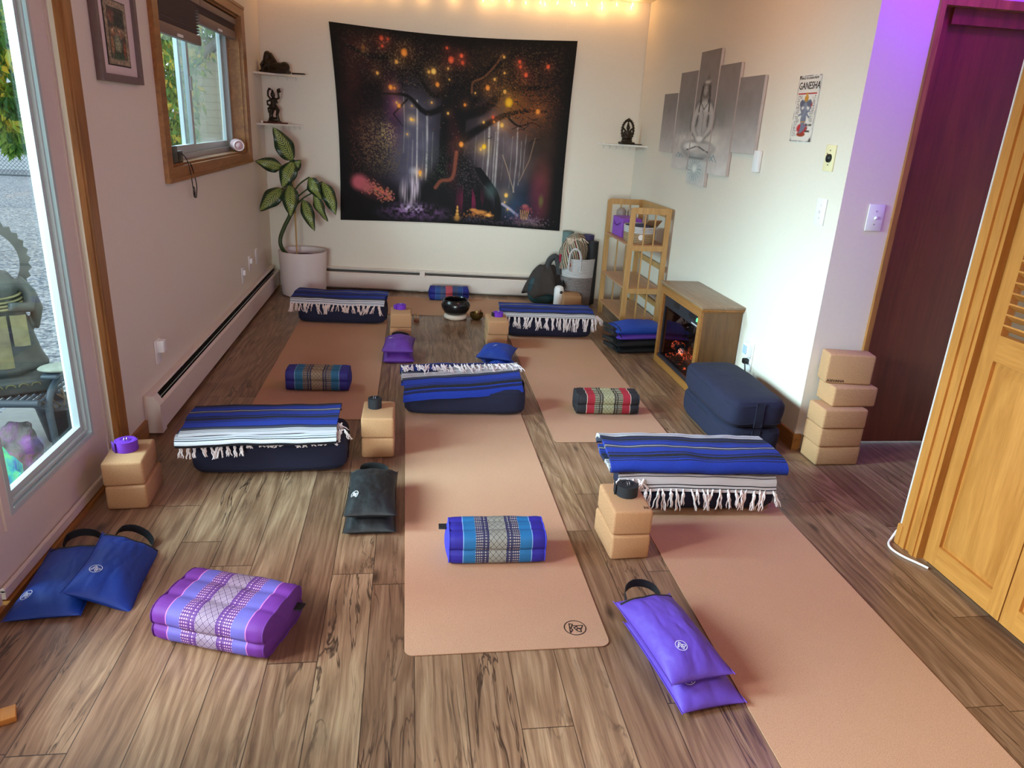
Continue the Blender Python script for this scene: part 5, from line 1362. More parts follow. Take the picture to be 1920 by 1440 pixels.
b = MB(); b.tube(smooth_path([(.02, .10, .055), (.05, .11, .02), (.064, .12, -.05), (.066, .14, -.14), (.066, .19, -.20), (.066, .24, -.14), (.066, .20, -.07), (.066, .15, -.02), (.06, .13, .0)], .01), .0028, 6); b.tube([(.066, .16 + .022 * math.cos(a), -.165 + .03 * math.sin(a)) for a in [2 * PI * k / 14 for k in range(14)]], .0025, 6, closed=True)
b.build('cord', M['black'], t)
# owl sun catcher in the left pane
t = thing('sun_catcher', 'gilt filigree owl charm on a beaded string hanging in the window', 'hanging charm', (-1.325, 4.36, 1.80))
b = MB()
for (y, z, r) in ((-.022, .0, .020), (.022, .0, .020), (-.022, 0, .011), (.022, 0, .011), (0, -.045, .026), (0, -.045, .015), (0, -.085, .018), (0, -.112, .010), (-.018, -.05, .012), (.018, -.05, .012)):
    b.tube([(0, y + r * math.cos(a), z + r * math.sin(a) * 1.1) for a in [2 * PI * k / 16 for k in range(16)]], .0022, 5, closed=True)
for s_ in (-1, 1): b.tube([(0, s_ * .044, .028), (0, s_ * .040, 0), (0, s_ * .036, -.05), (0, s_ * .018, -.095), (0, 0, -.12)], .0024, 5); b.tube([(0, s_ * .044, .028), (0, s_ * .02, .018), (0, 0, .012)], .0022, 5)
b.build('owl', M['charm'], t)
b = MB(); b.tube([(0, 0, .14), (0, 0, .012)], .0010, 4); b.tube([(0, 0, -.12), (0, .004, -.44)], .0010, 4); b.build('string', M['charm'], t)
M['crystal'] = plain('pale_crystal', S(206, 226, 240), 0.1, 0.02)
b = MB()
for k, z in enumerate((-.135, -.150, -.165, -.180, -.30, -.315, -.40)): b.ball((0, .002, z), .005, 8)
b.build('beads', M['crystal'], t)
b = MB(); b.ball((0, .002, -.215), (.008, .008, .024), 8); b.build('drop', M['crystal'], t)
b = MB(); b.ball((0, .004, -.445), (.010, .010, .022), 8); b.build('drop', M['crystal'], t)

# ================================================================== electric fireplace
FX0, FX1, FY0, FY1, FH = 1.712, 1.965, 3.985, 4.700, .560
t = thing('electric_fireplace', 'brown wooden electric fireplace cabinet with glowing embers against the right wall', 'fireplace', (1.84, 4.343, 0))
def fb(x0, x1, y0, y1, z0, z1): return (x0 - 1.84, x1 - 1.84, y0 - 4.343, y1 - 4.343, z0, z1)
b = MB(); b.b2(*fb(FX0 + .012, FX1, FY0, FY0 + .018, 0, FH - .03)); b.b2(*fb(FX0 + .012, FX1, FY1 - .018, FY1, 0, FH - .03)); b.b2(*fb(FX1 - .012, FX1, FY0 + .018, FY1 - .018, 0, FH - .03)); b.b2(*fb(FX0 + .012, FX1 - .012, FY0 + .018, FY1 - .018, .04, .055))
b.build('cabinet_body', M['walnut'], t, smooth=False)
b = MB(); b.b2(*fb(FX0 - .004, FX0 + .012, FY0, FY0 + .042, 0, FH - .03)); b.b2(*fb(FX0 - .004, FX0 + .012, FY1 - .042, FY1, 0, FH - .03))
b.b2(*fb(FX0 - .004, FX0 + .012, FY0 + .042, FY1 - .042, 0, .045)); b.b2(*fb(FX0 - .004, FX0 + .012, FY0 + .042, FY1 - .042, FH - .075, FH - .03))
b.build('front_frame', M['oak_edge'], t, smooth=False)
b = MB(); b.rbox((-.002, 0, FH - .008), (.278, .760, .016), .003, 2); b.build('top_board', M['walnut_top'], t)
b = MB(); b.rbox((-.002, 0, FH - .023), (.268, .745, .015), .004, 2); b.rbox((-.002, 0, FH - .034), (.262, .732, .008), .003, 1); b.build('top_moulding', M['oak_edge'], t)
M['fp_dark'] = plain('firebox_metal', S(34, 36, 44), 0.45, 0.1, 60, 0.05)
b = MB(); b.b2(*fb(FX0 + .012, FX0 + .03, FY0 + .042, FY1 - .042, FH - .155, FH - .075)); b.b2(*fb(FX0 + .004, FX0 + .03, FY0 + .042, FY1 - .042, .045, .065))
b.b2(*fb(FX0 + .012, FX0 + .03, FY0 + .042, FY0 + .056, .065, FH - .155)); b.b2(*fb(FX0 + .012, FX0 + .03, FY1 - .056, FY1 - .042, .065, FH - .155)); b.build('firebox_surround', M['fp_dark'], t, smooth=False)
b = MB(); b.b2(*fb(FX0 + .03, FX1 - .03, FY0 + .045, FY1 - .045, .056, .062)); b.b2(*fb(FX1 - .06, FX1 - .05, FY0 + .045, FY1 - .045, .062, FH - .08)); b.build('firebox_lining', plain('soot_lining', S(58, 42, 38), 0.8, 0.2), t, smooth=False)
b = MB(); b.b2(*fb(FX0 + .020, FX0 + .023, FY0 + .056, FY1 - .056, .065, FH - .155)); b.build('glass_pane', M['dark_glass'], t, smooth=False)
b = MB()
for k in range(8): b.b2(*fb(FX0 + .0105, FX0 + .0115, FY0 + .075 + k * .012, FY0 + .082 + k * .012, FH - .148, FH - .140))
b.build('button_row', M['white_plastic'], t, smooth=False)
b = MB(); b.b2(*fb(FX0 + .0100, FX0 + .0115, FY0 + .06, FY0 + .22, FH - .122, FH - .088)); b.b2(*fb(FX0 + .0100, FX0 + .0115, FY0 + .40, FY0 + .50, FH - .122, FH - .088)); b.build('control_panel', M['black'], t, smooth=False)
b = MB(); b.b2(*fb(FX0 + .008, FX0 + .0098, FY0 + .070, FY0 + .076, FH - .118, FH - .094)); b.b2(*fb(FX0 + .008, FX0 + .0098, FY0 + .082, FY0 + .096, FH - .118, FH - .114)); b.b2(*fb(FX0 + .008, FX0 + .0098, FY0 + .082, FY0 + .096, FH - .108, FH - .104)); b.b2(*fb(FX0 + .008, FX0 + .0098, FY0 + .082, FY0 + .086, FH - .118, FH - .094))
b.build('green_digits', emit('green_led', (.1, 1, .3, 1), 3.0), t, smooth=False)
def m_log():
    q = NT('ember_log'); v = q.coord(); n = q.noise(v, 38, 4, 0.7); vo = q.n('TexVoronoi', {'feature': 'DISTANCE_TO_EDGE'}, Vector=v, Scale=42).outputs['Distance']
    crack = q.ramp(q.math('MULTIPLY', vo, q.math('ADD', n, 0.3)), [(0.0, (1, 1, 1)), (0.035, (0, 0, 0))]); hot = q.math('MULTIPLY', crack, q.ramp(q.noise(v, 9, 2), [(0.48, (0, 0, 0)), (0.6, (1, 1, 1))]))
    bs = q.n('BsdfPrincipled', None, Base_Color=q.ramp(n, [(0.3, S(34, 28, 28)), (0.7, S(96, 84, 84))]), Roughness=0.9, Emission_Color=(1.0, .12, .03, 1), Emission_Strength=q.math('MULTIPLY', hot, 7.0))
    q.t.links.new(bs.outputs[0], q.out.inputs[0]); return q.m
M['log'] = m_log()
rd = random.Random(5)
for k, (x, y, z, L, a, el, r) in enumerate(((1.80, 4.22, .10, .34, 82, 6, .032), (1.84, 4.42, .13, .36, 100, -5, .034), (1.79, 4.36, .165, .26, 60, 12, .026), (1.85, 4.16, .16, .20, 118, 14, .022))):
    b = MB(); pts = []; rs = []
    for i in range(12):
        s_ = (i / 11 - .5) * L; pts.append((s_, .008 * math.sin(i * 1.7 + k), .006 * math.cos(i * 2.1))); rs.append(r * (1 + .12 * math.sin(i * 2.3 + k)) * (.75 if i in (0, 11) else 1))
    b.tube(pts, rs, 12); b.build('log', M['log'], t, (x - 1.84, y - 4.343, z), (0, r_(el), r_(a)))
b = MB()
for k in range(150):
    b.ball((rd.uniform(-.09, .06), rd.uniform(-.27, .27), .068 + rd.uniform(0, .02)), (rd.uniform(.006, .016), rd.uniform(.006, .016), rd.uniform(.005, .012)), 6)
o = b.build('ember_bed', M['log'], t); o['kind'] = 'stuff'
light('ember_glow', 'POINT', (1.79, 4.25, .16), (0, 0, 0), .5, (1, .25, .06), .05)

# ================================================================== bamboo shelf
SX0, SX1, SY0, SY1, SH = 1.630, 1.945, 5.345, 6.045, .975
t = thing('bamboo_shelf', 'slatted bamboo folding shelf with three boards in the right back corner', 'shelf unit', ((SX0 + SX1) / 2, (SY0 + SY1) / 2, 0))
cx, cy = (SX0 + SX1) / 2, (SY0 + SY1) / 2
for (ys, nm) in ((SY0, 1), (SY1 - .018, 2)):
    y0 = ys - cy; y1 = y0 + .018
    b = MB(); pw = .040
    # posts and rounded top rail
    b.b2(SX1 - cx - pw, SX1 - cx, y0, y1, 0, SH); b.b2(SX0 - cx, SX0 - cx + pw, y0, y1, 0, SH - .03)
    arc_ = [(SX0 - cx + .03 - .03 * math.cos(a), SH - .03 + .03 * math.sin(a)) for a in [PI / 2 * k / 6 for k in range(7)]]
    poly = arc_ + [(SX1 - cx - pw, SH), (SX1 - cx - pw, SH - .045), (SX0 - cx + pw, SH - .045), (SX0 - cx + pw, SH - .03)]
    n = len(poly); vs = [(x, y0, z) for x, z in poly] + [(x, y1, z) for x, z in poly]
    b.add(vs, [tuple(range(n)), tuple(range(2 * n - 1, n - 1, -1))] + [(i, (i + 1) % n, n + (i + 1) % n, n + i) for i in range(n)])
    for z0, z1 in ((.655, .695), (.325, .365), (.075, .115)): b.b2(SX0 - cx + pw, SX1 - cx - pw, y0, y1, z0, z1)
    sf = b.build('side_frame', M['bamboo'], t, smooth=False)
    for z0, z1 in ((.695, SH - .045), (.365, .655), (.115, .325)):
        for x in (SX0 - cx + .04 + .078, SX0 - cx + .04 + .157):
            b = MB(); b.b2(x - .005, x + .005, y0 + .004, y1 - .004, z0, z1); b.build('slat', M['bamboo'], sf, smooth=False)
for (z0, z1) in ((.90, SH), (.50, .54), (.20, .24)):
    b = MB(); b.b2(SX1 - cx - .014, SX1 - cx, -cy + SY0 + .018, SY1 - .018 - cy, z0, z1); b.build('back_rail', M['bamboo'], t, smooth=False)
for z in (.700, .370, .120):
    b = MB(); b.b2(SX0 - cx + .004, SX1 - cx - .015, SY0 + .018 - cy, SY1 - .018 - cy, z - .012, z); b.build('shelf_board', M['bamboo_board'], t, smooth=False)
# on its top board
t = thing('storage_box', 'violet cardboard box on the top board of the bamboo shelf', 'box', (1.752, 5.83, .701), r_(3))
b = MB(); b.rbox((0, 0, .075), (.165, .235, .150), .004, 1); b.build('box_body', plain('violet_card', S(140, 76, 190), 0.5, 0.04), t)
b = MB(); b.tube([(-.0835, -.09, .115), (-.0838, -.05, .10), (-.0838, .0, .085), (-.0838, .05, .088), (-.0836, .085, .110)], [.002, .006, .011, .006, .002], 6, flat=.3); b.tube([(-.03, -.1185, .118), (.0, -.1188, .09), (.04, -.1188, .07)], [.002, .009, .003], 6, flat=.3)
b.build('printed_figure', plain('purple_ink', S(84, 30, 120), 0.5), t)
M['rope_white'] = None
def m_rope(name, col, col2, sc=1.0, mix_=.0):
    q = NT(name); v = q.coord(); s = q.sep(v); w = q.math('SINE', q.math('MULTIPLY', s[2], 480.0 * sc)); n = q.noise(v, 260, 2)
    c = q.mix(q.ramp(n, [(0.42, (0, 0, 0)), (0.58, (1, 1, 1))]), col, col2)
    c = q.mix(q.math('LESS_THAN', w, -0.75), c, tuple(k * .45 for k in col[:3]) + (1,))
    return q.bsdf(c, 0.9, q.math('ADD', w, q.math('MULTIPLY', n, .6)), 0.6, 0.004)
M['rope_white'] = m_rope('white_cotton_rope', S(226, 222, 224), S(206, 200, 202)); M['rope_grey'] = m_rope('grey_cotton_rope', S(120, 108, 108), S(168, 158, 156)); M['rope_tan'] = m_rope('tan_cotton_rope', S(166, 136, 102), S(196, 168, 132))
t = thing('rope_basket', 'small white and tan rope basket on the top board of the bamboo shelf', 'basket', (1.770, 5.535, .701), 0)
b = MB(); b.lathe([(.0, 0), (.9, 0), (1.0, .02), (1.02, .075)], (0, 0, 0), 28, None, .118, .150); b.build('tan_base', M['rope_tan'], t)
b = MB(); b.lathe([(1.02, .0755), (1.04, .125), (1.0, .125), (.98, .0755)], (0, 0, 0), 28, None, .118, .150)
for sy in (-1, 1): b.tube([(-.03, sy * .155, .105), (-.02, sy * .175, .12), (.02, sy * .175, .12), (.03, sy * .155, .105)], .006, 8)
b.build('white_rim', M['rope_white'], t)
b = MB(); b.lathe([(.022, 0), (.022, .002), (0, .002)], (0, 0, 0), 18, Matrix.Translation((-.030, -.148, .050)) @ Matrix.Rotation(PI / 2, 4, 'X')); b.build('round_tag', M['white_plastic'], t)
b = MB(); rd = random.Random(9)
for k in range(7): b.rbox((rd.uniform(-.05, .05), -.09 + k * .03, .085), (.12, .022, .085), .008, 2, Matrix.Rotation(rd.uniform(-.2, .2), 4, 'Y'))
o = b.build('folded_cloths', fabric('slate_cloth', S(70, 72, 96), .2), t); o['kind'] = 'stuff'
for k, (x, y) in enumerate(((1.74, 5.985), (1.83, 5.975))):
    b = MB(); b.lathe([(0, 0), (.034, 0), (.040, .02), (.040, .185), (.036, .19), (.020, .205), (0, .207)], (0, 0, 0), 20)
    o = b.build('jar', plain('mottled_jar%d' % k, S(150 + 20 * k, 138 + 12 * k, 132), 0.4, .15, 30), None, (x, y, .701)); tag(o, ('left' if k == 0 else 'right') + ' mottled grey jar behind the violet box on the bamboo shelf', 'jar', 'jars on the bamboo shelf')
b = MB(); b.rbox((0, 0, .0), (.11, .30, .008), .002, 1, Matrix.Rotation(r_(-30), 4, 'X')); 
o = b.build('paper_bundle', M['kraft'], None, (1.86, 5.58, .80)); tag(o, 'brown card leaning behind the small basket on the bamboo shelf', 'card')

# ================================================================== corner heap: basket, rolls, rucksack
bx, by = 1.492, 6.345
t = thing('rope_basket', 'tall white and grey rope laundry basket full of blankets in the corner', 'basket', (bx, by, 0))
b = MB(); b.lathe([(0, 0), (.140, 0), (.150, .01), (.158, .265)], (0, 0, 0), 40); b.build('grey_base', M['rope_grey'], t)
b = MB(); b.lathe([(.158, .2655), (.163, .43), (.152, .43), (.147, .2655)], (0, 0, 0), 40); b.build('white_top', M['rope_white'], t)
for a in (-112, 68):
    b = MB(); ca, sa = math.cos(r_(a)), math.sin(r_(a)); px_, py_ = -sa, ca
    pts = [(ca * .172 + px_ * w, sa * .172 + py_ * w, z) for w, z in ((-.052, .33), (-.052, .40), (-.048, .46), (-.030, .505), (0, .522), (.030, .505), (.048, .46), (.052, .40), (.052, .33))]
    b.tube(smooth_path(pts, .012), .010, 10); b.build('handle', M['rope_white'], t)
def roll(label, x, y, z, r, h, col, rot=(0, 0, 0)):
    t = thing('mat_roll', label, 'rolled mat', (x, y, z), 0, 'rolled mats in the corner', rot)
    b = MB(); pts = []
    n = 110
    for i in range(n + 1):
        a = i / 22 * 2 * PI; rr = .012 + (r - .012) * i / n; pts.append((rr * math.cos(a), rr * math.sin(a)))
    vs = []; fs = []
    for i, (x_, y_) in enumerate(pts):
        l = math.hypot(x_, y_); nx, ny = x_ / l * .0035, y_ / l * .0035
        vs += [(x_ - nx, y_ - ny, 0), (x_ + nx, y_ + ny, 0), (x_ + nx, y_ + ny, h), (x_ - nx, y_ - ny, h)]
    for i in range(n):
        o = i * 4
        for k in range(4): fs.append((o + k, o + (k + 1) % 4, o + 4 + (k + 1) % 4, o + 4 + k))
    b.add(vs, fs); b.build('rolled_sheet', plain(label[:12] + '_foam', col, .7, .05, 60), t)
roll('grey-green rolled mat standing behind the striped blankets in the tall basket', 1.40, 6.43, .02, .050, .62, S(96, 118, 118))
roll('dark purple rolled mat standing at the right in the tall basket', 1.575, 6.40, .02, .055, .60, S(58, 48, 92))
roll('black rolled mat standing between basket and shelf back', 1.60, 6.29, .02, .048, .56, S(34, 32, 36))
def m_multi():
    q = NT('multicolour_blanket'); s = q.sep(q.coord('UV')); n = q.noise(q.coord(), 60, 3)
    f = q.math('FRACT', q.math('MULTIPLY', q.math('ADD', s[1], q.math('MULTIPLY', n, .006)), 9.0))
    cs = [S(176, 164, 138), S(70, 60, 50), S(196, 186, 160), S(40, 44, 44), S(150, 60, 60), S(206, 198, 178), S(86, 84, 66), S(120, 104, 84), S(60, 80, 90), S(190, 176, 148), S(46, 40, 40), S(168, 130, 110)]
    c = q.ramp(f, [(i / len(cs), k) for i, k in enumerate(cs)], 'CONSTANT'); return q.bsdf(c, .95, n, .5, .006)
M['multi'] = m_multi()
t = thing('blanket', 'crumpled multicoloured striped blanket stuffed in the tall basket', 'blanket', (1.445, 6.335, .30), 0)
def crump(u, v):
    a = 2 * PI * u; k = v
    r = (.150 * (1 - k ** 3) ** .5) * (1 + .16 * math.sin(5 * a + 6 * k) * k + .12 * noise.noise(Vector((math.cos(a) * 2, math.sin(a) * 2, k * 4))))
    z = .05 + .27 * k ** .8 + .02 * math.sin(3 * a)
    return (r * math.cos(a) * .85 - .01 + .03 * k, r * math.sin(a) * .8, z)
b = MB(); b.grid(64, 30, crump, closeu=False, uvf=lambda u, v: (v, u + .15 * v)); o = b.build('crumpled_cloth', M['multi'], t)
b = MB(); fringe(b, -.10, .06, (-.075, .305), .05, 61, n=12, spread=.03); o = b.build('fringe', fabric('ecru_fringe', S(214, 196, 180), .1), t); o['kind'] = 'stuff'
b = MB(); b.lathe([(0, .0), (.012, .006), (.012, .03), (.008, .045), (.012, .075), (.0, .078)], (-.125, -.02, .075), 10); b.build('red_tassel', fabric('crimson_tassel', S(150, 20, 60), .2), t)
# rucksack with a jacket thrown over
t = thing('backpack', 'dark teal rucksack on the floor left of the tall basket', 'backpack', (1.178, 6.345, 0), TB)
b = MB()
def bp(u, v):
    a = 2 * PI * u; c, s_ = math.cos(a), math.sin(a); e = 3.2; rr = 1 / ((abs(c) ** e + abs(s_) ** e) ** (1 / e)); th_ = PI * v
    k = abs(math.sin(th_)) ** .5; return (rr * c * .132 * k, rr * s_ * .085 * k * (1 - .25 * (1 - math.cos(th_)) / 2), .125 - .125 * math.cos(th_))
b.grid(40, 26, bp, closeu=True); b.build('bag_body', fabric('teal_nylon', S(20, 52, 62), .15, .6), t, merge=True)
b = MB(); b.tube([tuple(Vector(bp(k / 24, .62)) * 1.01) for k in range(12, 25)], .003, 5); b.build('zipper', M['web_black'], t)
b = MB(); b.grid(30, 14, lambda u, v: tuple(Vector(bp(.5 + u * .5, .10 + v * .32)) * 1.0 + Vector((0, -.020 * math.sin(PI * u) ** .5 * math.sin(PI * v) ** .5, 0)))); b.build('front_pocket', fabric('teal_pocket', S(24, 66, 72), .15, .6), t)
t = thing('jacket', 'crumpled dark brown jacket thrown over the teal rucksack', 'jacket', (1.190, 6.345, .0), TB)
b = MB()
def jk(u, v):
    a = 2 * PI * u; dr = v; r = .05 + .15 * dr
    z = .345 - .26 * dr ** 1.5 + .020 * math.sin(4 * a + 1) * dr + .020 * noise.noise(Vector((math.cos(a) * 2.2, math.sin(a) * 2.2, dr * 3)))
    x = r * math.cos(a) * (.98 + .14 * math.sin(3 * a)) ; y = r * math.sin(a) * .62 * (1 + .10 * math.sin(5 * a))
    return (x + .015, y, max(z, .03))
b.grid(72, 22, jk, closeu=True); b.add([jk(k / 72, 0) for k in range(72)], [tuple(range(72))])
o = b.build('draped_cloth', fabric('brown_fleece', S(56, 48, 46), .25, .9, fold=20), t, merge=True); mod(o, 'SOLIDIFY', thickness=.008)
b = MB(); b.tube(smooth_path([(.02, -.02, .30), (.03, -.01, .36), (.05, 0, .40), (.085, .0, .425), (.11, .0, .40), (.125, -.01, .34), (.13, -.02, .27)], .012), [.022] * 0 or .028, 12); b.build('sleeve', fabric('grey_sleeve', S(62, 62, 64), .25, .9, fold=20), t)
b = MB()
rd = random.Random(3)
for k in range(60):
    a = rd.uniform(0, 6.28); x, y = .150 + .02 * math.cos(a), -.095 + .01 * math.sin(a); z = .21 + rd.uniform(-.03, .03)
    b.tube([(x, y, z), (x + rd.uniform(-.03, .03), y - rd.uniform(0, .02), z - rd.uniform(.02, .07))], [.003, .001], 4)
o = b.build('fur_trim', fabric('black_fur', S(30, 26, 26), .3), t); o['kind'] = 'stuff'
t = thing('water_bottle', 'white bottle with a dark opening standing by the brown cork block', 'bottle', (1.300, 6.165, 0))
b = MB(); b.lathe([(0, 0), (.040, 0), (.043, .006), (.043, .165), (.038, .188), (.020, .200), (0, .202)], (0, 0, 0), 28); b.build('body', M['white_plastic'], t)
b = MB(); b.lathe([(.014, 0), (.013, .006), (0, .007)], (0, 0, 0), 18, Matrix.Translation((.012, -.0405, .150)) @ Matrix.Rotation(r_(80), 4, 'X')); b.build('dark_opening', M['black'], t)

# ================================================================== singing bowls and bits on the floor
t = thing('cushion_ring', 'cream felt ring cushion under the black singing bowl', 'cushion', (.368, 5.735, 0))
b = MB(); R0, r0 = .068, .022
b.grid(40, 16, lambda u, v: ((R0 + r0 * 1.2 * math.cos(2 * PI * v)) * math.cos(2 * PI * u), (R0 + r0 * 1.2 * math.cos(2 * PI * v)) * math.sin(2 * PI * u), r0 + r0 * math.sin(2 * PI * v)), closeu=True)
b.build('ring', M['felt'], t, merge=True)
t = thing('singing_bowl', 'large black singing bowl on its cream ring cushion', 'bowl', (.368, 5.735, .028))
prof = [(0, .004), (.055, .004), (.088, .022), (.112, .060), (.117, .085), (.108, .112), (.096, .128), (.098, .133), (.094, .136), (.089, .128), (.100, .110), (.109, .085), (.104, .060), (.080, .030), (.050, .014), (0, .013)]
b = MB(); b.lathe(prof, (0, 0, 0), 48); b.build('bowl_shell', M['bowl_black'], t)
t = thing('singing_bowl', 'small aged brass bowl right of the black singing bowl', 'bowl', (.538, 5.725, 0))
b = MB(); b.lathe([(x * .48, z * .42) for x, z in [(0, .0), (.055, .0), (.088, .022), (.112, .070), (.116, .125), (.110, .127), (.104, .075), (.080, .035), (0, .018)]], (0, 0, 0), 36); b.build('bowl_shell', M['brass'], t)
b = MB(); b.tube([(-.01, .0, .015), (.028, .012, .062)], .006, 10); b.ball((.034, .014, .068), .010, 10); b.build('mallet', M['redwood'], t)
t = thing('wooden_holder', 'little wooden holder with upright sticks beside the far left blocks', 'holder', (.052, 5.62, 0))
b = MB(); b.rbox((0, 0, .012), (.042, .055, .024), .003, 2); b.build('base', M['redwood'], t)
for x in (-.012, .012):
    b = MB(); b.tube([(x, -.008, .024), (x, .012, .075)], .0045, 8); b.build('stick', M['bamboo'], t)

# ================================================================== potted plant
px, py = -.925, 6.495
t = thing('potted_plant', 'variegated dumb cane plant in a tall white pot in the back left corner', 'plant', (px, py, 0))
b = MB(); b.lathe([(0, 0), (.165, 0), (.182, .008), (.188, .03), (.203, .385), (.193, .387), (.186, .33), (0, .33)], (0, 0, 0), 56); b.build('pot', M['pot'], t)
b = MB(); b.lathe([(.185, .331), (.12, .338), (0, .342)], (0, 0, 0), 30); b.build('soil', M['soil'], t)
b = MB(); b.tube([(-.046, -.02, .33), (-.046, -.02, 1.02)], .007, 8); b.build('support_stake', M['bamboo'], t)
def W(X, Z, dy=0.0): return Vector((X - px, 6.40 + dy - py, Z))      # from measured x, height at y 6.40
stemp = [W(-1.045, .34, .07), W(-1.085, .42), W(-1.09, .50), W(-1.05, .60), W(-1.00, .70), W(-.985, .80), W(-.985, .92), W(-.99, 1.02)]
b = MB(); b.tube(smooth_path(stemp, .02), .017, 12); b.build('stem', M['stem'], t)
def leaf(base, tip, width, roll_=0.0, droop=.0, curl=.15, node=None):
    base, tip = Vector(base), Vector(tip); ax = tip - base; L = ax.length; ax.normalize()
    view = Vector((.12, -1, .18)).normalized(); n = (view - ax * view.dot(ax)).normalized()
    n = (Matrix.Rotation(roll_, 3, ax) @ n); side = ax.cross(n)
    b = MB()
    def fn(u, v):
        w = math.sin(PI * min(1, v ** .82)) ** .75 * (1 - .18 * v) * width / 2
        if v > .985: w *= .4
        s_ = (u - .5) * 2
        p = base + ax * (L * v) + side * (s_ * w) + n * (-curl * width * s_ * s_ * .5 * (1 if abs(s_) else 0) + .012 * math.sin(v * 13 + s_ * 2) * abs(s_)) 
        p += n * (droop * L * math.sin(PI * v) * .5); return p
    b.grid(14, 22, fn, uvf=lambda u, v: (u, v)); o = b.build('leaf', M['leaf'], t); mod(o, 'SOLIDIFY', thickness=.0015)
    if node is not None:
        node = Vector(node); m_ = (node + base) / 2 + Vector((0, -.01, .02)); b = MB(); b.tube(smooth_path([node, m_, base], .02), [.007] * 0 or .0065, 8); b.build('leaf_stalk', M['stem'], t)
nd = [W(-.985, .86), W(-.985, .80), W(-.985, .74), W(-1.0, .70)]
leaf(W(-.965, 1.13, .02), W(-1.085, 1.385, -.06), .165, .15, .15, .2, nd[0])
leaf(W(-1.045, 1.075, .0), W(-1.235, 1.125, -.09), .125, -.1, .25, .3, nd[0])
leaf(W(-.955, 1.125, -.02), W(-1.035, .925, -.10), .155, .1, .3, .2, nd[0])
leaf(W(-.985, 1.07, .03), W(-.895, 1.135, .0), .11, .2, .2, .2)
leaf(W(-.985, .945, -.03), W(-.975, .700, -.14), .150, 0, .25, .25, nd[1])
leaf(W(-1.055, .91, .0), W(-1.225, .735, -.10), .155, .1, .25, .25, nd[1])
leaf(W(-.83, 1.01, .0), W(-.735, .840, -.06), .125, .3, .45, .3, nd[0])
leaf(W(-.73, .975, .03), W(-.620, .715, -.04), .130, -.15, .25, .25, nd[1])
leaf(W(-.80, .89, .0), W(-.695, .665, -.08), .095, .35, .35, .5, nd[2])
leaf(W(-.885, .83, -.02), W(-.795, .590, -.12), .115, .1, .3, .3, nd[3])

# ================================================================== corner shelves and figurines
M['shelf_white'] = plain('white_marbled_board', S(222, 214, 204), 0.5, 0.08, 40)
def corner_shelf(label, corner, a, b_, z, hooks):
    """triangular board in the corner: reaches a along one wall, b along the other"""
    t = thing('corner_shelf', label, 'shelf', (corner[0], corner[1], z), 0, 'white corner shelves')
    P0 = Vector((0, 0)); P1 = Vector(a); P2 = Vector(b_)
    poly = [P0, P1, P1 + (P2 - P1) * .04 + (P1 - P0) * .0, P2]
    if (P1.x * P2.y - P1.y * P2.x) < 0: poly = poly[::-1]
    bb = MB(); bb.prism([tuple(p) for p in poly], -.014, 0); bb.build('board', M['shelf_white'], t, smooth=False)
    for k in range(hooks):
        f = (k + .6) / (hooks + .2); p = P1 + (P2 - P1) * f; p = p * .97
        bb = MB(); bb.tube([(p.x, p.y, -.014), (p.x, p.y, -.026)] + [(p.x + .007 * math.sin(w), p.y, -.033 - .008 * math.cos(w)) for w in (2.8, 2.0, 1.2, .4, -.4)], .0016, 6); bb.build('hook', M['steel'], t)
    return t
cbl = (-1.249, YB(-1.249) - .001); cbr = (1.969, YB(1.969) - .001)
corner_shelf('upper white corner shelf above the potted plant', cbl, (.335, .335 * -.0963), (0, -.36), 1.800, 5)
corner_shelf('lower white corner shelf with hooks just above the plant', cbl, (.335, .335 * -.0963), (0, -.36), 1.412, 8)
corner_shelf('white corner shelf holding one arched figurine beside the canvas', cbr, (-.335, .335 * .0963), (0, -.34), 1.400, 7)
def carve(o, vox=.005, sm=2):
    mod(o, 'REMESH', mode='VOXEL', voxel_size=vox, use_smooth_shade=True); mod(o, 'SMOOTH', iterations=sm, factor=.5)
# reclining figure
t = thing('figurine', 'dark reclining figure on the upper corner shelf', 'figurine', (-1.105, 6.665, 1.801), r_(-22))
b = MB(); b.rbox((0, 0, .012), (.25, .085, .024), .006, 2); b.ball((.02, 0, .052), (.105, .036, .034), 16); b.ball((.085, 0, .048), (.045, .04, .044), 14); b.ball((-.05, 0, .066), (.045, .036, .048), 14)
b.tube([(-.055, 0, .06), (-.075, 0, .11), (-.070, 0, .135)], [.032, .030, .026], 12); b.ball((-.066, 0, .142), (.028, .026, .028), 14); b.tube([(-.045, 0, .145), (.0, .0, .095), (.02, 0, .075)], [.02, .014, .01], 10)
b.tube([(-.06, -.03, .06), (-.10, -.035, .03), (-.115, -.02, .06), (-.085, -.01, .10)], .013, 8); b.tube([(.03, -.02, .04), (.11, -.03, .035), (.12, .0, .06)], .017, 8); b.rbox((-.11, .02, .045), (.03, .06, .07), .006, 2)
carve(b.build('carved_body', M['bronze'], t))
b = MB(); b.rbox((.195, -.01, .006), (.105, .03, .012), .003, 2, Matrix.Rotation(r_(4), 4, 'Z')); tag(b.build('wooden_stick', M['bronze'], None, (-1.105, 6.665, 1.801), (0, 0, r_(-14))), 'short dark stick beside the reclining figure on the upper shelf', 'stick')
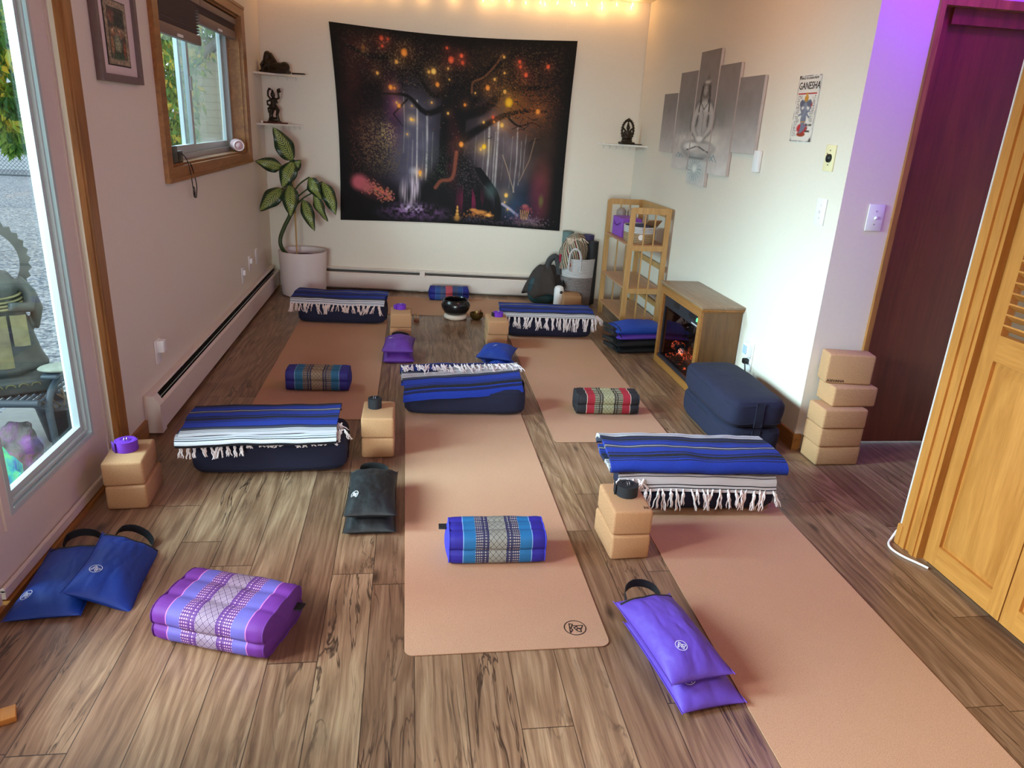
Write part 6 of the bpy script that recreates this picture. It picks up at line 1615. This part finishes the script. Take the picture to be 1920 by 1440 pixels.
# standing figure with raised arms
t = thing('figurine', 'dark standing figure with raised arms on the lower corner shelf', 'figurine', (-1.130, 6.655, 1.413), r_(-20))
b = MB(); b.rbox((0, 0, .010), (.105, .06, .020), .006, 2); b.ball((-.005, 0, .03), (.05, .032, .02), 12)
b.tube([(-.028, 0, .02), (-.030, .0, .07), (-.014, 0, .115), (-.004, 0, .135)], [.017, .017, .022, .026], 10); b.tube([(.035, .0, .02), (.030, -.006, .07), (.044, -.012, .105), (.014, 0, .128)], [.015, .013, .016, .022], 10)
b.tube([(0, 0, .12), (-.002, 0, .155), (.002, 0, .185), (-.002, 0, .20)], [.030, .022, .028, .016], 12); b.ball((-.004, 0, .222), (.019, .019, .022), 12); b.tube([(-.004, 0, .24), (-.008, 0, .265)], [.013, .005], 8)
b.tube([(.024, 0, .19), (.050, 0, .20), (.046, 0, .235), (.040, 0, .262)], [.010, .010, .009, .008], 8); b.tube([(.040, 0, .262), (.062, 0, .270), (.066, 0, .252), (.048, 0, .245)], .009, 8)
b.tube([(-.026, 0, .19), (-.048, 0, .215), (-.046, 0, .25), (-.034, 0, .272), (-.020, 0, .262)], .0085, 8); b.tube([(-.026, 0, .18), (-.052, -.01, .172), (-.050, -.01, .145), (-.026, -.012, .140)], .009, 8); b.tube([(.024, 0, .175), (.042, -.012, .165), (.020, -.022, .155)], .008, 8)
b.tube([(-.03, 0, .13), (-.052, 0, .115), (-.050, 0, .08)], [.010, .009, .004], 8)
carve(b.build('carved_body', M['bronze'], t), .0035)
b = MB(); b.tube([(-.11, .01, .006), (.14, -.02, .006)], .006, 8); b.rbox((0, -.02, .009), (.09, .04, .006), .002, 1)
tag(b.build('incense_holder', plain('red_brown_lacquer', S(96, 30, 24), .4, .2), None, (-1.130, 6.630, 1.4125), (0, 0, r_(-24))), 'low red-brown incense holder at the feet of the standing figure', 'incense holder')
b = MB(); b.ball((0, 0, .010), .010, 10); tag(b.build('white_pebble', M['white_plastic'], None, (-1.215, 6.56, 1.4125)), 'small white bead at the left end of the lower corner shelf', 'bead')
# arched figurine
t = thing('figurine', 'dark seated figure inside an oval arch on the right corner shelf', 'figurine', (1.842, 6.395, 1.401), r_(14))
b = MB(); b.rbox((0, 0, .010), (.135, .06, .020), .006, 2); b.ball((0, 0, .03), (.055, .028, .016), 12)
ring = [(.054 * math.cos(a), 0, .112 + .082 * math.sin(a)) for a in [2 * PI * k / 30 for k in range(30)]]; b.tube(ring, .009, 8, closed=True)
for k in range(24):
    a = 2 * PI * k / 24
    if math.sin(a) > -.75: b.ball((.062 * math.cos(a), 0, .112 + .090 * math.sin(a)), .0075, 8)
b.ball((0, -.004, .058), (.044, .026, .020), 14); b.tube([(0, -.002, .06), (0, -.002, .11)], [.026, .024], 12); b.ball((0, -.004, .135), (.017, .017, .020), 12); b.tube([(0, 0, .15), (0, 0, .18)], [.012, .006], 8)
for s_ in (-1, 1): b.tube([(s_ * .022, 0, .11), (s_ * .040, -.006, .085), (s_ * .020, -.02, .072)], .008, 8); b.tube([(s_ * .022, 0, .112), (s_ * .045, 0, .13)], .007, 8)
b.ball((0, 0, .205), .010, 8)
carve(b.build('carved_body', M['bronze'], t), .0035)
b = MB(); b.rbox((0, 0, .004), (.10, .03, .008), .002, 1); tag(b.build('incense_holder', M['bronze'], None, (1.905, 6.32, 1.401), (0, 0, r_(-35))), 'thin dark tray beside the arched figure', 'tray')

# ================================================================== string lights along the back wall
t = thing('string_lights', 'warm white string of small bulbs along the top of the back wall', 'string lights', (0, YB(0), 0), TB)
rd = random.Random(12)
bulbs = [(-1.10, 2.478), (-.92, 2.470), (-.74, 2.474), (-.55, 2.468), (-.36, 2.472), (-.155, 2.470), (.083, 2.466), (.34, 2.462), (.590, 2.456), (.665, 2.470), (.80, 2.468), (.935, 2.460), (1.060, 2.468), (1.095, 2.458), (1.204, 2.474), (1.315, 2.484), (1.342, 2.468), (1.440, 2.476), (1.565, 2.488), (1.572, 2.455), (1.690, 2.490), (1.812, 2.474), (1.822, 2.496)]
pts = []
for i, (x, z) in enumerate(bulbs): pts.append((x, -.018, z + .026)); 
b = MB(); b.tube(smooth_path(pts, .03), .0016, 5); b.build('cable', M['wire'], t)
M['bulb'] = emit('warm_bulb', (1.0, .60, .20, 1), 9)
bm_ = MB(); bm_.lathe([(0, -.026), (.004, -.022), (.0052, -.012), (.004, 0)], (0, 0, 0), 10); bulb_me = bm_.mesh('bulb'); bulb_me.materials.append(M['bulb'])
sk = MB(); sk.lathe([(.0042, 0), (.0045, .010), (.002, .016), (0, .016)], (0, 0, 0), 8); sock_me = sk.mesh('bulb_socket'); sock_me.materials.append(M['wire'])
for i, (x, z) in enumerate(bulbs):
    o = bpy.data.objects.new('bulb', bulb_me); COL.objects.link(o); o.parent = t; o.location = (x, -.020, z + .012); o.rotation_euler = (rd.uniform(-.3, .3), rd.uniform(-.3, .3), 0)
    s_ = bpy.data.objects.new('bulb_socket', sock_me); COL.objects.link(s_); s_.parent = o
    x_ = x * math.cos(TB); light('fairy_bulb_glow', 'POINT', (x_, YB(x_) - .075, z - .012), (0, 0, 0), .24, (1.0, .55, .20), .012)

# ================================================================== white cable along the closet casing
b = MB(); b.tube([(1.950, 2.3035, 2.14), (1.950, 2.3035, .09), (1.945, 2.312, .05)], .0038, 6)
b.tube(smooth_path([(1.945, 2.312, .05), (1.935, 2.318, .012), (1.905, 2.29, .005), (1.893, 2.25, .005), (1.905, 2.20, .005), (1.935, 2.15, .005), (1.952, 2.115, .006)], .01), .0045, 8)
tag(b.build('white_cable', M['wire'], None), 'thin white cable running down the closet casing and looping on the floor', 'cable')
b = MB(); b.rbox((0, 0, .012), (.05, .035, .024), .004, 2); 
b = MB(); b.rbox((0, 0, 0), (.11, .05, .018), .003, 2)
tag(b.build('wood_block', M['pine_y'], None, (-1.048, 1.595, .009), (0, 0, r_(25))), 'pale wood block end poking in at the left edge of the picture', 'wood block')

# ================================================================== the garden outside
def m_gravel():
    q = NT('grey_gravel'); v = q.coord(); vo = q.n('TexVoronoi', None, Vector=v, Scale=34)
    n = q.noise(v, 1.1, 4); n2 = q.noise(v, 60, 2)
    c = q.mix(vo.outputs['Color'], S(96, 104, 112), S(182, 188, 194), 'MIX'); c = q.ramp(q.sep(vo.outputs['Color'])[0], [(0, S(82, 92, 104)), (.5, S(150, 158, 166)), (1, S(206, 208, 206))])
    lf = q.ramp(q.n('TexVoronoi', None, Vector=v, Scale=13).outputs['Distance'], [(.16, (1, 1, 1)), (.22, (0, 0, 0))]); s = q.sep(v)
    far = q.math('MULTIPLY', q.ramp(q.math('DIVIDE', s[1], 20.0), [(.30, (0, 0, 0)), (.45, (1, 1, 1))]), q.ramp(n, [(.42, (0, 0, 0)), (.55, (1, 1, 1))]))
    c = q.mix(q.math('MULTIPLY', lf, far), c, S(170, 138, 74))
    return q.bsdf(c, .9, q.math('SUBTRACT', 1.0, vo.outputs['Distance']), .9, .03)
b = MB()
gz = lambda y: -.20 if y < 4.5 else -.20 - .028 * (y - 4.5)
b.grid(1, 8, lambda u, v: ((-40 + 38.55 * u) if True else 0, -6 + 50 * v, gz(-6 + 50 * v)))
struct(b.build('ground', m_gravel(), smooth=False))
b = MB(); b.b2(-2.3, -1.46, 0, 4.3, -.24, -.19); struct(b.build('path', plain('pale_concrete', S(150, 152, 150), .9, .1, 20, .2), smooth=False))
b = MB(); b.b2(-1.60, -1.46, 0, 4.2, -.19, -.12); struct(b.build('trim_5', M['oak_y'], smooth=False))
struct((lambda bb: (bb.b2(-1.46, -1.41, -1.75, 7.0, -.3, 0), bb.build('wall_outer_base', plain('foundation', S(150, 146, 140), .9), smooth=False))[1])(MB()))
# metal armchair with the statue
M['iron'] = plain('powder_coated_steel', S(64, 74, 84), .5, .1, 60, .1)
t = thing('garden_chair', 'grey slatted metal garden armchair seen through the glazed door', 'chair', (-1.95, 3.60, -.19))
b = MB()
for k in range(26): b.b2(-.44 + k * .028, -.44 + k * .028 + .013, -.24, .26, .375, .383)
for y in (-.10, .08): b.b2(-.45, .29, y, y + .02, .366, .376)
o = b.build('slatted_seat', M['iron'], t, smooth=False)
b = MB(); b.tube([(-.45, -.255, .375), (.27, -.255, .375)], .018, 10); b.tube([(-.45, .275, .385), (.29, .275, .385)], .014, 10); b.build('seat_rail', M['iron'], t)
for y0, y1 in ((-.255, -.20),):
    b = MB(); b.tube(smooth_path([(.300, -.22, 0), (.292, -.215, .20), (.285, -.20, .36), (.30, -.12, .445), (.315, .10, .475), (.32, .26, .49)], .02), .016, 10); b.build('leg', M['iron'], t)
b = MB(); b.tube([(.33, .30, 0), (.31, .28, .40)], .015, 10); b.build('leg', M['iron'], t)
b = MB(); b.tube([(-.44, -.24, 0), (-.44, -.23, .37)], .015, 10); b.build('leg', M['iron'], t)
b = MB(); b.rbox((.305, .02, .485), (.075, .46, .022), .010, 3); b.build('armrest', M['iron'], t)
M['stone'] = plain('pale_stone', S(150, 152, 140), .9, .15, 30, .5)
b = MB(); b.ball((0, 0, .018), (.088, .062, .018), 16); o = b.build('flat_stone', M['stone'], None, (-1.625, 3.46, .306), (0, 0, r_(20))); mod(o, 'DISPLACE', strength=.01, texture=None) if False else None
tag(o, 'flat pale stone lying on the chair armrest outside', 'stone')
# robed statue with a scalloped halo
M['verdigris'] = plain('weathered_grey_bronze', S(70, 72, 70), .55, .35, 14, .4, metallic=.2)
M['gold_worn'] = plain('worn_yellow_bronze', S(120, 112, 78), .55, .3, 20, .4, metallic=.2)
t = thing('garden_statue', 'weathered bronze robed statue with a scalloped halo standing on the garden chair', 'statue', (-1.875, 3.51, .195), r_(28))
b = MB(); b.rbox((0, 0, .035), (.34, .24, .07), .01, 2); b.rbox((0, 0, .085), (.30, .20, .03), .006, 2); b.lathe([(.16, .10), (.175, .12), (.150, .18), (.125, .30), (.105, .40), (.095, .44)], (0, 0, 0), 28, None, 1, .72)
b.tube([(0, 0, .42), (0, 0, .50), (0, 0, .56)], [.085, .10, .07], 16); b.ball((0, 0, .62), (.050, .052, .062), 16); b.ball((0, -.01, .665), (.046, .046, .03), 12); b.tube([(0, 0, .68), (0, 0, .73), (0, 0, .77), (0, 0, .80)], [.034, .026, .030, .008], 12)
for s_ in (-1, 1): b.tube([(s_ * .09, 0, .52), (s_ * .135, -.01, .46), (s_ * .125, -.06, .40), (s_ * .05, -.10, .42)], [.034, .030, .026, .022], 12); b.tube([(s_ * .135, .0, .46), (s_ * .155, .01, .38), (s_ * .145, .02, .28)], [.03, .03, .012], 10)
carve(b.build('robed_body', M['verdigris'], t), .008, 1)
b = MB()
ro = [(.152 + .013 * (k % 2)) for k in range(44)]; vs = []
for k in range(44):
    a = -PI * .22 + (PI * 1.44) * k / 43
    for (rr, yy) in ((.120, .03), (ro[k], .03), (ro[k], .05), (.120, .05)): vs.append((rr * math.cos(a) * 1.02, yy, .60 + rr * math.sin(a) * 1.2))
fs = []
for k in range(43):
    for j in range(4): fs.append((k * 4 + j, k * 4 + (j + 1) % 4, k * 4 + 4 + (j + 1) % 4, k * 4 + 4 + j))
fs += [(0, 3, 2, 1), (172, 173, 174, 175)]
b.add(vs, fs); b.build('halo', M['verdigris'], t, smooth=False)
b = MB()
for z, r in ((.445, .108), (.465, .104), (.43, .112), (.415, .118)): b.tube([(r * math.cos(a), r * .80 * math.sin(a) - .005, z - .012 * math.sin(-a)) for a in [2 * PI * k / 30 for k in range(30)]], .006, 6, closed=True)
for s_ in (-1, 0, 1): b.grid(6, 10, lambda u, v: (s_ * .075 + (u - .5) * .062, -.105 - .022 * v - .006 * math.sin(PI * u), .38 - (.14 if s_ else .24) * v))
for k in range(5): b.tube([(-.10 + k * .05 + .018 * math.cos(a), -.124, .045 + .014 * math.sin(a)) for a in [PI * j / 8 for j in range(9)]], .003, 5)
b.build('gilded_sash', M['gold_worn'], t)
# rock, cloth, planter
M['agate'] = None
def m_rock():
    q = NT('purple_grey_rock'); v = q.coord(); n = q.noise(v, 7, 4, .6, 1.0); c = q.ramp(n, [(.3, S(84, 84, 88)), (.45, S(120, 110, 108)), (.58, S(146, 92, 150)), (.68, S(150, 128, 112))]); return q.bsdf(c, .6, n, .6, .03)
def lump(name, label, cat, loc, r, mat, seed, rz=0):
    b = MB()
    def fn(u, v):
        a, th_ = 2 * PI * u, PI * v; d = Vector((math.sin(th_) * math.cos(a), math.sin(th_) * math.sin(a), math.cos(th_)))
        k = 1 + .34 * noise.noise(d * 1.5 + Vector((seed, 0, 0))) + .12 * noise.noise(d * 4 + Vector((seed, 3, 0))); return (d.x * r[0] * k, d.y * r[1] * k, max(0, r[2] * .55 + d.z * r[2] * k * .75))
    b.grid(40, 24, fn, closeu=True); o = b.build(name, mat, None, loc, (0, 0, rz), merge=True); return tag(o, label, cat)
lump('boulder', 'purple-veined grey boulder under the garden chair outside', 'rock', (-1.845, 3.36, -.19), (.135, .12, .20), m_rock(), 3.1)
def m_dye():
    q = NT('tie_dye'); v = q.coord(); n = q.noise(v, 9, 2, .5, 1.5); c = q.ramp(n, [(.32, S(40, 110, 180)), (.45, S(60, 180, 170)), (.56, S(96, 200, 130)), (.7, S(120, 150, 190))]); return q.bsdf(c, .9, q.noise(v, 30, 3), .6, .01)
lump('tie_dye_cloth', 'crumpled green and blue tie-dyed cloth on the doorstep outside', 'cloth', (-1.665, 2.92, -.12), (.08, .11, .19), m_dye(), 8.4)
t = thing('planter', 'low dark planter with dry stems behind the garden chair outside', 'planter', (-1.80, 3.83, -.19))
b = MB(); b.lathe([(0, 0), (.10, 0), (.135, .19), (.145, .20), (.135, .205), (.12, .17), (0, .17)], (0, 0, 0), 32); b.build('pot', plain('dark_pot', S(46, 50, 58), .4), t)
rd = random.Random(8)
for k in range(14):
    b = MB(); a = rd.uniform(0, 6.28); r = rd.uniform(0, .08); p = Vector((r * math.cos(a), r * math.sin(a), .16)); pts = [p]; d_ = Vector((rd.uniform(-.6, .6), rd.uniform(-.6, .6), 1))
    for j in range(4): d_ += Vector((rd.uniform(-.5, .5), rd.uniform(-.5, .5), 0)); pts.append(pts[-1] + d_ * .045)
    b.tube(pts, .004, 5); b.build('dry_stem', plain('dry_stalk%d' % k, S(150, 130, 108), .9) if k == 0 else bpy.data.materials['dry_stalk0'], t)
# chain link fence
t = thing('chain_link_fence', 'grey chain-link fence at the far edge of the gravel yard', 'fence', (-13.5, 25, gz(25)))
M['galv'] = plain('galvanised_wire', S(110, 120, 126), .5, .1, metallic=.3)
b = MB(); Hf = .98; Wf = 9.0
k = -Hf
while k < Wf:
    for s_ in (0, 1):
        x0, x1 = (k, k + Hf) if s_ == 0 else (k + Hf, k); z0, z1 = 0.0, Hf
        if x0 < 0: z0 = -x0 if s_ == 0 else z0; 
        lo, hi = 0, Hf
        pts = []
        for zz in (0, Hf):
            xx = (k + zz) if s_ == 0 else (k + Hf - zz); pts.append((min(max(xx, 0), Wf), 0, zz if 0 <= xx <= Wf else (-k if s_ == 0 else k + Hf)))
        if 0 <= k and k + Hf <= Wf: b.tube([pts[0], pts[1]], .006, 4)
    k += .115
o = b.build('wire_mesh', M['galv'], t)
for z in (Hf, .03): b = MB(); b.tube([(0, 0, z), (Wf, 0, z)], .022, 8); b.build('rail', M['galv'], t)
for x in (0, 3, 6, 9): b = MB(); b.tube([(x, .03, -.1), (x, .03, Hf + .05)], .03, 8); b.build('post', M['galv'], t)
# trees
def m_foliage(name, cols):
    q = NT(name); v = q.coord(); n = q.n('TexWhiteNoise', {'noise_dimensions': '3D'}, Vector=q.n('VectorMath', {'operation': 'SNAP'}, i0=v, i1=(.12, .12, .12)).outputs[0]).outputs['Value']; n2 = q.noise(v, 1.2, 3)
    c = q.ramp(q.math('ADD', q.math('MULTIPLY', n, .6), q.math('MULTIPLY', n2, .5)), cols)
    bs = q.n('BsdfPrincipled', None, Base_Color=c, Roughness=.6); tr = q.n('BsdfTranslucent', None, Color=c); mx = q.n('MixShader', None, Fac=.45)
    q.t.links.new(bs.outputs[0], mx.inputs[1]); q.t.links.new(tr.outputs[0], mx.inputs[2]); q.t.links.new(mx.outputs[0], q.out.inputs[0]); return q.m
M['green'] = m_foliage('green_yellow_leaves', [(.2, S(52, 96, 40)), (.5, S(92, 140, 52)), (.72, S(150, 172, 60)), (.85, S(210, 176, 50))])
M['green2'] = m_foliage('deep_green_leaves', [(.2, S(40, 78, 40)), (.5, S(80, 120, 60)), (.8, S(150, 164, 70))])
M['bark'] = plain('tree_bark', S(92, 80, 70), .9, .3, 20, .6)
def tree(label, loc, trunk, blobs, n, size, mat, seed):
    t = thing('tree', label, 'tree', loc, 0, 'garden trees')
    b = MB(); b.tube(smooth_path(trunk, .3), [.14] * 0 or .11, 10)
    for (c, r) in blobs[:5]: b.tube([trunk[-2], tuple((Vector(trunk[-1]) + Vector(c)) / 2 + Vector((0, 0, .1))), c], [.07, .05, .02], 6)
    b.build('trunk', M['bark'], t)
    rd = random.Random(seed); vs = []; fs = []
    for i in range(n):
        c, r = rd.choice(blobs); d_ = Vector((rd.gauss(0, 1), rd.gauss(0, 1), rd.gauss(0, 1))).normalized() * (rd.random() ** .4)
        p = Vector(c) + Vector((d_.x * r[0], d_.y * r[1], d_.z * r[2])); L = size * rd.uniform(.7, 1.3); ax = Vector((rd.gauss(0, .6), rd.gauss(0, .6), -1)).normalized(); sd = ax.cross(Vector((rd.gauss(0, 1), rd.gauss(0, 1), .1))).normalized(); o_ = len(vs)
        nn = ax.cross(sd) * L * .08
        vs += [p, p + ax * L * .45 + sd * L * .22 + nn, p + ax * L, p + ax * L * .45 - sd * L * .22 + nn]; fs.append((o_, o_ + 1, o_ + 2, o_ + 3))
    b = MB(); b.add(vs, fs); o = b.build('foliage', mat, t, smooth=False)
tree('near tree whose green and yellow leaves hang into the top of the glazed door', (-5.6, 9.2, -.3), [(0, 0, 0), (.1, 0, 1.2), (.2, .1, 2.2), (.4, .1, 3.0)],
     [((1.2, .2, 2.95), (.9, .9, .55)), ((.9, -.2, 2.45), (.7, .7, .45)), ((1.25, .5, 2.15), (.45, .5, .45)), ((.5, .4, 3.2), (1.0, 1.0, .6)), ((1.55, .0, 3.4), (.8, .8, .5)), ((1.0, .1, 1.75), (.30, .3, .30)), ((1.2, .0, 1.45), (.13, .14, .22)), ((-.5, .2, 2.8), (.9, .9, .7))], 5200, .13, M['green'], 1)
tree('leafy green tree seen through the left pane of the window', (-4.4, 13.6, -.5), [(0, 0, 0), (.0, 0, 1.0), (.1, .1, 1.8), (.1, .1, 2.4)],
     [((.25, 0, 2.9), (.9, .8, .7)), ((.35, .1, 2.2), (.6, .6, .5)), ((.2, .2, 3.5), (.9, .9, .6)), ((-.6, 0, 2.8), (.8, .8, .8)), ((.40, .1, 1.55), (.4, .4, .3))], 4200, .15, M['green'], 2)
tree('low yellowing shrub below the leafy tree outside the window', (-4.6, 15.6, -.5), [(0, 0, 0), (0, 0, .4), (0, .1, .6)], [((0, 0, 1.0), (.7, .6, .5)), ((.3, .1, .6), (.6, .6, .4))], 1800, .12, m_foliage('yellow_leaves', [(.2, S(120, 130, 50)), (.5, S(190, 170, 50)), (.8, S(220, 190, 60))]), 3)
for k, (x, y, s_) in enumerate(((-20, 42, 2.0), (-10.5, 43, 1.7), (-2.5, 38, 1.5))):
    tree(('tall', 'middle', 'right')[k] + ' dark green tree rising far behind the houses', (x, y, -1.0), [(0, 0, 0), (0, 0, 1.5), (.1, 0, 3), (.1, 0, 4)], [((0, 0, 4.4 * s_), (2.2 * s_, 2 * s_, 1.6 * s_)), ((1.2, 0, 3.2 * s_), (1.8, 1.6, 1.3)), ((-1.3, 0, 3.4 * s_), (1.8, 1.6, 1.3)), ((0, 0, 5.6 * s_), (1.4, 1.4, 1.0))], 2600, .42, M['green2'], 10 + k)
# houses
def m_siding(name, c):
    q = NT(name); s = q.sep(q.coord()); f = q.math('FRACT', q.math('MULTIPLY', s[2], 6.0)); cc = q.mix(q.math('LESS_THAN', f, .08), c, tuple(k * .55 for k in c[:3]) + (1,)); return q.bsdf(cc, .7, f, .3, .02)
def house(label, x0, x1, y0, y1, z0, h, ridge, wallm, roofc, wins):
    t = thing('house', label, 'house', ((x0 + x1) / 2, y0, z0)); w = (x1 - x0) / 2; d_ = y1 - y0
    b = MB(); vs = [(-w, 0, 0), (w, 0, 0), (w, 0, h), (0, 0, h + ridge), (-w, 0, h)]; n = 5; vs2 = [(x, d_, z) for x, y, z in vs]
    b.add(vs + vs2, [tuple(range(5)), tuple(range(9, 4, -1))] + [(i, (i + 1) % 5, 5 + (i + 1) % 5, 5 + i) for i in range(5)]); b.build('walls', wallm, t, smooth=False)
    b = MB()
    for s_ in (-1, 1):
        e = .35; b.add([(0, -e, h + ridge + .06), (s_ * (w + e), -e, h + .06 - e * ridge / w), (s_ * (w + e), d_ + e, h + .06 - e * ridge / w), (0, d_ + e, h + ridge + .06), (0, -e, h + ridge + .18), (s_ * (w + e), -e, h + .18 - e * ridge / w), (s_ * (w + e), d_ + e, h + .18 - e * ridge / w), (0, d_ + e, h + ridge + .18)],
            [(0, 1, 2, 3), (4, 7, 6, 5), (0, 4, 5, 1), (1, 5, 6, 2), (2, 6, 7, 3), (3, 7, 4, 0)])
    b.build('roof', plain('shingle_' + label[:4], roofc, .9, .1, 10, .3), t, smooth=False)
    for (x, z, ww, hh) in wins:
        b = MB(); b.b2(x - ww / 2 - .06, x + ww / 2 + .06, -.05, .0, z - .06, z + hh + .06); f = b.build('window', M['vinyl'], t, smooth=False)
        b = MB(); b.b2(x - ww / 2, x + ww / 2, -.06, -.05, z, z + hh); b.build('pane', plain('pane_' + label[:4], S(80, 96, 110), .1), f, smooth=False)
house('white house behind the chain-link fence', -19, -9.2, 28.5, 36, -1.1, 3.2, 1.6, m_siding('white_siding', S(214, 222, 226)), S(120, 126, 132), [(2.6, 1.0, 1.2, 1.0), (-1.4, 1.0, 1.2, 1.0)])
house('tan sided house filling the right pane of the window', -5.35, -1.6, 18.5, 24, -.7, 2.6, 1.5, m_siding('tan_siding', S(176, 170, 140)), S(120, 118, 112), [(-.5, .9, .6, .8)])
